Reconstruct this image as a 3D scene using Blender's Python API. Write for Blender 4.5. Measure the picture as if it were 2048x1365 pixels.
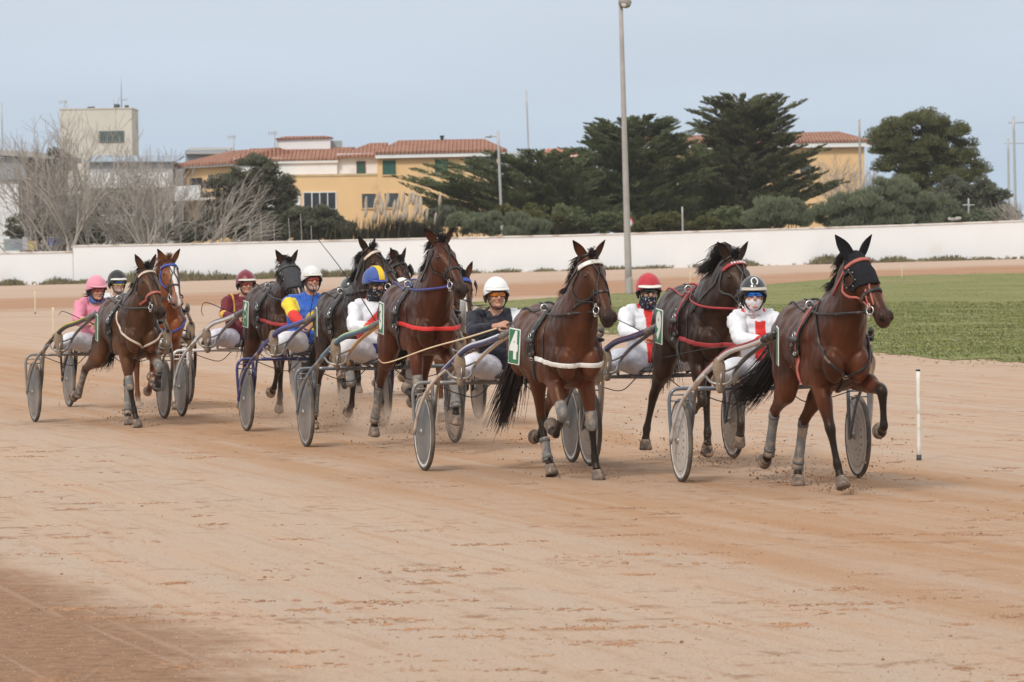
import bpy, bmesh, math, random
import numpy as np
from mathutils import Vector, Matrix, noise as mnoise
from mathutils.bvhtree import BVHTree

for o in list(bpy.data.objects):
    bpy.data.objects.remove(o)
scene = bpy.context.scene
COL = scene.collection
R = math.radians

# ------------------------------------------------------------------ camera
CAM_H = 2.08
F_PX = 150.0 / 36.0 * 2048.0
cam_data = bpy.data.cameras.new("camera")
cam_data.lens = 150.0
cam_data.sensor_width = 36.0
cam_data.clip_start = 0.5
cam_data.clip_end = 6000.0
cam_data.dof.use_dof = True
cam_data.dof.focus_distance = 39.0
cam_data.dof.aperture_fstop = 9.0
cam = bpy.data.objects.new("camera", cam_data)
COL.objects.link(cam)
CAM_M = Matrix.Translation((0, 0, CAM_H)) @ Matrix.Rotation(R(90 - 1.393), 4, 'X') @ Matrix.Rotation(R(-0.8), 4, 'Z')
cam.matrix_world = CAM_M
scene.camera = cam

# ------------------------------------------------------------------ sky and sun
SUN_EL, SUN_ROT = 42.0, 205.0     # sun high behind the photographer, veiled by thin cloud
world = bpy.data.worlds.new("World")
scene.world = world
world.use_nodes = True
wn, wl = world.node_tree.nodes, world.node_tree.links
wn.clear()
w_out = wn.new("ShaderNodeOutputWorld")
w_bg = wn.new("ShaderNodeBackground")
w_bg.inputs["Strength"].default_value = 0.1
w_sky = wn.new("ShaderNodeTexSky")
w_sky.sky_type = 'NISHITA'
w_sky.sun_disc = False
w_sky.sun_elevation = R(SUN_EL)
w_sky.sun_rotation = R(SUN_ROT)
w_sky.air_density = 1.0
w_sky.dust_density = 1.5
w_sky.ozone_density = 1.5
w_tc = wn.new("ShaderNodeTexCoord")
w_sep = wn.new("ShaderNodeSeparateXYZ")
wl.new(w_tc.outputs["Generated"], w_sep.inputs[0])
w_ramp = wn.new("ShaderNodeValToRGB")          # veil of thin high cloud, whiter towards the zenith
cr = w_ramp.color_ramp
cr.elements[0].position = 0.0
cr.elements[0].color = (0.40, 0.515, 0.65, 1)
cr.elements[1].position = 1.0
cr.elements[1].color = (0.98, 0.96, 0.93, 1)
e = cr.elements.new(0.03); e.color = (0.490, 0.570, 0.675, 1)
e = cr.elements.new(0.062); e.color = (0.535, 0.600, 0.685, 1)
e = cr.elements.new(0.3); e.color = (0.86, 0.87, 0.88, 1)
wl.new(w_sep.outputs["Z"], w_ramp.inputs["Fac"])
w_noise = wn.new("ShaderNodeTexNoise")
w_noise.inputs["Scale"].default_value = 7.0
w_noise.inputs["Detail"].default_value = 4.0
w_map = wn.new("ShaderNodeMapping")
w_map.inputs["Scale"].default_value = (1, 1, 6)
wl.new(w_tc.outputs["Generated"], w_map.inputs["Vector"])
wl.new(w_map.outputs["Vector"], w_noise.inputs["Vector"])
w_mul = wn.new("ShaderNodeVectorMath"); w_mul.operation = 'SCALE'
w_rng = wn.new("ShaderNodeMapRange")
w_rng.inputs["From Min"].default_value = 0.3
w_rng.inputs["From Max"].default_value = 0.7
w_rng.inputs["To Min"].default_value = 11.5
w_rng.inputs["To Max"].default_value = 12.6
wl.new(w_noise.outputs["Fac"], w_rng.inputs["Value"])
wl.new(w_ramp.outputs["Color"], w_mul.inputs[0])
wl.new(w_rng.outputs["Result"], w_mul.inputs["Scale"])
w_mix = wn.new("ShaderNodeMix"); w_mix.data_type = 'RGBA'
w_mix.inputs["Factor"].default_value = 0.9
wl.new(w_sky.outputs["Color"], w_mix.inputs["A"])
wl.new(w_mul.outputs["Vector"], w_mix.inputs["B"])
wl.new(w_mix.outputs["Result"], w_bg.inputs["Color"])
wl.new(w_bg.outputs["Background"], w_out.inputs["Surface"])

sun_data = bpy.data.lights.new("sun", 'SUN')
sun_data.energy = 2.1
sun_data.angle = R(10)
sun_data.color = (1.0, 0.955, 0.89)
sun = bpy.data.objects.new("sun", sun_data)
COL.objects.link(sun)
# sky's sun_rotation runs clockwise from +Y seen from above
az = R(SUN_ROT)
sdir = Vector((math.sin(az) * math.cos(R(SUN_EL)), math.cos(az) * math.cos(R(SUN_EL)), math.sin(R(SUN_EL))))
sun.rotation_euler = sdir.to_track_quat('Z', 'Y').to_euler()

scene.view_settings.view_transform = 'Standard'
scene.view_settings.look = 'None'
scene.view_settings.exposure = 0.0
scene.view_settings.gamma = 1.0
scene.render.engine = 'CYCLES'
scene.cycles.max_bounces = 6
scene.cycles.volume_bounces = 3
scene.cycles.use_denoising = True
scene.cycles.denoising_prefilter = "ACCURATE"
scene.cycles.transparent_max_bounces = 16

# ------------------------------------------------------------------ placement helpers
def sm(v, a, b):
    t = min(1.0, max(0.0, (v - a) / (b - a)))
    return t * t * (3 - 2 * t)

def gz(x, y):
    """height of the terrain: flat near, the far bend is banked up to the outer wall"""
    return sm(y, 135, 213) * (0.33 + 0.0125 * max(-40, min(60, x)))

def ray(px, py):
    d = CAM_M.to_3x3() @ Vector(((px - 1024) / F_PX, -(py - 682.5) / F_PX, -1))
    return d / d.y

def G(px, py):
    d = ray(px, py)
    y = CAM_H / max(1e-5, -d.z)
    for _ in range(30):
        z = gz(d.x * y, y)
        y = 0.5 * y + 0.5 * (CAM_H - z) / max(1e-5, -d.z)
    return Vector((d.x * y, y, gz(d.x * y, y)))

def P(px, py, D):
    d = ray(px, py)
    return Vector((d.x * D, D, CAM_H + d.z * D))

def PX(D):
    return D / F_PX       # metres per photo pixel at distance D

# ------------------------------------------------------------------ object helpers
def tag(o, label=None, cat=None, group=None, kind=None):
    if label: o["label"] = label
    if cat: o["category"] = cat
    if group: o["group"] = group
    if kind: o["kind"] = kind
    return o

def empty(name, M=None, label=None, cat=None, group=None):
    o = bpy.data.objects.new(name, None)
    o.empty_display_size = 0.2
    COL.objects.link(o)
    if M is not None: o.matrix_world = M
    return tag(o, label, cat, group)

def link(name, me, m=None, parent=None, smooth=True):
    me.name = name
    if smooth and len(me.polygons):
        me.polygons.foreach_set("use_smooth", np.ones(len(me.polygons), dtype=bool))
    if m is not None:
        me.materials.clear()
        for x in (m if isinstance(m, (list, tuple)) else [m]): me.materials.append(x)
    o = bpy.data.objects.new(name, me)
    COL.objects.link(o)
    if parent is not None: o.parent = parent
    return o

def nrm(v):
    v = np.asarray(v, float)
    return v / (np.linalg.norm(v) + 1e-12)

def catmull(Pts, seg):
    Pts = np.asarray(Pts, float)
    Q = np.vstack([2 * Pts[0] - Pts[1], Pts, 2 * Pts[-1] - Pts[-2]])
    out = []
    for i in range(1, len(Q) - 2):
        p0, p1, p2, p3 = Q[i - 1], Q[i], Q[i + 1], Q[i + 2]
        for k in range(seg):
            t = k / seg
            out.append(0.5 * ((2 * p1) + (-p0 + p2) * t + (2 * p0 - 5 * p1 + 4 * p2 - p3) * t * t + (-p0 + 3 * p1 - 3 * p2 + p3) * t ** 3))
    out.append(Pts[-1])
    return np.array(out)

class MB:
    """collects vertices and faces of one mesh"""
    def __init__(s):
        s.v, s.f, s.m, s.n = [], [], [], 0
    def add(s, V, F, mi=0):
        V = np.asarray(V, float).reshape(-1, 3)
        s.v.append(V)
        for f in F:
            s.f.append([i + s.n for i in f]); s.m.append(mi)
        s.n += len(V)
        return s
    def loft(s, rings, cap=True, closed=True, mi=0):
        rings = np.asarray(rings, float)
        m, n = rings.shape[:2]
        F = []
        for i in range(m - 1):
            for j in range(n if closed else n - 1):
                a, b = i * n + j, i * n + (j + 1) % n
                F.append((a, b, b + n, a + n))
        V = rings.reshape(-1, 3)
        if cap and closed:
            V = np.vstack([V, rings[0].mean(0), rings[-1].mean(0)])
            c0, c1 = m * n, m * n + 1
            for j in range(n):
                F.append((c0, (j + 1) % n, j))
                F.append((c1, (m - 1) * n + j, (m - 1) * n + (j + 1) % n))
        return s.add(V, F, mi)
    def limb(s, pts, rad, side=(0, 1, 0), seg=4, n=12, mi=0, cap=True):
        pts = np.asarray(pts, float)
        rad = np.asarray(rad, float)
        if rad.ndim == 0: rad = np.full((len(pts), 2), float(rad))
        elif rad.ndim == 1: rad = np.stack([rad, rad], 1)
        if seg > 1:
            C = catmull(np.hstack([pts, rad]), seg)
            pts, rad = C[:, :3], np.maximum(C[:, 3:], 1e-4)
        T = np.gradient(pts, axis=0)
        side = np.asarray(side, float)
        rings = []
        S0 = None
        ang = np.linspace(0, 2 * math.pi, n, endpoint=False)
        for i in range(len(pts)):
            t = nrm(T[i])
            base = side if S0 is None or abs(np.dot(side, t)) < 0.9 else S0
            S = base - t * np.dot(base, t)
            if np.linalg.norm(S) < 1e-3:
                S = np.cross(t, (0.3, 0.5, 0.8))
            S = nrm(S); S0 = S
            Dp = np.cross(t, S)
            rings.append(pts[i] + np.outer(np.cos(ang) * rad[i, 0], S) + np.outer(np.sin(ang) * rad[i, 1], Dp))
        return s.loft(rings, cap=cap, mi=mi)
    def tube(s, pts, r, seg=4, n=8, mi=0, cap=True):
        pts = np.asarray(pts, float)
        if seg > 1 and len(pts) > 2:
            rr = np.asarray(r, float)
            if rr.ndim == 0: rr = np.full(len(pts), float(rr))
            C = catmull(np.hstack([pts, rr[:, None]]), seg)
            pts, r = C[:, :3], C[:, 3]
        rr = np.asarray(r, float)
        if rr.ndim == 0: rr = np.full(len(pts), float(rr))
        T = np.gradient(pts, axis=0)
        t0 = nrm(T[0])
        S = nrm(np.cross(t0, (0, 0, 1) if abs(t0[2]) < 0.9 else (1, 0, 0)))
        ang = np.linspace(0, 2 * math.pi, n, endpoint=False)
        rings = []
        for i in range(len(pts)):
            t = nrm(T[i])
            S = nrm(S - t * np.dot(S, t))
            B = np.cross(t, S)
            rings.append(pts[i] + rr[i] * (np.outer(np.cos(ang), S) + np.outer(np.sin(ang), B)))
        return s.loft(rings, cap=cap, mi=mi)
    def ell(s, c, r, M=None, nu=14, nv=9, mi=0):
        u = np.linspace(0, 2 * math.pi, nu, endpoint=False)
        w = np.linspace(-math.pi / 2 + 0.02, math.pi / 2 - 0.02, nv)
        rings = []
        M = np.eye(3) if M is None else np.asarray(M, float)
        for a in w:
            q = np.stack([np.cos(u) * math.cos(a) * r[0], np.sin(u) * math.cos(a) * r[1], np.full(nu, math.sin(a) * r[2])], 1)
            rings.append(np.asarray(c, float) + q @ M.T)
        return s.loft(rings, mi=mi)
    def box(s, lo, hi, M=None, mi=0, bev=0.0):
        lo, hi = np.asarray(lo, float), np.asarray(hi, float)
        bm = bmesh.new()
        bmesh.ops.create_cube(bm, size=1)
        for v in bm.verts:
            v.co = Vector((lo + hi) / 2) + Vector([v.co[i] * (hi - lo)[i] for i in range(3)])
        if bev > 0:
            bmesh.ops.bevel(bm, geom=list(bm.edges), offset=bev, segments=2, affect='EDGES')
        bm.verts.index_update()
        V = [(M @ v.co if M is not None else v.co)[:] for v in bm.verts]
        F = [[v.index for v in f.verts] for f in bm.faces]
        bm.free()
        return s.add(V, F, mi)
    def lathe(s, prof, c=(0, 0, 0), axis='Y', n=40, mi=0):
        """prof: list of (radius, height along axis)"""
        a = np.linspace(0, 2 * math.pi, n, endpoint=False)
        rings = []
        for r, h in prof:
            r = max(r, 1e-4)
            if axis == 'Y': q = np.stack([np.cos(a) * r, np.full(n, h), np.sin(a) * r], 1)
            elif axis == 'Z': q = np.stack([np.cos(a) * r, np.sin(a) * r, np.full(n, h)], 1)
            else: q = np.stack([np.full(n, h), np.cos(a) * r, np.sin(a) * r], 1)
            rings.append(q + np.asarray(c, float))
        return s.loft(rings, cap=False, mi=mi)
    def torus(s, c, R_, r, nrm_, n=20, m=6, mi=0):
        nz = nrm(nrm_)
        x = nrm(np.cross(nz, (0, 0, 1) if abs(nz[2]) < 0.9 else (1, 0, 0)))
        y = np.cross(nz, x)
        V, F = [], []
        for i in range(n):
            a = 2 * math.pi * i / n
            d = x * math.cos(a) + y * math.sin(a)
            for j in range(m):
                b = 2 * math.pi * j / m
                V.append(np.asarray(c) + d * (R_ + r * math.cos(b)) + nz * r * math.sin(b))
        for i in range(n):
            for j in range(m):
                F.append((i * m + j, ((i + 1) % n) * m + j, ((i + 1) % n) * m + (j + 1) % m, i * m + (j + 1) % m))
        return s.add(V, F, mi)
    def strap(s, pts, nors, width, th=0.006, mi=0, closed=False):
        """flat ribbon lying on a surface with the given normals"""
        pts, nors = np.asarray(pts, float), np.asarray(nors, float)
        if len(pts) < 2: return s
        T = np.gradient(pts, axis=0)
        if closed: T[0] = T[-1] = pts[1] - pts[-2]
        w = np.asarray(width, float)
        if w.ndim == 0: w = np.full(len(pts), float(w))
        rings = []
        for i in range(len(pts)):
            t = nrm(T[i]); N = nrm(nors[i] - t * np.dot(nors[i], t)); B = np.cross(t, N)
            h = w[i] / 2
            rings.append([pts[i] - B * h - N * 0.004, pts[i] - B * h + N * th * 0.6, pts[i] - B * h * 0.8 + N * th, pts[i] + B * h * 0.8 + N * th, pts[i] + B * h + N * th * 0.6, pts[i] + B * h - N * 0.004])
        return s.loft(rings, mi=mi)
    def mesh(s, name):
        me = bpy.data.meshes.new(name)
        V = np.vstack(s.v) if s.v else np.zeros((0, 3))
        me.from_pydata(V.tolist(), [], s.f)
        if any(s.m):
            me.polygons.foreach_set("material_index", np.array(s.m, dtype=np.int32))
        me.update()
        return me
    def build(s, name, m=None, parent=None, smooth=True):
        return link(name, s.mesh(name), m, parent, smooth)

def quads_mesh(name, V, m, parent=None, k=4, smooth=False):
    """fast mesh out of an array of separate k-gons: V (n*k, 3)"""
    V = np.ascontiguousarray(V, dtype=np.float32).reshape(-1, 3)
    nf = len(V) // k
    me = bpy.data.meshes.new(name)
    me.vertices.add(len(V)); me.vertices.foreach_set("co", V.ravel())
    me.loops.add(len(V)); me.loops.foreach_set("vertex_index", np.arange(len(V), dtype=np.int32))
    me.polygons.add(nf)
    me.polygons.foreach_set("loop_start", np.arange(0, len(V), k, dtype=np.int32))
    me.polygons.foreach_set("loop_total", np.full(nf, k, dtype=np.int32))
    me.update(calc_edges=True)
    return link(name, me, m, parent, smooth)

def remesh(mb, voxel, smooth=4, fac=0.5):
    """one continuous skin over overlapping closed shapes"""
    me = mb.mesh("tmp")
    o = bpy.data.objects.new("tmp", me)
    COL.objects.link(o)
    md = o.modifiers.new("r", 'REMESH'); md.mode = 'VOXEL'; md.voxel_size = voxel
    if smooth:
        ms = o.modifiers.new("s", 'SMOOTH'); ms.iterations = smooth; ms.factor = fac
    dg = bpy.context.evaluated_depsgraph_get()
    new = bpy.data.meshes.new_from_object(o.evaluated_get(dg), depsgraph=dg)
    bpy.data.objects.remove(o)
    bpy.data.meshes.remove(me)
    return new

def coords(me):
    a = np.empty(len(me.vertices) * 3, dtype=np.float32)
    me.vertices.foreach_get("co", a)
    return a.reshape(-1, 3).astype(float)

def paint(me, C, name="tint"):
    at = me.attributes.new(name, 'FLOAT_COLOR', 'POINT')
    C = np.hstack([C, np.ones((len(C), 1))]).astype(np.float32)
    at.data.foreach_set("color", C.ravel())

def wrinkle(me, amp, scale, seed=0.0):
    V = coords(me)
    N = np.empty(len(V) * 3, dtype=np.float32); me.vertices.foreach_get("normal", N); N = N.reshape(-1, 3)
    d = np.array([mnoise.noise(Vector((v[0] * scale + seed, v[1] * scale, v[2] * scale * 1.6))) + 0.5 * mnoise.noise(Vector((v[0] * scale * 2.3, v[1] * scale * 2.3 + seed, v[2] * scale * 2.3))) for v in V])
    V = V + N * (d * amp)[:, None]
    me.vertices.foreach_set("co", V.astype(np.float32).ravel())
    me.update()

# ------------------------------------------------------------------ materials
MATS = {}
def nt(name):
    m = bpy.data.materials.new(name); m.use_nodes = True
    n, l = m.node_tree.nodes, m.node_tree.links
    b = n["Principled BSDF"]
    return m, n, l, b

def mat(name, col, rough=0.6, spec=0.4, metal=0.0, var=0.12, vscale=8.0, bump=0.0, bscale=60.0, dirt=None, coat=0.0, trans=0.0, sheen=0.0):
    """plain procedural surface: colour broken up by noise, fine bump, optional dirt patches"""
    if name in MATS: return MATS[name]
    m, n, l, b = nt(name)
    b.inputs["Roughness"].default_value = rough
    b.inputs["Specular IOR Level"].default_value = spec
    b.inputs["Metallic"].default_value = metal
    if coat: b.inputs["Coat Weight"].default_value = coat; b.inputs["Coat Roughness"].default_value = 0.15
    if trans: b.inputs["Transmission Weight"].default_value = trans
    if sheen: b.inputs["Sheen Weight"].default_value = sheen
    tc = n.new("ShaderNodeTexCoord")
    no = n.new("ShaderNodeTexNoise"); no.inputs["Scale"].default_value = vscale; no.inputs["Detail"].default_value = 5
    l.new(tc.outputs["Object"], no.inputs["Vector"])
    mr = n.new("ShaderNodeMapRange")
    mr.inputs["From Min"].default_value = 0.3; mr.inputs["From Max"].default_value = 0.7
    mr.inputs["To Min"].default_value = 1 - var; mr.inputs["To Max"].default_value = 1 + var
    l.new(no.outputs["Fac"], mr.inputs["Value"])
    sc = n.new("ShaderNodeVectorMath"); sc.operation = 'SCALE'
    sc.inputs[0].default_value = col[:3]
    l.new(mr.outputs["Result"], sc.inputs["Scale"])
    last = sc.outputs["Vector"]
    if dirt:
        dcol, amount, ds = dirt
        n2 = n.new("ShaderNodeTexNoise"); n2.inputs["Scale"].default_value = ds; n2.inputs["Detail"].default_value = 6
        l.new(tc.outputs["Object"], n2.inputs["Vector"])
        m2 = n.new("ShaderNodeMapRange")
        m2.inputs["From Min"].default_value = 0.62 - amount * 0.4; m2.inputs["From Max"].default_value = 0.75 - amount * 0.3
        l.new(n2.outputs["Fac"], m2.inputs["Value"])
        mx = n.new("ShaderNodeMix"); mx.data_type = 'RGBA'
        l.new(m2.outputs["Result"], mx.inputs["Factor"]); l.new(last, mx.inputs["A"]); mx.inputs["B"].default_value = (*dcol, 1)
        last = mx.outputs["Result"]
    l.new(last, b.inputs["Base Color"])
    if bump:
        n3 = n.new("ShaderNodeTexNoise"); n3.inputs["Scale"].default_value = bscale; n3.inputs["Detail"].default_value = 4
        l.new(tc.outputs["Object"], n3.inputs["Vector"])
        bp = n.new("ShaderNodeBump"); bp.inputs["Strength"].default_value = bump; bp.inputs["Distance"].default_value = 0.02
        l.new(n3.outputs["Fac"], bp.inputs["Height"]); l.new(bp.outputs["Normal"], b.inputs["Normal"])
    MATS[name] = m
    return m

def tint_mat(name, rough, spec, var, vscale, bump, bscale, sheen=0.0, stretch=(1, 1, 1)):
    """reads the 'tint' colour of each vertex (coat markings, cloth panels)"""
    if name in MATS: return MATS[name]
    m, n, l, b = nt(name)
    b.inputs["Roughness"].default_value = rough
    b.inputs["Specular IOR Level"].default_value = spec
    if sheen: b.inputs["Sheen Weight"].default_value = sheen; b.inputs["Sheen Roughness"].default_value = 0.4
    at = n.new("ShaderNodeAttribute"); at.attribute_name = "tint"
    tc = n.new("ShaderNodeTexCoord")
    mp = n.new("ShaderNodeMapping"); mp.inputs["Scale"].default_value = stretch
    l.new(tc.outputs["Object"], mp.inputs["Vector"])
    no = n.new("ShaderNodeTexNoise"); no.inputs["Scale"].default_value = vscale; no.inputs["Detail"].default_value = 6
    l.new(mp.outputs["Vector"], no.inputs["Vector"])
    mr = n.new("ShaderNodeMapRange")
    mr.inputs["From Min"].default_value = 0.3; mr.inputs["From Max"].default_value = 0.7
    mr.inputs["To Min"].default_value = 1 - var; mr.inputs["To Max"].default_value = 1 + var
    l.new(no.outputs["Fac"], mr.inputs["Value"])
    sc = n.new("ShaderNodeVectorMath"); sc.operation = 'SCALE'
    l.new(at.outputs["Color"], sc.inputs[0]); l.new(mr.outputs["Result"], sc.inputs["Scale"])
    l.new(sc.outputs["Vector"], b.inputs["Base Color"])
    n3 = n.new("ShaderNodeTexNoise"); n3.inputs["Scale"].default_value = bscale; n3.inputs["Detail"].default_value = 4
    l.new(mp.outputs["Vector"], n3.inputs["Vector"])
    bp = n.new("ShaderNodeBump"); bp.inputs["Strength"].default_value = bump; bp.inputs["Distance"].default_value = 0.02
    l.new(n3.outputs["Fac"], bp.inputs["Height"]); l.new(bp.outputs["Normal"], b.inputs["Normal"])
    rr = n.new("ShaderNodeMapRange"); rr.inputs["To Min"].default_value = rough - 0.08; rr.inputs["To Max"].default_value = rough + 0.12
    l.new(no.outputs["Fac"], rr.inputs["Value"]); l.new(rr.outputs["Result"], b.inputs["Roughness"])
    MATS[name] = m
    return m
# ------------------------------------------------------------------ ground: sandy track, infield, far bend
LANE = R(16)
def nodes_new(n, t, **kw):
    q = n.new(t)
    for k, v in kw.items(): setattr(q, k, v)
    return q

class NG:
    """tiny helper to write shader maths"""
    def __init__(s, m): s.n, s.l = m.node_tree.nodes, m.node_tree.links
    def put(s, sock, v):
        if hasattr(v, 'is_output'): s.l.new(v, sock)
        else: sock.default_value = v
    def math(s, op, a, b=None, c=None, clamp=False):
        q = s.n.new("ShaderNodeMath"); q.operation = op; q.use_clamp = clamp
        for i, x in enumerate((a, b, c)):
            if x is not None: s.put(q.inputs[i], x)
        return q.outputs[0]
    def rng(s, v, a, b, c=0.0, d=1.0, smooth=True):
        q = s.n.new("ShaderNodeMapRange"); q.interpolation_type = 'SMOOTHSTEP' if smooth else 'LINEAR'
        s.put(q.inputs["Value"], v)
        for k, x in (("From Min", a), ("From Max", b), ("To Min", c), ("To Max", d)): s.put(q.inputs[k], x)
        return q.outputs[0]
    def noise(s, vec, scale, detail=4, rough=0.5, dist=0.0):
        q = s.n.new("ShaderNodeTexNoise")
        q.inputs["Scale"].default_value = scale; q.inputs["Detail"].default_value = detail; q.inputs["Roughness"].default_value = rough; q.inputs["Distortion"].default_value = dist
        s.l.new(vec, q.inputs["Vector"]); return q.outputs["Fac"]
    def mix(s, f, a, b):
        q = s.n.new("ShaderNodeMix"); q.data_type = 'RGBA'
        s.put(q.inputs["Factor"], f)
        for k, x in (("A", a), ("B", b)):
            if hasattr(x, 'is_output'): s.l.new(x, q.inputs[k])
            else: q.inputs[k].default_value = (*x, 1)
        return q.outputs["Result"]
    def comb(s, x, y, z=0.0):
        q = s.n.new("ShaderNodeCombineXYZ")
        for i, v in enumerate((x, y, z)): s.put(q.inputs[i], v)
        return q.outputs[0]

def ground_mat():
    m, n, l, b = nt("sandy_track")
    g = NG(m)
    geo = n.new("ShaderNodeNewGeometry"); P_ = geo.outputs["Position"]
    sep = n.new("ShaderNodeSeparateXYZ"); l.new(P_, sep.inputs[0])
    X, Y = sep.outputs["X"], sep.outputs["Y"]
    u = g.math('ADD', g.math('MULTIPLY', X, math.cos(LANE)), g.math('MULTIPLY', Y, math.sin(LANE)))
    v = g.math('SUBTRACT', g.math('MULTIPLY', X, math.sin(LANE)), g.math('MULTIPLY', Y, math.cos(LANE)))
    wob = g.noise(P_, 0.35, 3)
    wob2 = g.noise(P_, 2.5, 5, 0.6)
    uw = g.math('ADD', u, g.math('ADD', g.math('MULTIPLY', g.math('SUBTRACT', wob, 0.5), 1.2), g.math('MULTIPLY', g.math('SUBTRACT', wob2, 0.5), 0.7)))
    lane_vec = g.comb(g.math('MULTIPLY', u, 1.0), g.math('MULTIPLY', v, 0.045))
    streak = g.noise(lane_vec, 2.2, 6, 0.62)
    streak_f = g.noise(lane_vec, 9.0, 4, 0.6)
    pale, pale2, orange, rust, brown = (0.505, 0.358, 0.258), (0.480, 0.368, 0.285), (0.415, 0.243, 0.138), (0.270, 0.138, 0.074), (0.195, 0.105, 0.066)
    base = g.mix(g.rng(streak, 0.35, 0.7), pale2, pale)
    lane = g.math('MULTIPLY', g.rng(uw, 7.6, 9.4), g.math('SUBTRACT', 1.0, g.rng(uw, 13.2, 14.6)))
    base = g.mix(g.math('MULTIPLY', lane, g.rng(streak, 0.28, 0.68, 0.25, 1.0)), base, orange)
    base = g.mix(g.math('MULTIPLY', g.rng(streak_f, 0.48, 0.70), 0.42), base, orange)
    # right-hand lanes: harrow streaks
    right = g.rng(uw, 14.0, 15.2)
    base = g.mix(g.math('MULTIPLY', right, g.math('MULTIPLY', g.rng(g.noise(lane_vec, 3.5, 4, 0.55), 0.44, 0.60), 0.75)), base, (0.46, 0.30, 0.21))
    # far bend: bands of raked sand
    yb = g.math('ADD', 147.0, g.math('MULTIPLY', g.math('ADD', X, 18.0), 0.8))
    band = g.math('SUBTRACT', 1.0, g.rng(g.math('ABSOLUTE', g.math('SUBTRACT', g.math('ADD', Y, g.math('MULTIPLY', g.math('SUBTRACT', wob, 0.5), 14.0)), yb)), 9.0, 20.0))
    farm = g.rng(Y, 95.0, 118.0)
    fs = g.noise(g.comb(g.math('MULTIPLY', X, 0.06), g.math('MULTIPLY', Y, 0.5)), 1.0, 5, 0.6)
    farc = g.mix(g.math('MULTIPLY', band, g.rng(fs, 0.25, 0.6, 0.5, 1.0)), g.mix(g.rng(fs, 0.4, 0.65), (0.48, 0.36, 0.28), (0.44, 0.30, 0.21)), (0.37, 0.205, 0.118))
    farc = g.mix(g.rng(Y, 186.0, 200.0), farc, (0.48, 0.35, 0.27))
    base = g.mix(farm, base, farc)
    near = g.math('SUBTRACT', 1.0, g.rng(Y, 60.0, 110.0))
    # loose rust-coloured scuffs torn up by hooves
    n1 = g.noise(P_, 3.0, 9, 0.78, 0.5); n2 = g.noise(P_, 0.40, 3)
    sc = g.math('MULTIPLY', g.rng(n1, 0.535, 0.615), g.rng(n2, 0.44, 0.60, 0.15, 1.0))
    base = g.mix(g.math('MULTIPLY', g.math('MULTIPLY', sc, near), 0.72), base, rust)
    n3 = g.noise(P_, 9.0, 8, 0.8)
    sc2 = g.math('MULTIPLY', g.rng(n3, 0.56, 0.64), g.rng(g.noise(P_, 0.8, 4), 0.42, 0.60))
    base = g.mix(g.math('MULTIPLY', g.math('MULTIPLY', sc2, near), 0.65), base, rust)
    # darker brown ground on the inner margin, with pale wheel lines through it
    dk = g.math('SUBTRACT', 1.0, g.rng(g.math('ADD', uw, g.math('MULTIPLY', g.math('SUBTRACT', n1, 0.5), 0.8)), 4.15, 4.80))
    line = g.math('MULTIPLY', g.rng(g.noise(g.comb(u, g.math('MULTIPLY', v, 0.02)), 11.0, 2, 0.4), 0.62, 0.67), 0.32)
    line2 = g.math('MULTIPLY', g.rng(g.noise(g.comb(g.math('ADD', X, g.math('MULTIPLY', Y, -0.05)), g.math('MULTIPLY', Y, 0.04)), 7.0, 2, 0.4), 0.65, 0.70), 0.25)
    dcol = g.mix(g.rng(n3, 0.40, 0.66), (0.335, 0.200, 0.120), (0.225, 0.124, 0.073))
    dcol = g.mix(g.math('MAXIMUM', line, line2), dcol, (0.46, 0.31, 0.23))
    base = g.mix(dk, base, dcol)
    # grain
    gr = g.noise(P_, 55.0, 3, 0.7); gr2 = g.noise(P_, 160.0, 2, 0.7)
    gsum = g.math('ADD', g.math('MULTIPLY', gr, 0.6), g.math('MULTIPLY', gr2, 0.4))
    q = n.new("ShaderNodeVectorMath"); q.operation = 'SCALE'
    l.new(base, q.inputs[0]); l.new(g.rng(gsum, 0.3, 0.7, 0.74, 1.22, False), q.inputs["Scale"])
    # beyond the wall: rough ground
    rough_far = g.rng(Y, 214.5, 216.0)
    out = g.mix(rough_far, q.outputs["Vector"], g.mix(g.noise(P_, 0.5, 4), (0.10, 0.10, 0.05), (0.20, 0.16, 0.10)))
    l.new(out, b.inputs["Base Color"])
    b.inputs["Roughness"].default_value = 0.95
    b.inputs["Specular IOR Level"].default_value = 0.12
    bp = n.new("ShaderNodeBump"); bp.inputs["Strength"].default_value = 0.75; bp.inputs["Distance"].default_value = 0.03
    hsum = g.math('ADD', g.math('MULTIPLY', n1, 0.9), g.math('ADD', g.math('MULTIPLY', n3, 0.7), g.math('MULTIPLY', gr, 0.22)))
    l.new(g.math('ADD', hsum, g.math('MULTIPLY', streak_f, 0.4)), bp.inputs["Height"])
    l.new(bp.outputs["Normal"], b.inputs["Normal"])
    return m

def build_ground():
    ys = list(np.arange(8, 60, 2.0)) + list(np.arange(60, 235, 3.0)) + [245, 270, 310, 400, 600, 1200, 4000]
    xs = [-2500, -600, -200, -90] + list(np.arange(-60, 66, 3.0)) + [90, 200, 600, 2500]
    V = [(x, y, gz(x, y)) for y in ys for x in xs]
    nx = len(xs)
    F = [(j * nx + i, j * nx + i + 1, (j + 1) * nx + i + 1, (j + 1) * nx + i) for j in range(len(ys) - 1) for i in range(nx - 1)]
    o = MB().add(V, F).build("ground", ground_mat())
    tag(o, kind="structure")
build_ground()

# infield grass
GRASS_PX = [(2300, 545), (2048, 548), (1860, 551), (1700, 556), (1530, 571), (1380, 580), (1225, 589), (1120, 596), (1033, 602), (935, 606), (985, 620), (1080, 640), (1207, 664), (1330, 678), (1450, 689), (1600, 699), (1738, 707), (1900, 718), (2048, 728), (2300, 745)]
gp = [G(*p) for p in GRASS_PX]

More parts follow.
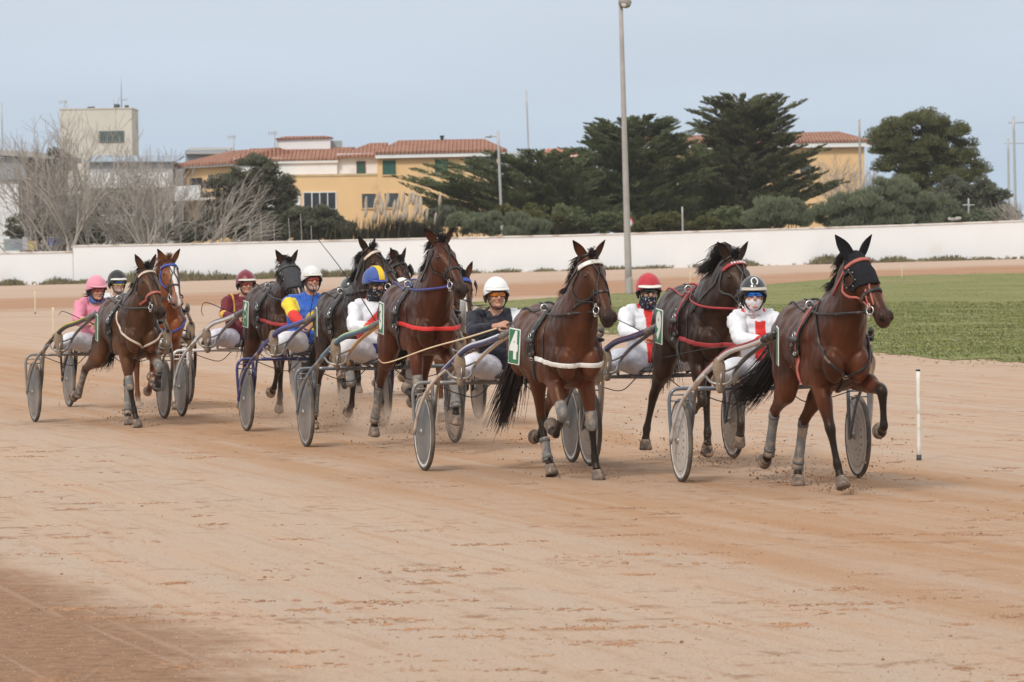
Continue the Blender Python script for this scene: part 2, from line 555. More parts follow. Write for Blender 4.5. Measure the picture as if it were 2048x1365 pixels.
def grass_mat():
    m, n, l, b = nt("infield_grass")
    g = NG(m)
    geo = n.new("ShaderNodeNewGeometry"); P_ = geo.outputs["Position"]
    n1 = g.noise(P_, 0.22, 5, 0.6); n2 = g.noise(P_, 4.5, 5, 0.65); n3 = g.noise(P_, 22.0, 3, 0.6)
    c = g.mix(g.rng(n1, 0.35, 0.65), (0.175, 0.190, 0.064), (0.222, 0.208, 0.086))
    c = g.mix(g.math('MULTIPLY', g.rng(n2, 0.45, 0.7), 0.35), c, (0.130, 0.165, 0.052))
    c = g.mix(g.math('MULTIPLY', g.rng(n3, 0.5, 0.7), 0.4), c, (0.22, 0.215, 0.105))
    bare = g.math('MULTIPLY', g.rng(g.noise(P_, 0.16, 5, 0.6, 0.3), 0.62, 0.68), 0.8)
    c = g.mix(bare, c, (0.36, 0.27, 0.18))
    l.new(c, b.inputs["Base Color"])
    b.inputs["Roughness"].default_value = 0.9; b.inputs["Specular IOR Level"].default_value = 0.1
    bp = n.new("ShaderNodeBump"); bp.inputs["Strength"].default_value = 0.6; bp.inputs["Distance"].default_value = 0.03
    l.new(g.math('ADD', n2, n3), bp.inputs["Height"]); l.new(bp.outputs["Normal"], b.inputs["Normal"])
    return m

def inside(poly, x, y):
    c = False
    j = len(poly) - 1
    for i in range(len(poly)):
        if (poly[i].y > y) != (poly[j].y > y) and x < (poly[j].x - poly[i].x) * (y - poly[i].y) / (poly[j].y - poly[i].y) + poly[i].x: c = not c
        j = i
    return c

def build_grass():
    random.seed(5); np.random.seed(5)
    bm = bmesh.new()
    # uneven edge
    pts = []
    for i in range(len(gp)):
        a, b_ = gp[i], gp[(i + 1) % len(gp)]
        k = max(1, int((b_ - a).length / 0.45))
        for j in range(k):
            p = a.lerp(b_, j / k)
            w = mnoise.noise(Vector((p.x * 0.9, p.y * 0.5, 3.1))) * 0.35 + mnoise.noise(Vector((p.x * 3.0, p.y * 1.5, 7.1))) * 0.30
            pts.append((p.x + w, p.y + w * 3, 0))
    vs = [bm.verts.new(p) for p in pts]
    f = bm.faces.new(vs)
    bmesh.ops.triangulate(bm, faces=[f])
    bmesh.ops.subdivide_edges(bm, edges=list(bm.edges), cuts=3, use_grid_fill=True)
    bmesh.ops.triangulate(bm, faces=list(bm.faces))
    for v in bm.verts: v.co.z = gz(v.co.x, v.co.y) + (0.008 if v.co.y < 125 else 0.03)
    bm.normal_update()
    for f in bm.faces:
        if f.normal.z < 0: f.normal_flip()
    me = bpy.data.meshes.new("infield")
    bm.to_mesh(me); bm.free()
    tag(link("infield", me, grass_mat()), kind="structure")
    # blades
    Q = []; FL = []
    xs0 = min(p.x for p in gp); xs1 = max(p.x for p in gp)
    cnt = 0
    while cnt < 120000:
        t = random.random()
        y = 1.0 / (1 / 62.0 + (1 / 205.0 - 1 / 62.0) * t ** 0.75)
        x = random.uniform(-8, 32)
        if abs(x) > y * 0.135 + 1.5 and x > 0: continue
        ex = mnoise.noise(Vector((x * 0.9, y * 0.5, 3.1))) * 0.35 + (random.gauss(0, 0.30) if random.random() < 0.5 else 0)
        if not inside(gp, x - ex, y - ex * 3): continue
        cnt += 1
        if mnoise.noise(Vector((x * 0.25, y * 0.25, 9))) > 0.42 and random.random() < 0.8: continue
        z = gz(x, y) + 0.01
        hgt = random.uniform(0.018, 0.05) * (0.7 + 0.6 * mnoise.noise(Vector((x * 0.5, y * 0.3, 1.0))))
        for _ in range(2):
            a = random.uniform(0, math.pi); w = random.uniform(0.004, 0.010) * (1 + y / 140)
            dx, dy = math.cos(a) * w, math.sin(a) * w
            lx, ly = random.gauss(0, 0.04), random.gauss(0, 0.04)
            Q += [(x - dx, y - dy, z), (x + dx, y + dy, z), (x + lx, y + ly, z + hgt)]
        if random.random() < 0.035 + 0.05 * max(0, mnoise.noise(Vector((x * 0.4, y * 0.2, 5)))):
            r = random.uniform(0.006, 0.011)
            FL += [(x - r, y, z + hgt), (x, y - r, z + hgt + 0.004), (x + r, y, z + hgt), (x, y + r, z + hgt + r)]
    bl = mat("grass_blades", (0.198, 0.212, 0.075), 0.75, 0.2, var=0.35, vscale=0.8)
    o = quads_mesh("grass", np.array(Q), bl, k=3)
    tag(o, kind="stuff")
    o = quads_mesh("clover_flowers", np.array(FL), mat("clover_white", (0.60, 0.60, 0.52), 0.8), k=4)
    tag(o, kind="stuff")
build_grass()

# ------------------------------------------------------------------ clods lying on the track and sand thrown up by the hooves
LUMP = None
def lumps(name, pts, rads, m, flat=1.0):
    ico = bmesh.new(); bmesh.ops.create_icosphere(ico, subdivisions=1, radius=1)
    ico.verts.index_update()
    V0 = np.array([v.co[:] for v in ico.verts]); F0 = np.array([[v.index for v in f.verts] for f in ico.faces]); ico.free()
    n = len(pts)
    out = np.empty((n, len(F0) * 3, 3))
    for i in range(n):
        s = rads[i] * np.random.uniform(0.6, 1.3, 3) * (1, 1, flat)
        V = V0 * (1 + np.random.uniform(-0.25, 0.25, (len(V0), 1))) * s
        a = random.uniform(0, 6.28); c, s_ = math.cos(a), math.sin(a)
        V = V @ np.array([[c, s_, 0], [-s_, c, 0], [0, 0, 1]])
        out[i] = (V + pts[i])[F0.ravel()]
    o = quads_mesh(name, out.reshape(-1, 3), m, k=3)
    return tag(o, kind="stuff")

def build_clods():
    random.seed(21); np.random.seed(21)
    # scuffs: loose crumbs lying in small drifts, scattered single clods
    pts, rad = [], []
    mounds, mrad = [], []
    for k in range(620):
        y = 1.0 / random.uniform(1 / 62.0, 1 / 19.3)
        x = random.uniform(-0.135, 0.135) * y
        if mnoise.noise(Vector((x * 0.35, y * 0.35, 4))) < random.uniform(-0.5, 0.35): continue
        n = int(random.expovariate(1 / 9.0)) + 2
        w2 = random.uniform(0.03, 0.17)
        for _ in range(n + 3):
            r = random.uniform(0.008, 0.030)
            mounds.append((x + random.gauss(0, w2), y + random.gauss(0, 0.05), 0.0)); mrad.append(r)
        wx, wy = random.uniform(0.04, 0.16), random.uniform(0.03, 0.12)
        for _ in range(n):
            r = random.choice((0.0025, 0.003, 0.0035, 0.004, 0.005)) * random.uniform(0.7, 1.35) * (1.9 if random.random() < 0.03 else 1)
            pts.append((x + random.gauss(0, wx), y + random.gauss(0, wy), r * 0.25)); rad.append(r)
    lumps("loose_soil", np.array(mounds), mrad, mat("loose_soil", (0.34, 0.195, 0.115), 0.95, 0.1, var=0.22, vscale=2.5), 0.24)
    for k in range(700):
        y = 1.0 / random.uniform(1 / 70.0, 1 / 19.3)
        r = random.choice((0.0025, 0.003, 0.004, 0.005)) * random.uniform(0.7, 1.3) * (2.0 if random.random() < 0.03 else 1)
        pts.append((random.uniform(-0.135, 0.135) * y, y, r * 0.25)); rad.append(r)
    lumps("dirt_clods", np.array(pts), rad, mat("dry_clod", (0.27, 0.152, 0.092), 0.95, 0.1, var=0.35, vscale=3))
    for nm, mt, cnt in (("sand_grains", mat("dark_grains", (0.30, 0.20, 0.14), 0.95, 0.1, var=0.3, vscale=4), 9000), ("pale_grains", mat("pale_grains", (0.56, 0.46, 0.38), 0.95, 0.1, var=0.2, vscale=4), 5000)):
        pts, rad = [], []
        for k in range(cnt):
            y = 1.0 / random.uniform(1 / 48.0, 1 / 19.2)
            pts.append((random.uniform(-0.132, 0.132) * y, y, 0.0005)); rad.append(random.uniform(0.0016, 0.0032))
        lumps(nm, np.array(pts), rad, mt)
    # thrown sand: follows the hooves of each horse
    pts, rad = [], []
    for hx, hy, hz, i in HOOFS:
        low = hz < 0.12
        n = {0: 260, 1: 60, 2: 230, 3: 150, 4: 110, 5: 30, 6: 70, 7: 110, 8: 60, 9: 10}[i]
        if not low: n = int(n * 0.45)
        for _ in range(n):
            back = random.expovariate(2.6 if low else 1.2)
            ang = random.gauss(0, 0.45)
            z = abs(random.gauss(0, 0.10 if low else 0.22)) + (0 if low else random.uniform(0, 0.25))
            px = hx - math.sin(R(15)) * back + random.gauss(0, 0.14) + 0.1
            py = hy + math.cos(R(15)) * back + random.gauss(0, 0.1)
            r = random.choice((0.003, 0.0035, 0.004, 0.005, 0.006, 0.008)) * random.uniform(0.7, 1.3)
            pts.append((px, py, max(0.004, z * math.exp(-back * 0.3)))); rad.append(r)
    lumps("flying_sand", np.array(pts), rad, mat("thrown_sand", (0.27, 0.16, 0.095), 0.95, 0.1, var=0.3, vscale=3))

# ------------------------------------------------------------------ dust hanging behind the hooves
def dust_mat():
    m = bpy.data.materials.new("dust"); m.use_nodes = True
    n, l = m.node_tree.nodes, m.node_tree.links
    n.clear()
    g = NG(m)
    out = n.new("ShaderNodeOutputMaterial"); pv = n.new("ShaderNodeVolumePrincipled")
    tc = n.new("ShaderNodeTexCoord")
    ln_ = n.new("ShaderNodeVectorMath"); ln_.operation = 'LENGTH'; l.new(tc.outputs["Object"], ln_.inputs[0])
    fall = g.rng(ln_.outputs["Value"], 0.15, 1.0, 1.0, 0.0)
    geo = n.new("ShaderNodeNewGeometry")
    nz = g.noise(geo.outputs["Position"], 3.2, 4, 0.6)
    d = g.math('MULTIPLY', g.math('MULTIPLY', fall, fall), g.rng(nz, 0.38, 0.68))
    l.new(g.math('MULTIPLY', d, 5.0), pv.inputs["Density"])
    pv.inputs["Color"].default_value = (0.93, 0.78, 0.64, 1)
    pv.inputs["Anisotropy"].default_value = 0.2
    l.new(pv.outputs[0], out.inputs["Volume"])
    return m

def build_dust():
    dm = dust_mat()
    for px, py, up, rx, ry, rz in ((1610, 955, 0.16, 0.30, 0.45, 0.22), (1312, 905, 0.16, 0.32, 0.5, 0.24), (1440, 905, 0.12, 0.45, 0.6, 0.22), (770, 885, 0.20, 0.65, 0.8, 0.34), (660, 852, 0.22, 0.85, 1.0, 0.40), (930, 885, 0.18, 0.7, 0.9, 0.32), (540, 835, 0.18, 0.6, 0.8, 0.30), (300, 835, 0.14, 0.4, 0.6, 0.20), (215, 815, 0.16, 0.5, 0.8, 0.22)):
        p = G(px, py)
        o = MB().ell((0, 0, 0), (1, 1, 1), nu=20, nv=12).build("dust", dm)
        o.location = p + Vector((0, 0, up)); o.scale = (rx, ry, rz)
        tag(o, kind="stuff")

def build_haze():
    m = bpy.data.materials.new("haze"); m.use_nodes = True
    n, l = m.node_tree.nodes, m.node_tree.links
    n.clear()
    out = n.new("ShaderNodeOutputMaterial"); pv = n.new("ShaderNodeVolumePrincipled")
    pv.inputs["Color"].default_value = (0.86, 0.89, 0.94, 1); pv.inputs["Density"].default_value = 0.00012
    l.new(pv.outputs[0], out.inputs["Volume"])
    tag(MB().box((-2600, -40, -1.2), (2600, 4050, 18.0)).build("haze", m, smooth=False), kind="stuff")
# ------------------------------------------------------------------ the boundary wall and everything beyond
WALL_D = 213.0
M_WALL = mat("whitewash", (0.745, 0.748, 0.745), 0.85, 0.15, var=0.025, vscale=0.6, bump=0.15, bscale=4, dirt=((0.72, 0.69, 0.65), 0.0, 0.55))
M_COPE = mat("wall_coping", (0.70, 0.66, 0.60), 0.85, 0.15, var=0.12, vscale=1.5, dirt=((0.42, 0.33, 0.25), 0.25, 1.3))

def wall_run(pts, label):
    """pts: (px, py of the top, py of the foot)"""
    root = empty("boundary_wall", Matrix.Translation(P(pts[0][0], pts[0][2], WALL_D)), label, "wall")
    o0 = np.array(root.location)
    def prism(rows):
        mb = MB()
        rings = []
        for (x, zt, zb, d0, d1) in rows:
            rings.append([np.array((x, d0, zb)) - o0, np.array((x, d0, zt)) - o0, np.array((x, d1, zt)) - o0, np.array((x, d1, zb)) - o0])
        return mb.loft(rings)
    body, cope = [], []
    for px, pt, pf in pts:
        a = P(px, pt, WALL_D); zf = gz(a.x, WALL_D)
        body.append((a.x, a.z - 0.07, zf - 0.4, WALL_D, WALL_D + 0.25))
        cope.append((a.x, a.z, a.z - 0.07, WALL_D - 0.05, WALL_D + 0.30))
    prism(body).build("wall_face", M_WALL, root, smooth=False)
    prism(cope).build("coping", M_COPE, root, smooth=False)
wall_run([(x, t, 0) for x, t in ((146, 491), (350, 487.5), (560, 482.5), (840, 476), (1120, 470), (1360, 463), (1600, 456), (1830, 448.5), (2048, 440.5), (2500, 424))], "long whitewashed boundary wall across the back of the track")
wall_run([(x, t, 0) for x, t in ((-420, 512), (0, 505), (145.5, 502.5))], "lower end of the whitewashed wall beside the bare trees")

def weeds():
    random.seed(3); np.random.seed(3)
    Q = []
    for _ in range(9000):
        px = random.uniform(-30, 2080)
        d = mnoise.noise(Vector((px * 0.02, 0.5, 0))) + 0.6 * mnoise.noise(Vector((px * 0.006, 8.5, 0)))
        if px < 560: d += 0.45
        if px > 1620: d += 0.25
        if 880 < px < 1300: d -= 0.08
        if d < random.gauss(0.05, 0.22): continue
        x = P(px, 540, WALL_D).x; y = WALL_D - 0.1 - abs(random.gauss(0, 0.45))
        z = gz(x, y)
        h = random.uniform(0.05, 0.30) * (0.6 + 1.2 * max(0, d)) * random.uniform(0.5, 1.3)
        for _k in range(3):
            lx, ly = random.gauss(0, 0.10), random.gauss(0, 0.06)
            w = random.uniform(0.008, 0.022)
            Q += [(x - w, y, z - 0.02), (x + w, y, z - 0.02), (x + lx + w * 0.8, y + ly, z + h * random.uniform(0.6, 1.0)), (x + lx - w * 0.8, y + ly, z + h)]
    o = quads_mesh("weeds", np.array(Q), mat("dry_weeds", (0.17, 0.15, 0.085), 0.9, 0.1, var=0.4, vscale=0.9))
    tag(o, kind="stuff")
weeds()

# ---- posts
M_POST = mat("weathered_grey_post", (0.36, 0.335, 0.315), 0.8, 0.2, var=0.12, vscale=2)
M_GALV = mat("galvanised_pole", (0.42, 0.42, 0.42), 0.55, 0.4, var=0.08, vscale=2, metal=0.2)
M_DARK = mat("dark_metal", (0.05, 0.05, 0.052), 0.5, 0.4, var=0.2)
M_MARK = mat("marker_white", (0.72, 0.71, 0.64), 0.6, 0.3, var=0.06, vscale=6, dirt=((0.4, 0.33, 0.22), 0.2, 8))
M_MARKY = mat("marker_cream", (0.62, 0.56, 0.36), 0.6, 0.3, var=0.08, vscale=6)

def pole(name, label, cat, base, top, r0, r1, m, extra=None, group=None):
    root = empty(name, Matrix.Translation(base), label, cat, group)
    d = np.array(top) - np.array(base)
    MB().tube([np.zeros(3), d * 0.33, d * 0.66, d], [r0, r0 * 0.67 + r1 * 0.33, r0 * 0.33 + r1 * 0.67, r1], seg=3, n=14).build("shaft", m, root)
    if extra: extra(root, d)
    return root

b0 = G(1258, 590)
def lamp_extra(root, d):
    MB().limb([(0, 0, -0.02), (0, 0, 0.10), (0, 0, 0.55), (0, 0, 0.62)], [0.135, 0.135, 0.132, 0.12], seg=1, n=14, side=(1, 0, 0)).build("foot_collar", M_POST, root)
    k = PX(b0.y)
    arm = MB().tube([d - (0, 0, 0.12), d + (0.06, -0.05, 0.03), d + (0.14, -0.10, 0.05)], 0.03).build("bracket", M_GALV, root)
    hd_ = MB().limb([d + (-0.06, -0.12, 0.08), d + (0.04, -0.14, 0.07), d + (0.24, -0.16, 0.03), d + (0.34, -0.16, -0.01)], [(0.12, 0.10), (0.17, 0.17), (0.16, 0.17), (0.12, 0.10)], seg=3, n=16)
    hd_.build("lamp_head", mat("brown_grey_lamp", (0.22, 0.19, 0.17), 0.5, 0.4, var=0.15), root)
    MB().ell(d + (0.11, -0.29, -0.01), (0.10, 0.03, 0.085)).build("lamp_glass", mat("lamp_glass", (0.55, 0.52, 0.47), 0.2, 0.6, var=0.05), root)
pole("lamp_post", "tall leaning grey lamp post at the tip of the grass infield", "lamp post", b0, P(1241.5, 10, b0.y), 0.128, 0.072, M_POST, lamp_extra)

def pole_px(name, label, cat, x0, y0, x1, y1, D, r, m=M_GALV, extra=None, group=None):
    t = P(x1, y1, D); bx = P(x0, y0, D)
    dirv = (t - bx); base = t - dirv * ((t.z - gz(t.x, D) + 0.2) / dirv.z)
    return pole(name, label, cat, base, t, r, r * 0.75, m, extra, group)

def street_arm(root, d):
    MB().tube([d + (0, 0, -0.35), d + (-0.25, 0, -0.30), d + (-0.50, 0, -0.30)], 0.03).build("arm", M_GALV, root)
    MB().limb([d + (-0.35, 0, -0.30), d + (-0.6, 0, -0.30), d + (-0.72, 0, -0.31)], [(0.06, 0.09), (0.08, 0.07), (0.03, 0.03)], side=(0, 1, 0), seg=2).build("lamp_head", M_GALV, root)
pole_px("street_lamp", "grey street lamp with short arm before the yellow house", "street lamp", 1003, 435, 995.5, 262, 236, 0.095, extra=street_arm)
pole_px("mast", "thin bare mast rising above the grey roofed shed", "mast", 1057, 303, 1052.5, 182, 330, 0.085)
pole_px("pole", "plain grey pole before the end wall of the second yellow house", "pole", 1721, 375, 1718.5, 239, 245, 0.085, M_POST)
def crossarm(z, w0, w1):
    def f(root, d):
        MB().tube([d + (w0, 0, z), d + (w1, 0, z)], 0.035).build("crossarm", M_GALV, root)
    return f
pole_px("utility_pole", "taller of two cross armed utility poles beyond the wall", "utility pole", 2031, 420, 2027, 233, 300, 0.11, extra=crossarm(-0.45, -0.4, 0.9), group="utility poles")
pole_px("utility_pole", "shorter cross armed utility pole, the taller one close beside it", "utility pole", 2018, 420, 2016, 277, 330, 0.11, extra=crossarm(-0.40, -0.3, 1.6), group="utility poles")
pole_px("utility_pole", "low cross shaped pole standing before the shrubs", "utility pole", 1937.5, 430, 1937, 397, 228, 0.055, M_GALV, extra=crossarm(-0.36, -0.32, 0.32), group="utility poles")
pole_px("pipe_post", "short grey pipe post before the dark cypress", "post", 1365.5, 462, 1364.5, 414, 222, 0.055)
pole_px("mast", "faint thin mast behind the bare trees beside the grey hall", "mast", 5, 300, 3, 205, 300, 0.06)

def sign_extra(root, d):
    a = np.array(d)
    MB().loft([[a + (-0.42, y, -0.62), a + (0.32, y, -0.62), a + (0.02, y, 0.06)] for y in (-0.03, -0.055)]).build("sign_plate", mat("red_sign_edge", (0.45, 0.04, 0.04), 0.5), root, smooth=False)
    MB().loft([[a + (-0.31, y, -0.55), a + (0.21, y, -0.55), a + (0.0, y, -0.07)] for y in (-0.057, -0.063)]).build("sign_face", mat("sign_face_grey", (0.60, 0.60, 0.62), 0.5), root, smooth=False)
pole_px("road_sign", "triangular red edged road sign peeping past the lamp post", "road sign", 1261, 466, 1261.5, 436, 224, 0.04, extra=sign_extra)

def marker(px, py0, py1, r, label, m, tip=False):
    b_ = G(px, py1); t = P(px, py0, b_.y)
    root = empty("marker_post", Matrix.Translation(b_), label, "marker post", "track marker posts")
    h = t.z - b_.z
    MB().tube([(0, 0, 0.0), (0.0, 0, h * 0.5), (0, 0, h)], r, seg=3, n=10).build("post", m, root)
    if tip: MB().tube([(0, 0, h - 0.012), (0, 0, h + 0.004)], r * 1.12, seg=1, n=10).build("cap", M_DARK, root)
    MB().tube([(0, 0, -0.02), (0, 0, h * 0.06)], r * 1.3, seg=1, n=10).build("base", M_DARK, root)
marker(1838, 740, 921, 0.0185, "white marker post standing on the pale sand near the grass", M_MARK, True)
marker(107, 615, 673, 0.022, "cream marker post behind the pink driver", M_MARKY)
marker(70.5, 583, 628, 0.020, "faint cream marker post far behind the pink driver", M_MARKY)
marker(1381, 545, 578, 0.022, "small white marker post at the edge of the grass behind the black horse", M_MARKY)
marker(1804, 530, 557, 0.022, "small white marker post far behind the front runner's head", M_MARKY)

# ---- buildings
M_YEL = mat("ochre_render", (0.74, 0.495, 0.265), 0.9, 0.12, var=0.05, vscale=0.5, bump=0.1, bscale=6, dirt=((0.55, 0.38, 0.22), 0.06, 0.4))
M_WHT = mat("white_render", (0.72, 0.72, 0.72), 0.9, 0.12, var=0.04, vscale=0.6, dirt=((0.55, 0.54, 0.52), 0.15, 0.5))
M_CREAM = mat("concrete_cream", (0.60, 0.56, 0.49), 0.9, 0.12, var=0.06, vscale=0.5, dirt=((0.42, 0.38, 0.33), 0.2, 0.35))
M_GREYW = mat("grey_cladding", (0.30, 0.32, 0.34), 0.7, 0.3, var=0.06, vscale=0.6)
M_BLUEG = mat("blue_grey_roof", (0.27, 0.32, 0.38), 0.6, 0.3, var=0.06, vscale=0.8)
M_BROWN = mat("brown_render", (0.20, 0.165, 0.15), 0.9, 0.12, var=0.12, vscale=0.8)
M_SHUT = mat("green_shutter", (0.028, 0.10, 0.075), 0.6, 0.3, var=0.12, vscale=3)
M_DSHUT = mat("dark_shutter", (0.050, 0.062, 0.068), 0.5, 0.4, var=0.15, vscale=3)
M_GLASS = mat("window_glass", (0.03, 0.035, 0.042), 0.12, 0.6, var=0.2, vscale=2)

def roof_mat():
    m, n, l, b = nt("clay_tiles")
    g = NG(m)
    tc = n.new("ShaderNodeTexCoord"); sep = n.new("ShaderNodeSeparateXYZ"); l.new(tc.outputs["Object"], sep.inputs[0])
    wx = g.math('SINE', g.math('MULTIPLY', sep.outputs["X"], 2 * math.pi / 0.27))
    wz = g.math('FRACT', g.math('MULTIPLY', g.math('ADD', sep.outputs["Z"], g.math('MULTIPLY', sep.outputs["Y"], 0.45)), 3.2))
    no = g.noise(tc.outputs["Object"], 1.3, 6, 0.65); n2 = g.noise(tc.outputs["Object"], 9.0, 3)
    c = g.mix(g.rng(no, 0.35, 0.7), (0.50, 0.255, 0.18), (0.39, 0.185, 0.125))
    c = g.mix(g.math('MULTIPLY', g.rng(n2, 0.5, 0.7), 0.5), c, (0.55, 0.34, 0.26))
    c = g.mix(g.math('MULTIPLY', g.rng(wx, -1.0, -0.5, 1.0, 0.0), 0.30), c, (0.20, 0.08, 0.05))
    l.new(c, b.inputs["Base Color"]); b.inputs["Roughness"].default_value = 0.9; b.inputs["Specular IOR Level"].default_value = 0.1
    bp = n.new("ShaderNodeBump"); bp.inputs["Strength"].default_value = 1.0; bp.inputs["Distance"].default_value = 0.10
    l.new(g.math('ADD', wx, g.math('MULTIPLY', wz, 0.4)), bp.inputs["Height"]); l.new(bp.outputs["Normal"], b.inputs["Normal"])
    return m
M_ROOF = roof_mat()

class Bld:
    """a building whose pieces are given as photo rectangles at a depth"""
    def __init__(s, name, label, D, px, cat="house"):
        a = P(px, 470, D)
        s.D = D; s.o = Vector((a.x, D, gz(a.x, D)))
        s.root = empty(name, Matrix.Translation(s.o), label, cat)
    def X(s, px, d=0.0, py=330): return P(px, py, s.D).x - s.o.x
    def Z(s, py, px=None, d=0.0): return P(px if px is not None else 1024 + s.o.x / PX(s.D), py, s.D).z - s.o.z
    def block(s, name, x0, x1, y0, y1, m, front=0.0, depth=8.0, parent=None):
        zb = 0.0 if y1 is None else s.Z(y1, (x0 + x1) / 2)
        return MB().box((s.X(x0), front, zb), (s.X(x1), front + depth, s.Z(y0, (x0 + x1) / 2))).build(name, m, parent or s.root, smooth=False)
    def window(s, x0, x1, y0, y1, pane, frame=None, front=0.0, bars=0, label=None, recess=0.0):
        X0, X1, Z0, Z1 = s.X(x0), s.X(x1), s.Z(y1, (x0 + x1) / 2), s.Z(y0, (x0 + x1) / 2)
        w = 0.07
        fb = MB()
        fr = front - 0.06
        fb.box((X0 - w, fr, Z0 - w), (X0, front + 0.02, Z1 + w)); fb.box((X1, fr, Z0 - w), (X1 + w, front + 0.02, Z1 + w))
        fb.box((X0, fr, Z1), (X1, front + 0.02, Z1 + w)); fb.box((X0, fr - 0.05, Z0 - w), (X1, front + 0.02, Z0))
        for i in range(bars):
            q = X0 + (X1 - X0) * (i + 1) / (bars + 1)
            fb.box((q - 0.03, fr + 0.02, Z0), (q + 0.03, front + 0.015, Z1))
        o = fb.build("window", frame or M_YEL, s.root, smooth=False)
        MB().box((X0, front - 0.022, Z0), (X1, front + 0.01, Z1)).build("shutter" if pane in (M_SHUT, M_DSHUT) else "pane", pane, o, smooth=False)
        return o
    def roof(s, eave, ridge, th=0.18, parent=None, m=None, name="roof", fascia=0.0):
        """eave: 4 points (x px, y px, dy), ridge: 2 points (x px, y px, dy) -> hip or gable roof"""
        E = [np.array((s.X(x), d, s.Z(y, x))) for x, y, d in eave]
        Rr = [np.array((s.X(x), d, s.Z(y, x))) for x, y, d in ridge]
        V = E + Rr + [e - (0, 0, th) for e in E]
        F = [(0, 1, 5, 4), (1, 2, 5), (2, 3, 4, 5), (3, 0, 4), (0, 8 + -2, 7, 1), (1, 7, 8, 2), (2, 8, 9, 3), (3, 9, 6, 0), (6, 9, 8, 7)]
        o = MB().add(V, F).build(name, m or M_ROOF, parent or s.root, smooth=False)
        if fascia:
            a, c = E[0] - (0, 0, th + 0.004), E[1] - (0, 0, th + 0.004)
            fb = MB()
            fb.loft([[q + (0, 0.06, -fascia), q + (0, 0.06, 0), q + (0, 0.26, 0), q + (0, 0.26, -fascia)] for q in (a, c)])
            fb.build("fascia", M_WHT, o, smooth=False)
        return o

# main ochre and white house
h = Bld("house", "ochre and white house with red tiled roofs and green shutters", 290, 800)
h.block("wall", 754, 1000, 306, None, M_YEL, 0, 9)
h.block("lower_wall", 578, 753.8, 351, None, M_YEL, 0.01, 12)
h.block("parapet", 577, 754.5, 348.5, 353, mat("stained_ochre", (0.55, 0.40, 0.23), 0.9, 0.1, var=0.2, vscale=0.8), -0.04, 0.35)
h.block("white_wall", 672, 753.7, 306, 351, M_WHT, 2.2, 7)
h.block("white_wall", 560, 671.9, 315, 351, M_WHT, 1.85, 7)
h.block("white_wall", 464, 559.9, 316, None, M_WHT, 1.9, 7)
h.roof([(751, 304.5, -0.5), (1015, 299, -0.5), (1015, 296, 9.5), (751, 302, 9.5)], [(795, 278, 4.5), (968, 275, 4.5)], fascia=0.26)
h.roof([(668, 312, 1.7), (760, 309, 1.7), (770, 300, 9.5), (668, 304, 9.5)], [(735, 283, 5.5), (772, 282, 5.5)], 0.12)
h.roof([(455, 319.5, 1.6), (674, 315.5, 1.6), (690, 304, 9.5), (455, 310, 9.5)], [(492, 294, 5.5), (706, 291, 5.5)], 0.12, fascia=0.18)
# wing running back to the left
W = MB()
c0, c1 = np.array((h.X(466), 2.0, 0)), np.array((h.X(338), 12.0, 0))
zt = h.Z(325, 466)
W.loft([[c0, c0 + (0, 0, zt), c0 + (2.0, 8.0, zt), c0 + (2.0, 8.0, 0)], [c1, c1 + (0, 0, zt), c1 + (3.0, 6.0, zt), c1 + (3.0, 6.0, 0)]])
W.build("wing_wall", M_YEL, h.root, smooth=False)
dw = nrm(c1 - c0); nw = np.array((dw[1], -dw[0], 0)); nw = nw if nw[1] < 0 else -nw
zE = h.Z(322, 466)
rf = [c0 + nw * 0.6 - dw * 0.6 + (0, 0, zE), c1 + nw * 0.6 + dw * 0.5 + (0, 0, zE), c1 - nw * 6 + dw * 0.5 + (0, 0, zE), c0 - nw * 6 + (0, 0, zE)]
rr_ = [c0 - nw * 3.0 + (0.2, 0, h.Z(294, 490)), c1 - nw * 3.0 - dw * 2 + (0, 0, h.Z(294, 490))]
MB().add(rf + rr_ + [e_ - (0, 0, 0.18) for e_ in rf], [(0, 1, 5, 4), (1, 2, 5), (2, 3, 4, 5), (3, 0, 4), (0, 6, 7, 1), (1, 7, 8, 2), (2, 8, 9, 3), (3, 9, 6, 0), (6, 9, 8, 7)]).build("roof", M_ROOF, h.root, smooth=False)
fb = MB(); fb.loft([[q + nw * 0.5 + (0, 0, zE - 0.30), q + nw * 0.5 + (0, 0, zE - 0.05), q + nw * 0.3 + (0, 0, zE - 0.05), q + nw * 0.3 + (0, 0, zE - 0.30)] for q in (c0 - dw * 0.5, c1 + dw * 0.4)]); fb.build("fascia", M_WHT, h.root, smooth=False)
L_w = np.linalg.norm(c1 - c0)
for t0, t1, za, zb_ in ((0.16, 0.30, 346, 372), (0.40, 0.50, 347, 372), (0.62, 0.86, 352, 385)):
    q0, q1 = c0 + dw * L_w * t0 + nw * 0.02, c0 + dw * L_w * t1 + nw * 0.02
    z1, z0 = h.Z(za, 410), h.Z(zb_, 410)
    o = MB().loft([[q + (0, 0, z0), q + (0, 0, z1), q - nw * 0.1 + (0, 0, z1), q - nw * 0.1 + (0, 0, z0)] for q in (q0, q1)]).build("window", M_GLASS, h.root, smooth=False)
    MB().loft([[q + nw * 0.04 + (0, 0, z0 - 0.08), q + nw * 0.04 + (0, 0, z0), q + (0, 0, z0), q + (0, 0, z0 - 0.08)] for q in (q0, q1)]).build("sill", M_WHT, o, smooth=False)
q0, q1 = c0 + dw * L_w * 0.35, c0 + dw * L_w * 1.0
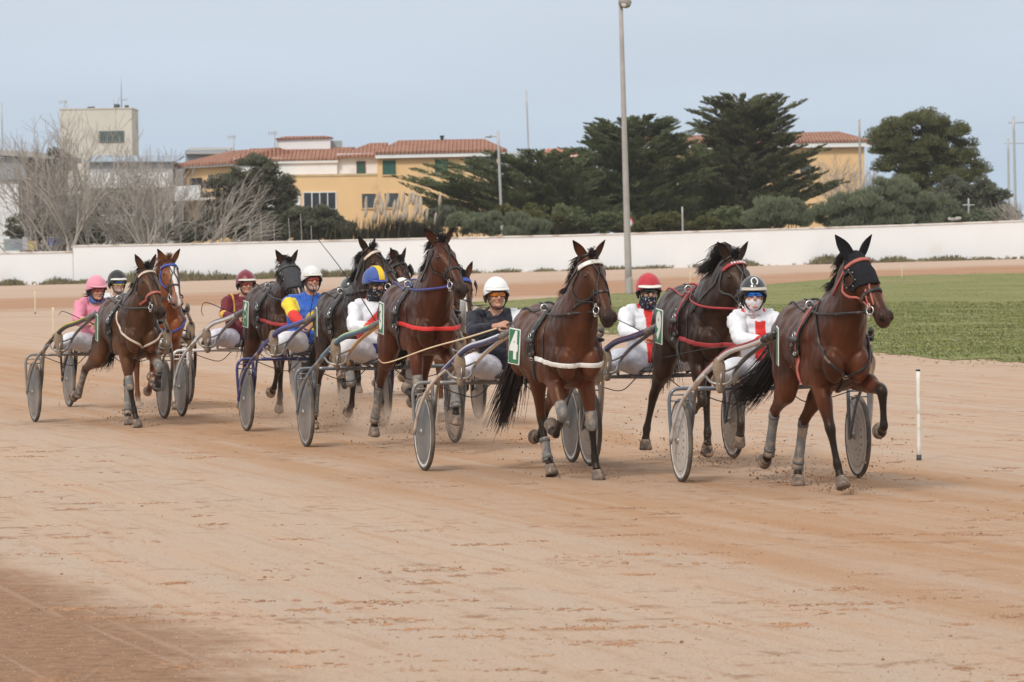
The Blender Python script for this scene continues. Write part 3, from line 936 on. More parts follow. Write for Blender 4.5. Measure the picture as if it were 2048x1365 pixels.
MB().loft([[q + nw * 1.3 + (0, 0, h.Z(394, 380)), q + nw * 1.3 + (0, 0, h.Z(369, 380)), q + nw * 1.15 + (0, 0, h.Z(369, 380)), q + nw * 1.15 + (0, 0, h.Z(394, 380))] for q in (q0, q1)]).build("balcony_parapet", M_WHT, h.root, smooth=False)
MB().loft([[q + nw * 1.3 + (0, 0, h.Z(395, 380) - 0.15), q + nw * 1.3 + (0, 0, h.Z(394, 380)), q + (0, 0, h.Z(394, 380)), q + (0, 0, h.Z(395, 380) - 0.15)] for q in (q0, q1)]).build("balcony_floor", M_WHT, h.root, smooth=False)
for x0, x1, y0, y1 in ((765, 792, 321, 350), (869.5, 896.5, 318.5, 347)): h.window(x0, x1, y0, y1, M_SHUT)
for x0, x1, y0, y1 in ((723, 751, 388, 416.5), (768.5, 796, 387, 415.5)): h.window(x0, x1, y0, y1, M_DSHUT)
h.window(712.5, 727, 324, 347, M_SHUT, mat("red_brown_frame", (0.16, 0.06, 0.05), 0.7), 2.2)
h.window(607, 670, 386, 418, M_GLASS, M_WHT, 0, bars=3)
h.window(585, 598, 386, 440, M_WHT, M_WHT, 0)
# loggia at the right end: post, and a flat dark panel painted as recess shade
lg = h.block("loggia_shade_panel", 931, 993, 313, 344, mat("loggia_shade_wall", (0.16, 0.16, 0.17), 0.8), -0.02, 0.05)
h.block("loggia_glazing", 936, 962, 316, 343, M_GLASS, -0.05, 0.02, lg)
h.block("loggia_glazing", 966, 988, 316, 343, M_GLASS, -0.05, 0.02, lg)
h.block("loggia_post", 993.5, 998, 308, 345, M_YEL, -0.35, 0.3)
ch = h.block("chimney", 879.5, 886, 271, 280, mat("dark_chimney", (0.06, 0.055, 0.055), 0.8), 4.3, 0.5)
h.block("chimney_cowl", 878, 887.5, 268.5, 271, M_DARK, 4.2, 0.7, ch)
pt_ = h.block("roof_room", 546, 655, 273, 300, M_WHT, 5.0, 3.5)
h.roof([(544, 274, 4.8), (657, 270.5, 4.8), (657, 270, 8.8), (544, 273, 8.8)], [(560, 268.5, 6.8), (640, 267.2, 6.8)], 0.08, pt_, name="room_roof")
h.block("solar_panel", 656, 678, 278, 294, M_GREYW, 5.6, 0.3)
def aerial(b, px, y0, y1, front, lab="aerial"):
    mb = MB(); x = b.X(px); za, zb_ = b.Z(y1, px), b.Z(y0, px)
    mb.tube([(x, front, za - 0.4), (x, front, zb_)], 0.035, seg=1, n=6)
    mb.tube([(x - 0.45, front, zb_ - 0.12), (x + 0.15, front, zb_ - 0.12)], 0.022, seg=1, n=5)
    for q in (-0.4, -0.22, -0.05, 0.1): mb.tube([(x + q, front, zb_ - 0.28), (x + q, front, zb_ + 0.04)], 0.018, seg=1, n=5)
    return mb.build(lab, M_GALV, b.root)
aerial(h, 543, 259, 292, 4.6)
aerial(h, 455, 265, 296, 7.0)

# second ochre house
h2 = Bld("house", "ochre house with tiled roof behind the tall cypress", 330, 1560)
h2.block("wall", 1270, 1729, 289, None, M_YEL, 0, 10)
h2.roof([(1255, 287, -0.6), (1742, 280.5, -0.6), (1742, 277, 10.6), (1255, 284, 10.6)], [(1300, 270, 5), (1688, 260, 5)], fascia=0.34)
for x0, x1, y0, y1 in ((1330, 1362, 330, 362), (1400, 1430, 332, 364), (1556, 1588, 352, 384), (1600, 1622, 330, 352)): h2.window(x0, x1, y0, y1, M_DSHUT, M_YEL)
# third roof
h3 = Bld("house", "small salmon tiled roof showing over the cypress tops", 350, 1100)
h3.block("wall", 1075, 1170, 312, None, M_WHT, 0, 7)
h3.roof([(1066, 317, -0.4), (1180, 315, -0.4), (1180, 310, 7.5), (1066, 312, 7.5)], [(1096, 296, 3.5), (1150, 294, 3.5)], m=mat("salmon_tiles", (0.45, 0.18, 0.12), 0.9, 0.1, var=0.12, vscale=2))
# shed
h4 = Bld("shed", "low shed with sloping grey roof beside the house", 320, 1040, "shed")
h4.block("wall", 1000, 1066, 320, None, M_WHT, 0, 6)
MB().add([(h4.X(998), -0.4, h4.Z(322, 1000)), (h4.X(1068), -0.4, h4.Z(320, 1066)), (h4.X(1066), 5, h4.Z(300, 1066)), (h4.X(1000), 5, h4.Z(302, 1000)), (h4.X(998), -0.4, h4.Z(324, 1000)), (h4.X(1068), -0.4, h4.Z(322, 1066)), (h4.X(1066), 5, h4.Z(303, 1066)), (h4.X(1000), 5, h4.Z(305, 1000))], [(0, 1, 2, 3), (4, 7, 6, 5), (0, 4, 5, 1), (1, 5, 6, 2), (2, 6, 7, 3), (3, 7, 4, 0)]).build("roof", mat("grey_sheet_roof", (0.33, 0.34, 0.34), 0.7, var=0.06), h4.root, smooth=False)
# tower
t = Bld("tower", "square beige concrete tower with louvred window above the bare trees", 320, 195, "tower")
t.block("wall", 121, 265, 219, None, M_CREAM, 0, 5.6)
t.block("parapet", 120, 266, 216.5, 219, M_CREAM, -0.05, 5.7)
wv = t.window(201, 247.5, 264, 282.5, M_GLASS, mat("louvre_grey", (0.16, 0.18, 0.17), 0.6), 0, bars=0)
lb = MB()
for i in range(11):
    q = t.X(201) + (t.X(247.5) - t.X(201)) * (i + 0.5) / 11
    lb.box((q - 0.045, -0.05, t.Z(282.5, 224)), (q + 0.045, -0.03, t.Z(264, 224)))
lb.build("louvre", mat("louvre_green_grey", (0.13, 0.17, 0.15), 0.6), wv, smooth=False)
for x0, x1, y0, y1 in ((174, 188, 213, 216.5), (227, 238, 208, 216.5), (249, 256, 210, 216.5)): t.block("roof_unit", x0, x1, y0, y1, M_DARK, 1.0, 0.5)
aerial(t, 131, 200, 216, 0.5)
mb = MB(); x = t.X(240)
mb.tube([(x, 2, t.Z(216, 240)), (x, 2, t.Z(172, 240)), (x, 2, t.Z(153, 240))], [0.05, 0.04, 0.02], seg=1, n=6); mb.tube([(x, 2, t.Z(199, 240)), (x + 0.4, 2, t.Z(198, 240)), (x + 0.4, 2, t.Z(194, 240))], 0.03, seg=1, n=5)
mb.build("roof_mast", M_GALV, t.root)
# grey hall at the left edge
g1 = Bld("hall", "low grey and white hall at the end of the wall", 275, 60, "hall")
g1.block("wall", -60, 36, 360, None, M_WHT, 0, 9)
g1.block("porch_wall", 36, 104, 322, None, M_BROWN, 1.2, 7)
for x0, x1 in ((34, 42), (58, 65), (78, 86)): g1.block("pillar", x0, x1, 340, None, mat("pinkish_pillar", (0.36, 0.30, 0.28), 0.9), 0.2, 0.5)
g1.block("cladding", -60, 52, 316, 360, M_GREYW, -0.3, 6)
MB().loft([[(g1.X(x), y, g1.Z(yy, x) - d) for y, d in ((-0.8, 0), (-0.8, 0.35), (9, 0.35), (9, 0))] for x, yy in ((-60, 297), (60, 304), (136, 312))]).build("roof", mat("hall_roof", (0.38, 0.365, 0.35), 0.8, var=0.06), g1.root, smooth=False)
# pale hall with a white balustrade
g2 = Bld("hall", "pale blue grey hall with white balustrade behind bare branches", 300, 260, "hall")
g2.block("wall", 178, 345, 324, None, mat("pale_blue_wall", (0.44, 0.44, 0.43), 0.8, var=0.06), 0, 9)
MB().loft([[(g2.X(x), y, g2.Z(yy, x)) for y, yy in ((-0.5, 325), (-0.5, 323), (8, 307), (8, 311))] for x in (170, 352)]).build("roof", M_BLUEG, g2.root, smooth=False)
for i in range(7):
    x0 = 182 + i * 23
    g2.block("balustrade_panel", x0, x0 + 17, 346, 371, M_WHT, -0.9, 0.12)
g2.block("balcony_slab", 178, 340, 371, 376, M_WHT, -1.0, 1.0)
for i in range(3): g2.window(190 + i * 50, 215 + i * 50, 395, 430, M_GLASS, M_WHT)
g3 = Bld("rooftop_block", "flat grey rooftop block behind the tiled wing", 345, 412, "building")
g3.block("wall", 371, 452, 300, None, M_GREYW, 0, 6)
MB().loft([[(g3.X(x), y, g3.Z(yy, x)) for y, yy in ((-0.5, 309), (-0.5, 307), (6, 292), (6, 295))] for x in (371, 456)]).build("roof", mat("warm_grey_roof", (0.33, 0.32, 0.31), 0.8), g3.root, smooth=False)
# scraps of colour behind the low wall: hoarding panels
hb_ = empty("hoarding", Matrix.Translation(P(70, 480, 226)), "low hoarding with blue and yellow panels behind the lower wall", "hoarding")
for x0, x1, y0, y1, c in ((94, 120, 476, 492, (0.05, 0.10, 0.38)), (57, 75, 482, 500, (0.55, 0.42, 0.18)), (10, 44, 478, 502, (0.30, 0.33, 0.36)), (45, 56, 474, 500, (0.45, 0.44, 0.44))):
    a, b_ = P(x0, y1, 226) - hb_.location, P(x1, y0, 226) - hb_.location
    MB().box((a.x, 0, a.z), (b_.x, 0.06, b_.z)).build("panel", mat("hoarding_%d" % x0, c, 0.7, var=0.2, vscale=2), hb_, smooth=False)
mb = MB()
for px in (8, 58, 112, 140):
    q = P(px, 478, 226) - hb_.location; mb.box((q.x - 0.04, 0.07, -2.6), (q.x + 0.04, 0.15, q.z))
mb.build("frame", M_GALV, hb_, smooth=False)
# stones on the wall
sp_ = P(1915, 441, WALL_D + 0.1)
st = MB(); random.seed(8)
for i in range(9): st.ell((random.uniform(-0.45, 0.45), random.uniform(-0.06, 0.08), random.uniform(0.0, 0.12)), (random.uniform(0.08, 0.16), 0.09, random.uniform(0.05, 0.09)), nu=8, nv=6)
o = link("stone_pile", remesh(st, 0.03, 1), mat("grey_stone", (0.33, 0.31, 0.29), 0.9, var=0.25, vscale=6)); o.location = sp_ + Vector((0, 0, 0.02)); tag(o, "small heap of grey stones lying on top of the wall", "stones")
# ------------------------------------------------------------------ trees and shrubs
def leaf_mat(name, c0, c1, rough=0.7, trans=0.35):
    m, n, l, b = nt(name)
    g = NG(m)
    geo = n.new("ShaderNodeNewGeometry")
    tc = n.new("ShaderNodeTexCoord")
    nz = g.noise(tc.outputs["Object"], 0.55, 4, 0.6)
    rnd = geo.outputs["Random Per Island"]
    f = g.math('ADD', g.math('MULTIPLY', rnd, 0.6), g.math('MULTIPLY', g.rng(nz, 0.3, 0.7), 0.5), clamp=True)
    col = g.mix(f, c0, c1)
    l.new(col, b.inputs["Base Color"])
    b.inputs["Roughness"].default_value = rough; b.inputs["Specular IOR Level"].default_value = 0.15
    tr = n.new("ShaderNodeBsdfTranslucent"); l.new(col, tr.inputs["Color"])      # thin leaves let light through
    mx = n.new("ShaderNodeMixShader"); mx.inputs[0].default_value = trans
    l.new(b.outputs[0], mx.inputs[1]); l.new(tr.outputs[0], mx.inputs[2])
    l.new(mx.outputs[0], n["Material Output"].inputs["Surface"])
    return m
L_CYP = leaf_mat("cypress_needles", (0.082, 0.105, 0.048), (0.190, 0.215, 0.104))
L_CYP2 = leaf_mat("olive_cypress_needles", (0.092, 0.106, 0.052), (0.205, 0.210, 0.108))
L_PINE = leaf_mat("pine_needles", (0.095, 0.110, 0.048), (0.190, 0.192, 0.088))
L_TAM = leaf_mat("tamarisk_leaves", (0.125, 0.150, 0.092), (0.235, 0.255, 0.160))
L_DARK = leaf_mat("dark_evergreen_leaves", (0.080, 0.087, 0.056), (0.175, 0.176, 0.116))
L_GREY = leaf_mat("grey_green_leaves", (0.105, 0.115, 0.082), (0.180, 0.184, 0.130))
L_YELG = leaf_mat("yellow_green_leaves", (0.085, 0.095, 0.034), (0.160, 0.150, 0.060))
M_BARK = mat("grey_brown_bark", (0.15, 0.12, 0.10), 0.95, 0.1, var=0.3, vscale=3, bump=0.5, bscale=12)
M_TWIG = mat("bare_twigs", (0.34, 0.305, 0.272), 0.95, 0.1, var=0.25, vscale=1.5)
M_TWIG2 = mat("pale_bare_twigs", (0.40, 0.355, 0.31), 0.95, 0.1, var=0.2, vscale=1.5)

def leaves(cs, rs, n, ln, wd, bias=(0, 0, 0.3), outw=0.6, jit=0.55, hollow=0.45, flat_low=True, horiz=0.0):
    """diamond leaves inside ellipsoids cs (k,3), rs (k,3); n leaves in all -> (n*4, 3)"""
    cs, rs = np.asarray(cs, float), np.asarray(rs, float)
    w = (rs[:, 0] * rs[:, 1] + rs[:, 0] * rs[:, 2]); w = w / w.sum()
    idx = np.random.choice(len(cs), n, p=w)
    d = np.random.normal(0, 1, (n, 3)); d /= np.linalg.norm(d, axis=1)[:, None]
    if flat_low: d[:, 2] = np.where(d[:, 2] < -0.2, d[:, 2] * 0.5, d[:, 2])
    rad = np.random.uniform(0, 1, n) ** hollow
    pos = cs[idx] + d * rs[idx] * rad[:, None]
    ax = d * np.array((1, 1, 0.5)) * outw + np.asarray(bias) + np.random.normal(0, jit, (n, 3))
    ax /= np.linalg.norm(ax, axis=1)[:, None] + 1e-9
    sd = np.cross(ax, np.random.normal(0, 1, (n, 3)) * (1 - horiz) + np.array((0, 0, 1.6)) * horiz); sd /= np.linalg.norm(sd, axis=1)[:, None] + 1e-9
    L = ln * np.random.uniform(0.6, 1.3, n)[:, None]; Wd = wd * np.random.uniform(0.6, 1.3, n)[:, None]
    q = np.stack([pos - ax * L * 0.5, pos + sd * Wd * 0.5, pos + ax * L * 0.5, pos - sd * Wd * 0.5], 1)
    return q.reshape(-1, 3)

def layered_tree(name, label, cat, px, D, levels, nl, nleaf, lm, seed, trunk_lean=0.0, ln=0.24, wd=0.062, flat=0.20, rise=0.36, group=None, padw=0.85, trunk_r=0.24):
    """levels: (py, left reach px, right reach px) from the lowest boughs to the top"""
    random.seed(seed); np.random.seed(seed)
    k = PX(D); b_ = P(px, 480, D); base = Vector((b_.x, D, gz(b_.x, D)))
    root = empty(name, Matrix.Translation(base), label, cat, group)
    lv = [(P(px, py, D).z - base.z, a * k, b * k) for py, a, b in levels]
    H_ = lv[-1][0]
    zs = np.array([v[0] for v in lv]); ls = np.array([v[1] for v in lv]); rs = np.array([v[2] for v in lv])
    tr = MB()
    cx = lambda z: trunk_lean * z / H_ + 0.12 * math.sin(z * 0.9 + seed)
    tp = [(cx(z), 0, z) for z in np.linspace(-0.2, H_ * 0.93, 9)]
    tr.tube(tp, np.linspace(trunk_r, 0.03, 9), seg=2, n=9)
    Q0, Q1, SR = [], [], []          # sprays: start, tip, radius
    for i in range(nl):
        z = zs[0] + (H_ - zs[0]) * (i + random.uniform(0, 1)) / nl
        az = random.uniform(0, 2 * math.pi)
        ca, sa = math.cos(az), math.sin(az)
        left, right = np.interp(z, zs, ls), np.interp(z, zs, rs)
        cxo = (right - left) / 2; half = (right + left) / 2
        reach = half * random.uniform(0.60, 1.04)
        tip = np.array((cx(z) + cxo + ca * reach, sa * reach * 0.8, z))
        z0 = max(0.4, z - reach * rise - 0.25)
        st = np.array((cx(z0), 0, z0))
        mid = st * 0.45 + tip * 0.55 + np.array((0, 0, -0.12 * reach * rise))
        tr.tube([st, mid, tip], [0.05 + 0.012 * reach, 0.04, 0.012], seg=3, n=5)
        hd_ = nrm(np.array((tip[0] - st[0], tip[1] - st[1], 0.001)))
        ns = 5 + int(reach * 1.1)
        for k_ in range(ns):
            t_ = random.uniform(0.34, 1.0) if k_ else 1.0
            q = (1 - t_) ** 2 * st + 2 * t_ * (1 - t_) * mid + t_ * t_ * tip
            a = random.gauss(0, 0.75) if k_ else 0.0
            d = np.array((hd_[0] * math.cos(a) - hd_[1] * math.sin(a), hd_[0] * math.sin(a) + hd_[1] * math.cos(a), random.uniform(0.12, 0.42)))
            L_ = padw * random.uniform(0.75, 1.45) * (0.75 + 0.12 * reach)
            q = q - nrm(d) * L_ * 0.35 + np.array((0, random.gauss(0, 0.15), 0))
            Q0.append(q); Q1.append(q + nrm(d) * L_); SR.append(random.uniform(0.20, 0.34) * (0.8 + 0.25 * L_))
    for k_ in range(6):
        q = np.array((cx(H_), 0, H_ - 0.5)); Q0.append(q); Q1.append(q + np.array((random.gauss(0, 0.3), random.gauss(0, 0.3), 0.6))); SR.append(0.2)
    tr.build("trunk", M_BARK, root)
    quads_mesh("crown", sprays(np.array(Q0), np.array(Q1), np.array(SR), nleaf, ln, wd, flat), lm, root)
    return root

def sprays(A, B, Rr, n, ln, wd, flat):
    """needle tufts along upswept, pointed sprays"""
    Ls = np.linalg.norm(B - A, axis=1)
    w = Ls * Rr; idx = np.random.choice(len(A), n, p=w / w.sum())
    t = np.random.uniform(0, 1, n) ** 0.8
    D = (B - A)[idx] / Ls[idx][:, None]
    S = np.cross(D, (0, 0, 1.0)); S /= np.linalg.norm(S, axis=1)[:, None]
    U = np.cross(S, D)
    r = Rr[idx] * np.minimum(1.0, t * 3.5 + 0.25) * (1.02 - t) ** 0.65
    th = np.random.uniform(0, 2 * math.pi, n); q = np.sqrt(np.random.uniform(0, 1, n))
    y = np.cos(th) * q * r * 1.35; z = np.sin(th) * q * r; z = np.where(z < 0, z * flat * 2.2, z * 0.75)
    pos = A[idx] + D * (t * Ls[idx])[:, None] + S * y[:, None] + U * z[:, None]
    ax = D * 1.0 + S * (y / (Rr[idx] + 1e-3))[:, None] * 0.5 + np.array((0, 0, 0.35)) + np.random.normal(0, 0.28, (n, 3))
    ax /= np.linalg.norm(ax, axis=1)[:, None]
    sd = np.cross(ax, np.random.normal(0, 0.45, (n, 3)) + np.array((0, 0, 1.0))); sd /= np.linalg.norm(sd, axis=1)[:, None] + 1e-9
    L = ln * np.random.uniform(0.6, 1.3, n)[:, None]; W = wd * np.random.uniform(0.6, 1.3, n)[:, None]
    return np.stack([pos - ax * L * 0.5, pos + sd * W * 0.5, pos + ax * L * 0.5, pos - sd * W * 0.5], 1).reshape(-1, 3)

def round_tree(name, label, cat, px, D, ellipses, nleaf, lm, seed, trunk=True, ln=0.26, wd=0.09, bias=(0, 0, 0.35), clump=0.55, nclump=90, group=None, jit=0.5, trunk_px=None, stems=None, hollow=0.6):
    """ellipses: (px, py, rx px, ry px) lobes of the crown, filled with leafy clumps"""
    random.seed(seed); np.random.seed(seed)
    k = PX(D); b_ = P(px, 480, D); base = Vector((b_.x, D, gz(b_.x, D)))
    root = empty(name, Matrix.Translation(base), label, cat, group)
    cs, rr = [], []
    E = []
    for ex, ey, rx, ry in ellipses:
        c = P(ex, ey, D) - base
        E.append((np.array((c.x, 0, c.z)), rx * k, ry * k))
    areas = np.array([e[1] * e[2] for e in E]); areas = areas / areas.sum()
    for i in range(nclump):
        c, rx, rz = E[np.random.choice(len(E), p=areas)]
        d = np.random.normal(0, 1, 3); d /= np.linalg.norm(d)
        rad = random.uniform(0.25, 1.0) ** 0.5
        p_ = c + d * np.array((rx, min(rx, 2.5) * 0.9, rz)) * rad * 0.88
        p_[2] = max(p_[2], 0.15)
        w = clump * random.uniform(0.6, 1.25)
        cs.append(p_); rr.append((w, w, w * 0.75))
    tr = MB()
    tx = 0 if trunk_px is None else (P(trunk_px, 480, D).x - base.x)
    if trunk:
        top = np.mean([c for c in cs], axis=0)
        tr.tube([(tx, 0, -0.2), (tx * 0.8 + top[0] * 0.2, 0, top[2] * 0.4), top], [0.22, 0.16, 0.07], seg=4, n=8)
        for i in random.sample(range(len(cs)), min(16, len(cs))):
            st = np.array((tx * 0.8 + top[0] * 0.2, 0, top[2] * random.uniform(0.35, 0.8)))
            tr.tube([st, st * 0.4 + cs[i] * 0.6 + (0, 0, -0.15), cs[i]], [0.07, 0.045, 0.015], seg=3, n=5)
    else:
        for i in random.sample(range(len(cs)), min(22, len(cs))):
            st = np.array((cs[i][0] * 0.5, cs[i][1] * 0.4, 0))
            tr.tube([st, st * 0.5 + cs[i] * 0.5, cs[i]], [0.04, 0.03, 0.012], seg=2, n=5)
    tr.build("trunk" if trunk else "stems", M_BARK, root)
    quads_mesh("crown" if trunk else "foliage", leaves(cs, rr, nleaf, ln, wd, bias=bias, outw=0.7, jit=jit, hollow=hollow, horiz=0.35), lm, root)
    return root

def bare_tree(label, px, D, top_py, spread, seed, m=M_TWIG, lean=0.0, stems=3, depth=5, r0=0.10, curl=0.5, group="bare winter trees behind the wall"):
    random.seed(seed); np.random.seed(seed)
    b_ = P(px, 480, D); base = Vector((b_.x, D, gz(b_.x, D)))
    root = empty("bare_tree", Matrix.Translation(base), label, "tree", group)
    H_ = P(px, top_py, D).z - base.z
    tr, tw = MB(), MB()
    def grow(p, d, L, r, lev):
        pts = [p]; dd = d
        nseg = 4
        for i in range(nseg):
            dd = nrm(dd + np.random.normal(0, 0.13, 3) + np.array((lean * 0.04, 0, 0.05)))
            pts.append(pts[-1] + dd * L / nseg)
        rr = np.linspace(r, max(0.009, r * 0.62), nseg + 1)
        (tr if lev < 2 else tw).tube(np.array(pts), rr, seg=1, n=6 if lev < 2 else (4 if lev < 4 else 3), cap=False)
        if lev >= depth: return
        nk = (4, 3, 3, 2, 2)[lev]
        for i in range(nk):
            q = pts[random.choice((2, 3, 4)) if i else 4]
            ax = np.random.normal(0, 1, 3); ax -= dd * (ax @ dd); ax = nrm(ax)
            a = random.uniform(0.35, 0.85) * spread
            nd = nrm(dd * math.cos(a) + ax * math.sin(a) + np.array((lean * 0.12, 0, 0.10)))
            grow(q, nd, L * random.uniform(0.62, 0.85), max(0.011, r * random.uniform(0.48, 0.68)), lev + 1)
    for s_ in range(stems):
        d = nrm(np.array((random.gauss(lean * 0.5, 0.28), random.gauss(0, 0.2), 1.0)))
        grow(np.array((random.gauss(0, 0.25), random.gauss(0, 0.2), -0.1)), d, H_ * random.uniform(0.28, 0.36), r0 * random.uniform(0.7, 1.1), 0)
    tr.build("trunk", m, root)
    tw.build("twigs", m, root)
    return root

TG = "evergreen trees behind the wall"
SG = "shrubs behind the wall"
# cypresses: the spreading mass, its leaning neighbour and the tall crown
layered_tree("cypress_tree", "broad dark green cypress behind the lamp post", "tree", 1275, 246, [(440, 150, 120), (405, 190, 135), (360, 190, 150), (320, 165, 140), (285, 130, 118), (258, 110, 105), (242, 62, 66), (236, 34, 40)], 220, 170000, L_CYP, 31, group=TG)
layered_tree("cypress_tree", "low leaning cypress reaching toward the yellow house", "tree", 1120, 240, [(455, 90, 110), (425, 230, 130), (390, 300, 130), (360, 280, 120), (335, 250, 110), (316, 150, 100), (302, 80, 70)], 200, 150000, L_CYP, 32, trunk_lean=-1.0, group=TG)
layered_tree("cypress_tree", "tallest cypress with a flat spreading top", "tree", 1490, 252, [(440, 110, 120), (400, 130, 180), (350, 130, 185), (310, 110, 160), (285, 80, 120), (262, 96, 92), (240, 92, 96), (215, 94, 104), (200, 86, 80), (191, 56, 50)], 240, 180000, L_CYP2, 33, group=TG)
layered_tree("cypress_tree", "shaded understorey cypress between the broad one and the tallest", "tree", 1395, 262, [(455, 110, 100), (420, 130, 120), (380, 130, 120), (340, 110, 100), (310, 80, 80), (290, 40, 40)], 120, 75000, L_CYP, 34, group=TG)
round_tree("pine_tree", "rounded stone pine rising behind the second yellow house's end wall", "tree", 1862, 262, [(1835, 268, 110, 42), (1780, 275, 62, 38), (1890, 285, 72, 50), (1925, 325, 52, 46), (1830, 322, 92, 42), (1870, 355, 95, 34), (1790, 310, 58, 36), (1855, 245, 60, 22), (1830, 380, 90, 26), (1940, 350, 36, 36)], 110000, L_PINE, 41, trunk_px=1868, nclump=270, clump=0.62, group=TG, ln=0.20, wd=0.058)
# evergreens by the house
round_tree("evergreen_tree", "dark olive evergreen beside the pale leaning branches", "tree", 495, 232, [(505, 345, 55, 38), (480, 390, 85, 50), (540, 400, 55, 60), (450, 440, 62, 48), (572, 390, 26, 44), (520, 450, 85, 46)], 80000, L_DARK, 42, nclump=260, clump=0.50, group=TG, ln=0.20, wd=0.07)
round_tree("evergreen_tree", "patchy dark evergreen half hidden in the bare trees", "tree", 115, 246, [(112, 325, 34, 22), (105, 405, 38, 32), (175, 405, 40, 30), (240, 400, 50, 26), (150, 450, 60, 24)], 15000, L_DARK, 43, nclump=60, clump=0.5, group=TG)
round_tree("shrub", "rounded dark shrub in front of the yellow house", "shrub", 635, 224, [(635, 452, 72, 40), (600, 448, 42, 34), (680, 462, 30, 24)], 32000, L_DARK, 44, trunk=False, nclump=120, clump=0.42, group=SG)
round_tree("shrub", "grey green feathery shrub below the street lamp", "shrub", 985, 222, [(940, 448, 50, 24), (1010, 450, 70, 26), (1065, 458, 40, 16)], 30000, L_TAM, 45, trunk=False, nclump=90, clump=0.38, bias=(0, 0, 1.3), jit=0.45, ln=0.25, wd=0.042, group=SG)
round_tree("shrub", "yellowish shrub under the leaning cypress", "shrub", 1065, 229, [(1060, 425, 50, 20), (1020, 430, 40, 18), (1090, 440, 40, 20)], 7000, L_YELG, 46, trunk=False, nclump=34, clump=0.4, group=SG)
round_tree("shrub", "small shrub at the foot of the broad cypress", "shrub", 1300, 224, [(1290, 450, 36, 18), (1340, 445, 30, 20), (1410, 452, 40, 14)], 8000, L_YELG, 47, trunk=False, nclump=36, clump=0.38, group=SG)
round_tree("shrub", "feathery tamarisk shrub below the tallest cypress", "shrub", 1555, 222, [(1555, 428, 62, 34), (1520, 440, 36, 22), (1600, 432, 30, 24)], 28000, L_TAM, 48, trunk=False, nclump=90, clump=0.42, bias=(0, 0, 1.3), jit=0.45, ln=0.27, wd=0.042, group=SG)
round_tree("shrub", "largest feathery tamarisk shrub below the stone pine", "shrub", 1770, 223, [(1700, 415, 70, 40), (1775, 405, 80, 50), (1850, 415, 60, 40), (1800, 378, 36, 22), (1660, 430, 40, 26), (1895, 425, 28, 26), (1770, 445, 150, 22)], 90000, L_TAM, 49, trunk=False, nclump=230, clump=0.46, bias=(0, 0, 1.3), jit=0.45, ln=0.27, wd=0.042, group=SG)
round_tree("shrub", "dull grey green shrub between the tamarisk and the utility poles", "shrub", 1955, 240, [(1945, 395, 65, 42), (1990, 405, 36, 40), (1905, 390, 40, 30), (1950, 430, 90, 24)], 34000, L_GREY, 50, trunk=False, nclump=140, clump=0.48, group=SG)
round_tree("shrub", "low green shrub along the wall top under the cross shaped pole", "shrub", 1945, 224, [(1925, 436, 50, 14), (1975, 438, 40, 12)], 8000, L_TAM, 51, trunk=False, nclump=36, clump=0.32, group=SG)
round_tree("shrub", "dark brush filling the foot of the bare trees", "shrub", 250, 238, [(60, 460, 70, 30), (180, 465, 80, 26), (300, 470, 80, 24), (390, 465, 60, 26)], 16000, L_DARK, 52, trunk=False, nclump=90, clump=0.45, group=SG)
round_tree("shrub", "shadowy shrub behind the reeds", "shrub", 760, 228, [(760, 470, 60, 16), (840, 462, 50, 22), (880, 440, 40, 30)], 9000, L_GREY, 53, trunk=False, nclump=44, clump=0.4, group=SG)
round_tree("shrub", "dark shrub in the shade under the broad cypress", "shrub", 1180, 234, [(1130, 440, 60, 24), (1210, 445, 60, 22), (1450, 440, 46, 24)], 11000, L_CYP, 54, trunk=False, nclump=60, clump=0.45, group=SG)
# bare trees
bare_tree("tall bare tree before the beige tower", 170, 230, 222, 0.75, 61, stems=4, depth=5)
bare_tree("tall pale limbed bare tree in front of the tower's left corner", 128, 222, 205, 0.55, 70, m=M_TWIG2, stems=3, depth=4, r0=0.11)
bare_tree("open pale bare tree at the end of the tower", 300, 222, 262, 0.6, 73, m=M_TWIG2, stems=3, depth=4, r0=0.09)
bare_tree("bare tree with upright twigs before the pale hall", 262, 228, 285, 0.75, 62, stems=4, depth=5, r0=0.08)
bare_tree("spreading bare tree between the pale hall and the tiled wing", 335, 227, 300, 0.85, 63, stems=4, depth=5, r0=0.08)
bare_tree("pale bare tree whose branches sweep across the dark evergreen", 405, 225, 320, 0.60, 64, m=M_TWIG2, lean=1.4, stems=4, depth=4, r0=0.085)
bare_tree("thin bare tree before the grey hall", 30, 228, 262, 0.75, 65, stems=3, depth=5, r0=0.07)
bare_tree("low tangled bare tree beside the lower wall", 100, 224, 330, 0.95, 66, stems=4, depth=5, r0=0.06)
bare_tree("low bare tree over the joint of the two walls", 215, 224, 350, 0.95, 67, stems=5, depth=5, r0=0.06)
bare_tree("pale bare tree beyond the right end shrubs", 2062, 224, 345, 0.7, 68, m=M_TWIG2, lean=-0.8, stems=4, depth=4, r0=0.06)
bare_tree("leafless brownish tree before the second yellow house's end wall", 1690, 300, 290, 0.8, 69, stems=4, depth=5, r0=0.08)

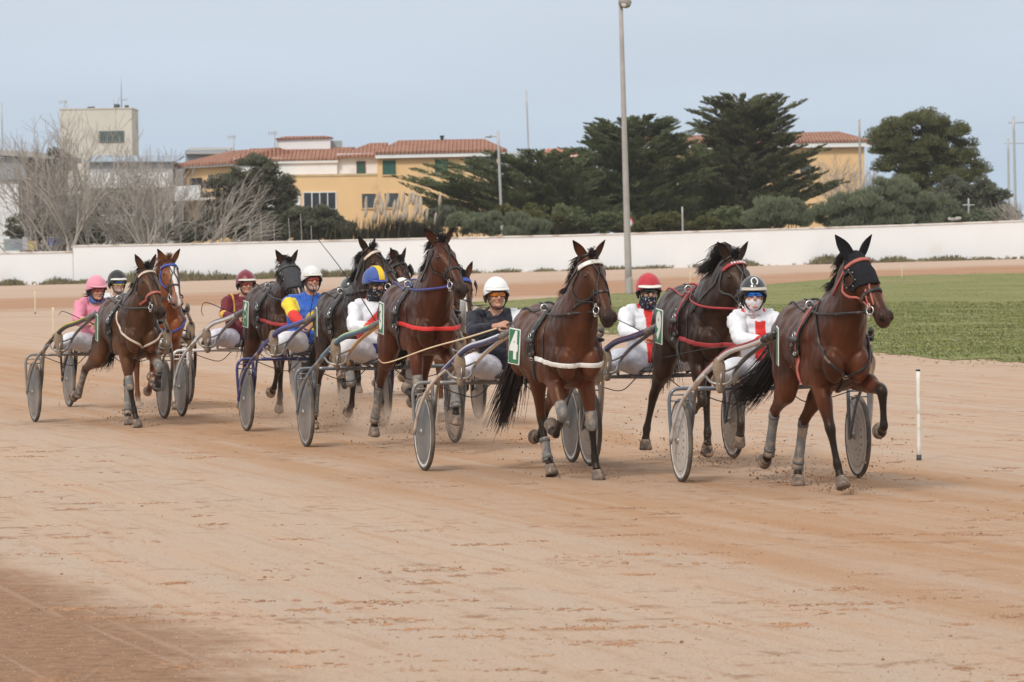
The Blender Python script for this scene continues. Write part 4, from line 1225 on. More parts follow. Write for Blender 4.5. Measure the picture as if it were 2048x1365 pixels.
# reeds with pale plumes, and dead stalks
def reeds():
    random.seed(71)
    D = 221.5
    root = empty("reed_clump", Matrix.Translation((P(800, 480, D).x, D, gz(P(800, 480, D).x, D))), "clump of reeds with pale feathery plumes above the wall", "reeds")
    o = np.array(root.location); st, pl, Q = MB(), MB(), []
    for i in range(52):
        px = random.gauss(800, 42); py = random.uniform(395, 440)
        if px < 725 or px > 880: continue
        t_ = np.array(P(px, py, D)) - o; b0_ = np.array((t_[0] - random.uniform(0.1, 0.5), random.uniform(-0.3, 0.5), 0))
        mid = (b0_ + t_) / 2 + np.array((-0.08, 0, 0))
        st.tube([b0_, mid, t_], [0.012, 0.011, 0.008], seg=2, n=4)
        d = nrm(t_ - mid)
        pl.limb([t_ - d * 0.35, t_ - d * 0.15, t_ + d * 0.15, t_ + d * 0.35], [0.03, 0.085, 0.075, 0.015], seg=2, n=7)
    for i in range(1500):
        px = random.gauss(800, 50); x = P(px, 470, D).x - o[0]
        hgt = P(px, random.uniform(425, 475), D).z - o[2]
        a = random.uniform(-0.35, 0.5); w = random.uniform(0.012, 0.025)
        Q += [(x - w, random.uniform(-.4, .4), hgt - 1.2), (x + w, random.uniform(-.4, .4), hgt - 1.2), (x + a * 0.7, random.uniform(-.4, .4), hgt)]
    st.build("stem", mat("reed_stem", (0.30, 0.24, 0.16), 0.9), root)
    pl.build("plume", mat("reed_plume", (0.42, 0.345, 0.27), 0.95, 0.05, var=0.2, vscale=5), root)
    quads_mesh("reed_leaves", np.array(Q), leaf_mat("reed_leaves", (0.10, 0.10, 0.055), (0.19, 0.17, 0.10)), root, k=3)
reeds()
def stalks():
    random.seed(72)
    for i, (px, py) in enumerate(((362, 470), (442, 448), (470, 455), (500, 440), (521, 428), (548, 446), (577, 436), (601, 428), (622, 452))):
        D = 220.5
        t_ = P(px, py, D); b0_ = Vector((t_.x + random.uniform(-0.2, 0.15), D, gz(t_.x, D)))
        root = empty("dead_stalk", Matrix.Translation(b0_), "thin upright dead stalk poking above the wall before the dark evergreens", "stalk", "dead stalks above the wall")
        d = np.array(t_ - b0_)
        MB().tube([(0, 0, 0), d * 0.5 + (0.03, 0, 0), d], [0.028, 0.022, 0.012], seg=3, n=6).build("stem", M_TWIG2, root)
stalks()
# ------------------------------------------------------------------ shared surfaces of horses, tack and drivers
M_COAT = tint_mat("horse_coat", 0.33, 0.30, 0.36, 4.0, 0.20, 90.0, stretch=(1, 1, 0.35))
M_COAT.node_tree.nodes["Principled BSDF"].inputs["Specular Tint"].default_value = (1.0, 0.74, 0.58, 1)   # hair tints its own sheen
M_HAIR = {
    'black': mat("black_hair", (0.012, 0.009, 0.008), 0.5, 0.35, var=0.3, vscale=30),
    'brown': mat("dark_brown_hair", (0.022, 0.012, 0.008), 0.5, 0.35, var=0.35, vscale=30),
    'chestnut': mat("chestnut_hair", (0.20, 0.075, 0.028), 0.5, 0.35, var=0.35, vscale=30),
}
M_HOOF = mat("dusty_hoof", (0.14, 0.11, 0.09), 0.75, 0.2, var=0.25, vscale=18, dirt=((0.30, 0.21, 0.15), 0.35, 20))
M_HOOFDARK = mat("dark_hoof", (0.08, 0.06, 0.05), 0.7, 0.2, var=0.25, vscale=18, dirt=((0.36, 0.25, 0.17), 0.45, 20))
M_EYE = mat("horse_eye", (0.006, 0.004, 0.003), 0.08, 0.6, var=0.1)
M_NOSTRIL = mat("nostril_inside", (0.012, 0.007, 0.006), 0.6, 0.2, var=0.2)
M_LEATHER = mat("black_harness_leather", (0.016, 0.015, 0.015), 0.48, 0.45, var=0.25, vscale=25, bump=0.15, bscale=90, dirt=((0.16, 0.11, 0.08), 0.15, 14))
M_GREYLEATHER = mat("worn_grey_leather", (0.06, 0.058, 0.056), 0.55, 0.4, var=0.3, vscale=30)
M_STEEL = mat("harness_steel", (0.62, 0.62, 0.60), 0.28, 0.5, metal=1.0, var=0.1)
M_BOOT = mat("grey_leg_boot", (0.145, 0.145, 0.14), 0.6, 0.35, var=0.2, vscale=20, dirt=((0.34, 0.25, 0.18), 0.35, 16))
M_BOOTSTRAP = mat("boot_strap_grey", (0.11, 0.108, 0.105), 0.6, 0.35, var=0.2, vscale=20)
M_BLACKBOOT = mat("black_leg_boot", (0.02, 0.02, 0.022), 0.6, 0.35, var=0.2, vscale=20, dirt=((0.25, 0.18, 0.13), 0.2, 16))
M_NETHOOD = mat("grey_net_hood", (0.060, 0.060, 0.064), 0.8, 0.2, var=0.35, vscale=60, bump=0.3, bscale=150)
M_MESHHOOD = mat("dark_grey_hood_cloth", (0.014, 0.014, 0.017), 0.85, 0.2, var=0.25, vscale=40, bump=0.2, bscale=150)
STRAPC = {
    'black': M_LEATHER, 'grey': M_GREYLEATHER,
    'white': mat("white_strap", (0.72, 0.70, 0.66), 0.5, 0.4, var=0.08, dirt=((0.45, 0.36, 0.28), 0.12, 25)),
    'red': mat("red_strap", (0.36, 0.045, 0.048), 0.5, 0.4, var=0.12),
    'scarlet': mat("scarlet_strap", (0.64, 0.035, 0.032), 0.5, 0.4, var=0.1),
    'pink': mat("faded_red_strap", (0.42, 0.125, 0.10), 0.6, 0.3, var=0.2, vscale=20),
    'blue': mat("blue_strap", (0.045, 0.085, 0.36), 0.5, 0.4, var=0.15),
    'violet': mat("violet_blue_strap", (0.055, 0.062, 0.23), 0.5, 0.4, var=0.15),
    'cream': mat("cream_strap", (0.58, 0.47, 0.38), 0.55, 0.35, var=0.15),
}
M_PLATE = mat("green_plate_paint", (0.035, 0.16, 0.075), 0.45, 0.45, var=0.08, dirt=((0.3, 0.24, 0.18), 0.08, 12))
M_PLATEWHITE = mat("white_plate_paint", (0.75, 0.75, 0.72), 0.45, 0.45, var=0.05)

def leg_dir(a, sp, side):
    a = R(a)
    return np.array([math.sin(a) * math.cos(sp), side * math.sin(sp), -math.cos(a) * math.cos(sp)])

def fore_joints(side, p):
    a1, a2, a3, a4 = p['a']
    sp = R(p.get('sp', 0.0))
    E = np.array([0.46 + p.get('dx', 0.0), side * 0.150, 0.96 + p.get('dz', 0.0)])
    K = E + 0.45 * leg_dir(a1, sp, side)
    sp2 = R(p.get('sp2', p.get('sp', 0.0) * 0.3))
    Fk = K + 0.295 * leg_dir(a2, sp2, side)
    C = Fk + 0.115 * leg_dir(a3, sp2, side)
    Tt = C + 0.085 * leg_dir(a4, sp2, side)
    return [E, K, Fk, C, Tt]

def hind_joints(side, p):
    b1, b2, b3, b4, b5 = p['a']
    sp = R(p.get('sp', 0.0))
    H = np.array([-0.50 + p.get('dx', 0.0), side * 0.135, 1.24])
    S = H + 0.40 * leg_dir(b1, sp + R(5), side)
    Hk = S + 0.46 * leg_dir(b2, sp - R(3), side)
    Fk = Hk + 0.365 * leg_dir(b3, sp * 0.5, side)
    C = Fk + 0.115 * leg_dir(b4, sp * 0.5, side)
    Tt = C + 0.085 * leg_dir(b5, sp * 0.5, side)
    return [H, S, Hk, Fk, C, Tt]

class Head:
    def __init__(s, poll, yaw, pitch, roll=0.0):
        ps, dl, rl = R(yaw), R(pitch), R(roll)
        a = np.array([math.cos(dl) * math.cos(ps), math.cos(dl) * math.sin(ps), -math.sin(dl)])
        sd = np.array([-math.sin(ps), math.cos(ps), 0])
        f = np.cross(a, sd)
        s.a = a
        s.s = sd * math.cos(rl) + f * math.sin(rl)
        s.f = f * math.cos(rl) - sd * math.sin(rl)
        s.o = np.asarray(poll, float)
        s.M = np.stack([s.a, s.s, s.f], 1)
    def p(s, u, v, w):
        return s.o + s.a * u + s.s * v + s.f * w

HEAD_ST = np.array([  # u, centre offset, half depth, half width
    (-0.07, -0.035, 0.050, 0.050), (-0.02, -0.036, 0.082, 0.075), (0.05, -0.045, 0.108, 0.090), (0.11, -0.055, 0.124, 0.106),
    (0.17, -0.060, 0.130, 0.111), (0.24, -0.056, 0.122, 0.099), (0.31, -0.044, 0.102, 0.080), (0.38, -0.033, 0.083, 0.066),
    (0.45, -0.028, 0.073, 0.058), (0.51, -0.029, 0.073, 0.060), (0.56, -0.031, 0.072, 0.064), (0.605, -0.036, 0.060, 0.056), (0.64, -0.040, 0.034, 0.036)])

def head_c(u):
    return float(np.interp(u, HEAD_ST[:, 0], HEAD_ST[:, 1]))

TRUNK = np.array([  # x, top, bottom, half width, squareness of the upper half
    (-0.90, 1.33, 1.14, 0.07, 1.0), (-0.85, 1.42, 1.03, 0.145, 1.0), (-0.74, 1.51, 0.97, 0.215, 1.0), (-0.58, 1.565, 0.95, 0.262, 0.95),
    (-0.40, 1.580, 0.95, 0.275, 0.95), (-0.22, 1.555, 0.94, 0.275, 0.95), (-0.02, 1.525, 0.91, 0.290, 0.95), (0.16, 1.530, 0.87, 0.288, 1.0),
    (0.32, 1.565, 0.835, 0.268, 1.15), (0.46, 1.575, 0.83, 0.245, 1.35), (0.60, 1.52, 0.87, 0.235, 1.3), (0.71, 1.43, 0.96, 0.200, 1.1),
    (0.79, 1.33, 1.06, 0.125, 1.0), (0.83, 1.25, 1.13, 0.06, 1.0)])

def sstep(x, a, b):
    t = np.clip((x - a) / (b - a), 0, 1)
    return t * t * (3 - 2 * t)

def seg_dist(V, A, B):
    d = B - A
    t = np.clip(((V - A) @ d) / (d @ d), 0, 1)
    return np.linalg.norm(V - (A + t[:, None] * d), axis=1), t

def muscle(me):
    """slight hollows and swells of muscle under the skin"""
    V = coords(me)
    N = np.empty(len(V) * 3, dtype=np.float32); me.vertices.foreach_get("normal", N); N = N.reshape(-1, 3)
    d = np.array([mnoise.noise(Vector((v[0] * 6.0, v[1] * 6.0, v[2] * 4.0))) + 0.5 * mnoise.noise(Vector((v[0] * 14.0, v[1] * 14.0, v[2] * 9.0))) for v in V])
    amp = 0.019 * sstep(V[:, 2], 0.55, 0.95) * (1 - sstep(V[:, 0], 0.95, 1.1))
    me.vertices.foreach_set("co", (V + N * (d * amp)[:, None]).astype(np.float32).ravel()); me.update()

def horse_body(sp):
    """one continuous skin; returns mesh, head frame and joints"""
    mb = MB()
    # trunk
    C = catmull(TRUNK, 3)
    ang = np.linspace(0, 2 * math.pi, 28, endpoint=False)
    rings = []
    for x, zt, zb, hw, sq in C:
        zc = zb + 0.47 * (zt - zb)
        cs, sn = np.cos(ang), np.sin(ang)
        y = hw * np.sign(cs) * np.abs(cs) ** np.where(sn > 0, sq, 0.85)
        z = zc + np.where(sn > 0, (zt - zc) * np.abs(sn) ** 0.95, -(zc - zb) * np.abs(sn) ** 0.9)
        rings.append(np.stack([np.full(28, x), y, z], 1))
    mb.loft(rings)
    # neck
    pl = sp['poll']
    poll = np.array([pl[0], pl[1], pl[2]], float)
    S0 = np.array([0.42, 0, 1.22])
    S1 = S0 + np.array([0.24, 0.0, 0.20])
    mid = 0.5 * S1 + 0.5 * poll + np.array([0.05, -0.1 * poll[1], 0.0])
    npts = np.array([S0, S1, 0.55 * S1 + 0.45 * mid + (0.03, 0, 0), mid, 0.45 * mid + 0.55 * poll + (0.01, 0, 0.035), poll + (-0.01, 0, -0.02)])
    nrad = np.array([(0.205, 0.36), (0.195, 0.33), (0.160, 0.275), (0.126, 0.218), (0.100, 0.170), (0.080, 0.120)])
    mb.limb(npts, nrad, seg=5, n=20)
    # head
    hd = Head(poll, sp['hyaw'], sp['hpitch'], sp.get('hroll', 0))
    HC = catmull(HEAD_ST, 3)
    ang = np.linspace(0, 2 * math.pi, 20, endpoint=False)
    rings = []
    for u, c, dp, hw in HC:
        cs, sn = np.cos(ang), np.sin(ang)
        v = hw * np.sign(cs) * np.abs(cs) ** 0.85 * np.where(sn < 0, 1.0 - 0.28 * np.abs(sn), 1.0)
        w = c + dp * np.sign(sn) * np.abs(sn) ** 0.85
        rings.append([hd.p(u, v[i], w[i]) for i in range(20)])
    mb.loft(rings)
    for sd in (-1, 1):
        mb.ell(hd.p(0.135, sd * 0.084, 0.014), (0.050, 0.026, 0.026), hd.M)      # brow
        mb.ell(hd.p(0.165, sd * 0.074, -0.085), (0.100, 0.044, 0.080), hd.M)     # cheek
        mb.ell(hd.p(0.560, sd * 0.050, 0.010), (0.050, 0.026, 0.038), hd.M)      # nostril wing
        mb.ell(hd.p(0.33, sd * 0.058, -0.012), (0.12, 0.018, 0.016), hd.M)       # facial crest
        mb.ell((0.50, sd * 0.150, 1.22), (0.17, 0.095, 0.25))                    # shoulder
        mb.ell((0.755, sd * 0.102, 1.075), (0.125, 0.088, 0.165))
        mb.ell((0.67, sd * 0.188, 1.13), (0.085, 0.055, 0.11))
        mb.ell((0.34, sd * 0.225, 1.02), (0.16, 0.055, 0.13))                    # breast muscle
        mb.ell((0.52, sd * 0.150, 1.00), (0.12, 0.085, 0.15))
    mb.ell(hd.p(0.565, 0, -0.082), (0.045, 0.034, 0.024), hd.M)                  # chin
    mb.ell(hd.p(0.605, 0, -0.066), (0.024, 0.036, 0.016), hd.M)                  # lower lip
    mb.ell((0.69, 0, 1.22), (0.12, 0.13, 0.15))
    # legs
    J = {}
    for key, side in (('RF', -1), ('LF', 1)):
        p = sp['legs'][key]
        E, K, Fk, Cc, T = fore_joints(side, p)
        J[key] = [E, K, Fk, Cc, T]
        d1, d2 = nrm(K - E), nrm(Fk - K)
        sh = np.array([0.60, side * 0.155, 1.20])
        up = np.array([0.53 + p.get('dx', 0) * 0.5, side * 0.165, 1.08])
        pts = [sh, up, E, E + d1 * 0.20, K - d1 * 0.085, K, K + d2 * 0.065, K + d2 * 0.15, Fk - d2 * 0.05, Fk, (Fk + Cc) / 2, Cc]
        rad = [(0.09, 0.13), (0.092, 0.125), (0.088, 0.120), (0.068, 0.088), (0.046, 0.052), (0.047, 0.051), (0.035, 0.040), (0.0285, 0.0345), (0.030, 0.037), (0.038, 0.045), (0.033, 0.036), (0.043, 0.049)]
        mb.limb(pts, rad, seg=4, n=14)
    for key, side in (('RH', -1), ('LH', 1)):
        p = sp['legs'][key]
        H, S, Hk, Fk, Cc, T = hind_joints(side, p)
        J[key] = [S, Hk, Fk, Cc, T]
        d1, d2, d3 = nrm(S - H), nrm(Hk - S), nrm(Fk - Hk)
        pts = [(-0.50, side * 0.12, 1.38), H, H + d1 * 0.2, S, S + d2 * 0.17, S + d2 * 0.34, Hk, Hk + d3 * 0.075, Hk + d3 * 0.2, Fk - d3 * 0.055, Fk, (Fk + Cc) / 2, Cc]
        rad = [(0.11, 0.20), (0.130, 0.265), (0.122, 0.225), (0.100, 0.150), (0.074, 0.102), (0.047, 0.062), (0.044, 0.059), (0.037, 0.046), (0.0305, 0.0375), (0.032, 0.039), (0.040, 0.047), (0.034, 0.037), (0.044, 0.050)]
        mb.limb(pts, rad, seg=4, n=14)
        mb.ell((-0.68, side * 0.135, 1.17), (0.185, 0.115, 0.26))
        mb.ell(tuple(H + d1 * 0.25 + np.array([0.0, side * 0.02, 0])), (0.15, 0.10, 0.20))
    me = remesh(mb, 0.0125, 3, 0.5)
    muscle(me)
    # coat colours
    V = coords(me)
    base = np.array(sp['coat'], float)
    low = np.array(sp.get('points', (0.011, 0.009, 0.008)), float)
    Cc_ = np.tile(base, (len(V), 1))
    # warmer, lighter flanks and belly of bays; darker top line
    top = sstep(V[:, 2], 1.15, 1.6) * 0.30
    Cc_ *= (1 - top * sp.get('topdark', 0.6))[:, None]
    soft = sstep(-V[:, 2], -1.08, -0.86) * sstep(V[:, 2], 0.62, 0.8)
    Cc_ *= (1 + 0.45 * soft * sp.get('tan', 1.0))[:, None]
    bw = np.array([mnoise.noise(Vector(v * 9.0)) for v in V]) * 0.05
    sweat = np.array([mnoise.noise(Vector((v[0] * 2.2 + sp['seed'], v[1] * 2.2, v[2] * 2.2))) for v in V])
    Cc_ *= (1 - 0.38 * sstep(sweat, -0.05, 0.45))[:, None]
    for key in J:
        L = J[key]
        D = np.stack([seg_dist(V, L[i], L[i + 1])[0] for i in range(4)])
        tt = np.stack([seg_dist(V, L[i], L[i + 1])[1] for i in range(4)])
        idx = D.argmin(0)
        prm = idx + tt[idx, np.arange(len(V))]
        near = D.min(0) < 0.16
        lvl = sp.get('stock', 0.80 if key[1] == 'F' else 0.93)
        f = sstep(prm + bw * 2, lvl - 0.12, lvl + 0.28) * near
        col = np.array(sp.get('socks', {}).get(key, low), float)
        if key in sp.get('socks', {}):
            f = sstep(prm + bw * 2, 1.75, 1.85) * near
        Cc_ = Cc_ * (1 - f[:, None]) + col * f[:, None]
    q = (V - hd.o) @ hd.M          # head coordinates
    onhead = (np.abs(q[:, 1]) < 0.14) & (q[:, 0] > -0.1) & (q[:, 0] < 0.68) & (np.abs(q[:, 2]) < 0.22)
    mz = sstep(q[:, 0] + bw, 0.40, 0.56) * onhead * sp.get('muzzledark', 0.85)
    mcol = np.array(sp.get('muzzle', (0.018, 0.013, 0.012)), float)
    Cc_ = Cc_ * (1 - mz[:, None]) + mcol * mz[:, None]
    if 'blaze' in sp:
        u0, u1, hw, off = sp['blaze']
        w = hw * (0.75 + 0.35 * np.sin(q[:, 0] * 9.0)) + bw * 0.25
        bl = (1 - sstep(np.abs(q[:, 1] - off), w - 0.006, w + 0.006)) * onhead * (q[:, 2] > head_c(0.3)) * sstep(q[:, 0], u0, u0 + 0.03) * (1 - sstep(q[:, 0], u1, u1 + 0.03))
        Cc_ = Cc_ * (1 - bl[:, None]) + np.array((0.66, 0.62, 0.58)) * bl[:, None]
    paint(me, Cc_)
    ncrest = catmull(np.hstack([npts, nrad]), 6)
    return me, hd, J, ncrest

def hair(name, lines, r0, m, parent, n=3):
    """tapering strands, one mesh"""
    mb = MB()
    for L in lines:
        L = np.asarray(L, float)
        k = len(L)
        rr = r0 * np.linspace(1.0, 0.12, k) * random.uniform(0.7, 1.25)
        mb.tube(L, rr, seg=1, n=n, cap=False)
    return mb.build(name, m, parent)

def strand(p0, dirs, lens, jitter):
    P_ = [np.asarray(p0, float)]
    for d, l in zip(dirs, lens):
        P_.append(P_[-1] + nrm(np.asarray(d) + np.random.normal(0, jitter, 3)) * l)
    return P_

def outward(bvh, o, d):
    loc, nor, idx, dist = bvh.ray_cast(Vector(o), Vector(nrm(d)), 2.0)
    if loc is None: return None
    n = np.array(nor[:]); dd = nrm(d)
    if n @ dd < 0: n = -n
    return np.array(loc[:]), n

def wrap(bvh, c, A, B, a0, a1, n, lift=0.004, shift=None):
    """points on the skin seen from inside point c, swept from angle a0 to a1 in the plane A,B"""
    pts, nors = [], []
    for k in range(n):
        t = k / (n - 1)
        a = R(a0 + (a1 - a0) * t)
        o = np.asarray(c, float) + (np.asarray(shift(t)) if shift else 0)
        h = outward(bvh, o, np.asarray(A) * math.cos(a) + np.asarray(B) * math.sin(a))
        if h is None: continue
        pts.append(h[0] + h[1] * lift); nors.append(h[1])
    return np.array(pts), np.array(nors)

def digit_mesh(txt, size, m, parent, M, name="numeral"):
    cu = bpy.data.curves.new("numeral", 'FONT')
    cu.body = txt; cu.size = size; cu.extrude = 0.0015
    cu.align_x = 'CENTER'; cu.align_y = 'CENTER'
    cu.offset = 0.011 * size / 0.2
    o = bpy.data.objects.new("numeral", cu)
    COL.objects.link(o)
    dg = bpy.context.evaluated_depsgraph_get()
    me = bpy.data.meshes.new_from_object(o.evaluated_get(dg), depsgraph=dg)
    bpy.data.objects.remove(o)
    me.transform(M)
    return link(name, me, m, parent, smooth=False)

def make_horse(sp, M, label):
    """M: horse-local to world.  Local +X is forward, +Y the horse's own left."""
    random.seed(sp['seed']); np.random.seed(sp['seed'])
    me, hd, J, crest = horse_body(sp)
    root = empty("horse", M, label, "horse", sp.get('group', "trotting horses in the race"))
    bvh = BVHTree.FromPolygons([v.co[:] for v in me.vertices], [p.vertices[:] for p in me.polygons])
    body = link("body", me, M_COAT, root)
    # hooves and leg boots
    for key in J:
        L = J[key]
        Cc, T, Fk = L[3], L[4], L[2]
        d = nrm(T - Cc)
        side = (0, 1, 0)
        white = key in sp.get('socks', {})
        hb = MB()
        fwd = nrm(np.cross(np.array(side), d)) * -1.0
        if fwd[0] < 0 and abs(d[2]) > 0.5: fwd = -fwd
        hb.limb([Cc - d * 0.008, Cc + d * 0.02, Cc + d * 0.06 + fwd * 0.006, T + fwd * 0.010, T + d * 0.006 + fwd * 0.010], [(0.044, 0.050), (0.050, 0.057), (0.057, 0.064), (0.061, 0.070), (0.050, 0.058)], side=side, seg=2, n=18)
        hb.build("hoof", M_HOOF if (white or random.random() < 0.6) else M_HOOFDARK, root)
        bt = sp.get('boots', {}).get(key)
        if bt:
            bb = MB()
            K = L[1]
            dd = nrm(Fk - K)
            c0, c1, mt = bt
            k0, k1 = K + dd * c0, Fk + dd * c1
            prof = lambda t: (0.039 + 0.012 * abs(t - 0.45) ** 1.3 * 2, 0.043 + 0.014 * abs(t - 0.45) ** 1.3 * 2)
            bb.limb([k0 + (k1 - k0) * t for t in np.linspace(0, 1, 6)], [prof(t) for t in np.linspace(0, 1, 6)], seg=3, n=16)
            bo = bb.build("leg_boot", M_BOOT if mt == 'grey' else M_BLACKBOOT, root)
            for t in (0.12, 0.86):
                sb = MB()
                q = k0 + (k1 - k0) * t
                r1, r2 = prof(t)
                sb.limb([q - dd * 0.011, q + dd * 0.011], [(r1 + 0.003, r2 + 0.003)] * 2, seg=1, n=16)
                sb.build("boot_strap", M_BOOTSTRAP, bo)
        kb = sp.get('kneeboots', {}).get(key)
        if kb:
            bb = MB(); K, E = L[1], L[0]
            dd = nrm(K - E); d2 = nrm(Fk - K)
            bb.limb([K - dd * 0.12, K - dd * 0.05, K, K + d2 * 0.05], [(0.052, 0.060), (0.052, 0.058), (0.053, 0.057), (0.044, 0.049)], seg=3, n=16)
            bb.build("knee_boot", M_BOOT if kb == 'grey' else M_BLACKBOOT, root)
    # eyes, nostrils, ears
    for sd in (-1, 1):
        MB().ell(hd.p(0.152, sd * 0.096, -0.004), (0.024, 0.018, 0.019), hd.M).build("eye", M_EYE, root)
        h = outward(bvh, hd.p(0.555, 0, -0.01), hd.s * sd * 0.8 + hd.f * 0.22 + hd.a * 0.62)
        if h is not None:
            n_ = h[1]; t1 = nrm(np.cross(n_, hd.a)); t2 = np.cross(n_, t1)
            MB().ell(h[0] - n_ * 0.004, (0.019, 0.028, 0.009), np.stack([t1, t2, n_], 1)).build("nostril", M_NOSTRIL, root)
        eb = MB()
        ey = sp.get('ears', (0.5, 0.42))     # sideways and forward lean
        ed = nrm(-hd.a * 0.78 + hd.f * ey[1] + hd.s * sd * ey[0])
        b0 = hd.p(-0.015, sd * 0.052, 0.012)
        face = nrm(hd.a * 0.5 + hd.f * 0.6 + hd.s * sd * sp.get('earturn', 0.35)); face = nrm(face - ed * (face @ ed))
        wd = np.cross(ed, face)
        prof = [(0.0, 0.036), (0.04, 0.041), (0.085, 0.043), (0.13, 0.034), (0.17, 0.018), (0.20, 0.004)]
        rings, inner = [], []
        for t, w in catmull(np.array(prof), 3):
            aa = np.linspace(0, 2 * math.pi, 16, endpoint=False)
            outl, inn = [], []
            for x in aa:
                cs, sn = math.cos(x), math.sin(x)
                depth = -abs(w) * 0.75 * (sn if sn > 0 else 0) - (abs(w) * 0.30 * sn if sn < 0 else 0) * -1 * 1.0
                outl.append(b0 + ed * t + wd * cs * w + face * (-(w * 0.7) * max(sn, 0) + (w * 0.42) * max(-sn, 0) * -1.0))
            rings.append(outl)
        eb.loft(rings)
        covered = sp.get('hood') == 'eared'
        ear = eb.build("ear", None, root)
        ec = np.array(sp['coat'], float) * 0.75
        Ve = coords(ear.data)
        k_ = sstep((Ve - b0) @ ed, 0.11, 0.17)[:, None]
        paint(ear.data, ec * (1 - k_) + np.array((0.01, 0.008, 0.008)) * k_)
        ear.data.materials.append(M_MESHHOOD if covered else M_COAT)
        if covered:
            Vn = b0 + (Ve - b0) * 1.22
            ear.data.vertices.foreach_set("co", Vn.astype(np.float32).ravel())
    # mane and forelock
    hm = M_HAIR[sp.get('hair', 'black')]
    lines = []
    wind = np.array(sp.get('wind', (-0.6, -0.75, 0.05)), float)
    nc = len(crest)
    lens0 = sp.get('mane', 0.24)
    for k in range(sp.get('strands', 300)):
        t = random.uniform(0.30, 0.99)
        i = min(nc - 2, int(t * (nc - 1))); fr = t * (nc - 1) - i
        c = crest[i] * (1 - fr) + crest[i + 1] * fr
        tg = nrm(crest[i + 1][:3] - crest[i][:3])
        S = nrm(np.array([0, 1, 0]) - tg * tg[1])
        up = -np.cross(tg, S)
        if up[2] < 0 and up[0] > 0: up = -up
        p0 = c[:3] + up * (c[4] - 0.012) + S * random.uniform(-0.022, 0.022)
        L_ = lens0 * random.uniform(0.55, 1.2) / 4
        g = random.uniform(0.0, 1.0)
        lines.append(strand(p0, [up * 0.8 + wind * 0.4, up * (0.05 + 0.25 * g) + wind * (0.8 + 0.5 * g), wind * 0.7 + np.array([-0.05, -0.2, -0.55 - 0.5 * (1 - g)]), wind * 0.4 + np.array([0, -0.1, -0.9 + 0.5 * g])], [L_] * 4, 0.16))
    hair("mane", lines, 0.0075, hm, root)
    if sp.get('forelock', sp.get('hood') != 'eared'):
        lines = []
        for k in range(60):
            p0 = hd.p(random.uniform(-0.05, 0.0), random.uniform(-0.03, 0.03), 0.035)
            fl = sp.get('forelock_up', 0.3)
            lines.append(strand(p0, [hd.f + -hd.a * fl * 2, hd.f * 0.6 + hd.a * (0.5 - fl) + hd.s * random.uniform(-0.7, 0.4), hd.a * (0.9 - fl) + hd.s * random.uniform(-0.8, 0.3)], [0.045, 0.05, 0.05], 0.25))
        hair("forelock", lines, 0.006, hm, root)
    # tail
    tb = MB()
    tp = np.array(sp.get('tail', [(-0.86, 0, 1.40), (-1.00, 0, 1.36), (-1.08, -0.03, 1.15), (-1.10, -0.06, 0.90), (-1.12, -0.08, 0.62)]), float)
    tc = catmull(tp, 6)
    m_ = len(tc)
    tb.tube(tc, np.interp(np.arange(m_) / (m_ - 1), [0, 0.15, 0.4, 0.75, 1], [0.040, 0.058, 0.080, 0.062, 0.010]), seg=1, n=8)
    fl = sp.get('tailspread', 1.0)
    for k in range(520):
        o1 = np.random.normal(0, 1, 3) * 0.028
        o2 = np.random.normal(0, 1, 3) * np.array([0.06, 0.06, 0.05]) * fl
        i0 = random.randint(0, m_ // 3)
        i1 = random.randint(int(m_ * 0.7), m_ - 1)
        ids = np.linspace(i0, i1, 7).astype(int)
        L = [tc[i] + o1 * (1 - j / 6) + o2 * (j / 6) ** 1.2 + np.random.normal(0, 0.004, 3) for j, i in enumerate(ids)]
        tb.tube(np.array(L), 0.0105 * np.linspace(1, 0.15, 7), seg=1, n=3, cap=False)
    tb.build("tail", hm, root)

    # ---------------- tack
    # saddle pad, girth
    X3, Y3, Z3 = np.array((1, 0, 0)), np.array((0, 1, 0)), np.array((0, 0, 1))
    gc = (0.27, 0, 1.18)
    pts, nors = wrap(bvh, gc, Y3, Z3, -8, 188, 40, 0.016)
    sb = MB().strap(pts, nors, 0.115, 0.022)
    saddle = sb.build("harness_saddle", M_LEATHER, root)
    pts, nors = wrap(bvh, gc, Y3, Z3, 180, 360, 40, 0.006)
    gm = STRAPC[sp.get('girth', 'black')]
    MB().strap(pts, nors, 0.06, 0.010).build("girth", gm, root)
    if sp.get('trim'):
        tr = MB()
        for dx in (-0.045, 0.05):
            pts, nors = wrap(bvh, (0.27 + dx, 0, 1.18), Y3, Z3, 0, 180, 34, 0.036)
            tr.strap(pts, nors, 0.018, 0.006)
        tr.build("saddle_trim", STRAPC[sp['trim']], saddle)
    tb_ = MB()
    terret = {}
    for sd in (-1, 1):
        h = outward(bvh, gc, Y3 * sd * 0.36 + Z3)
        c = h[0] + h[1] * 0.07
        terret[sd] = c
        tb_ = MB()
        tb_.torus(c, 0.030, 0.006, (1, 0.2 * sd, 0.1))
        tb_.tube([h[0] + h[1] * 0.01, c - h[1] * 0.028], 0.006, seg=1)
        tb_.build("terret_ring", M_STEEL, saddle)
        tb_ = MB()
        h2 = outward(bvh, gc, Y3 * sd * 1.0 + Z3 * 0.45)
        tb_.torus(h2[0] + h2[1] * 0.045, 0.022, 0.006, (0.2, 1 * sd, 0.3), n=14)
        tb_.build("side_ring", M_STEEL, saddle)
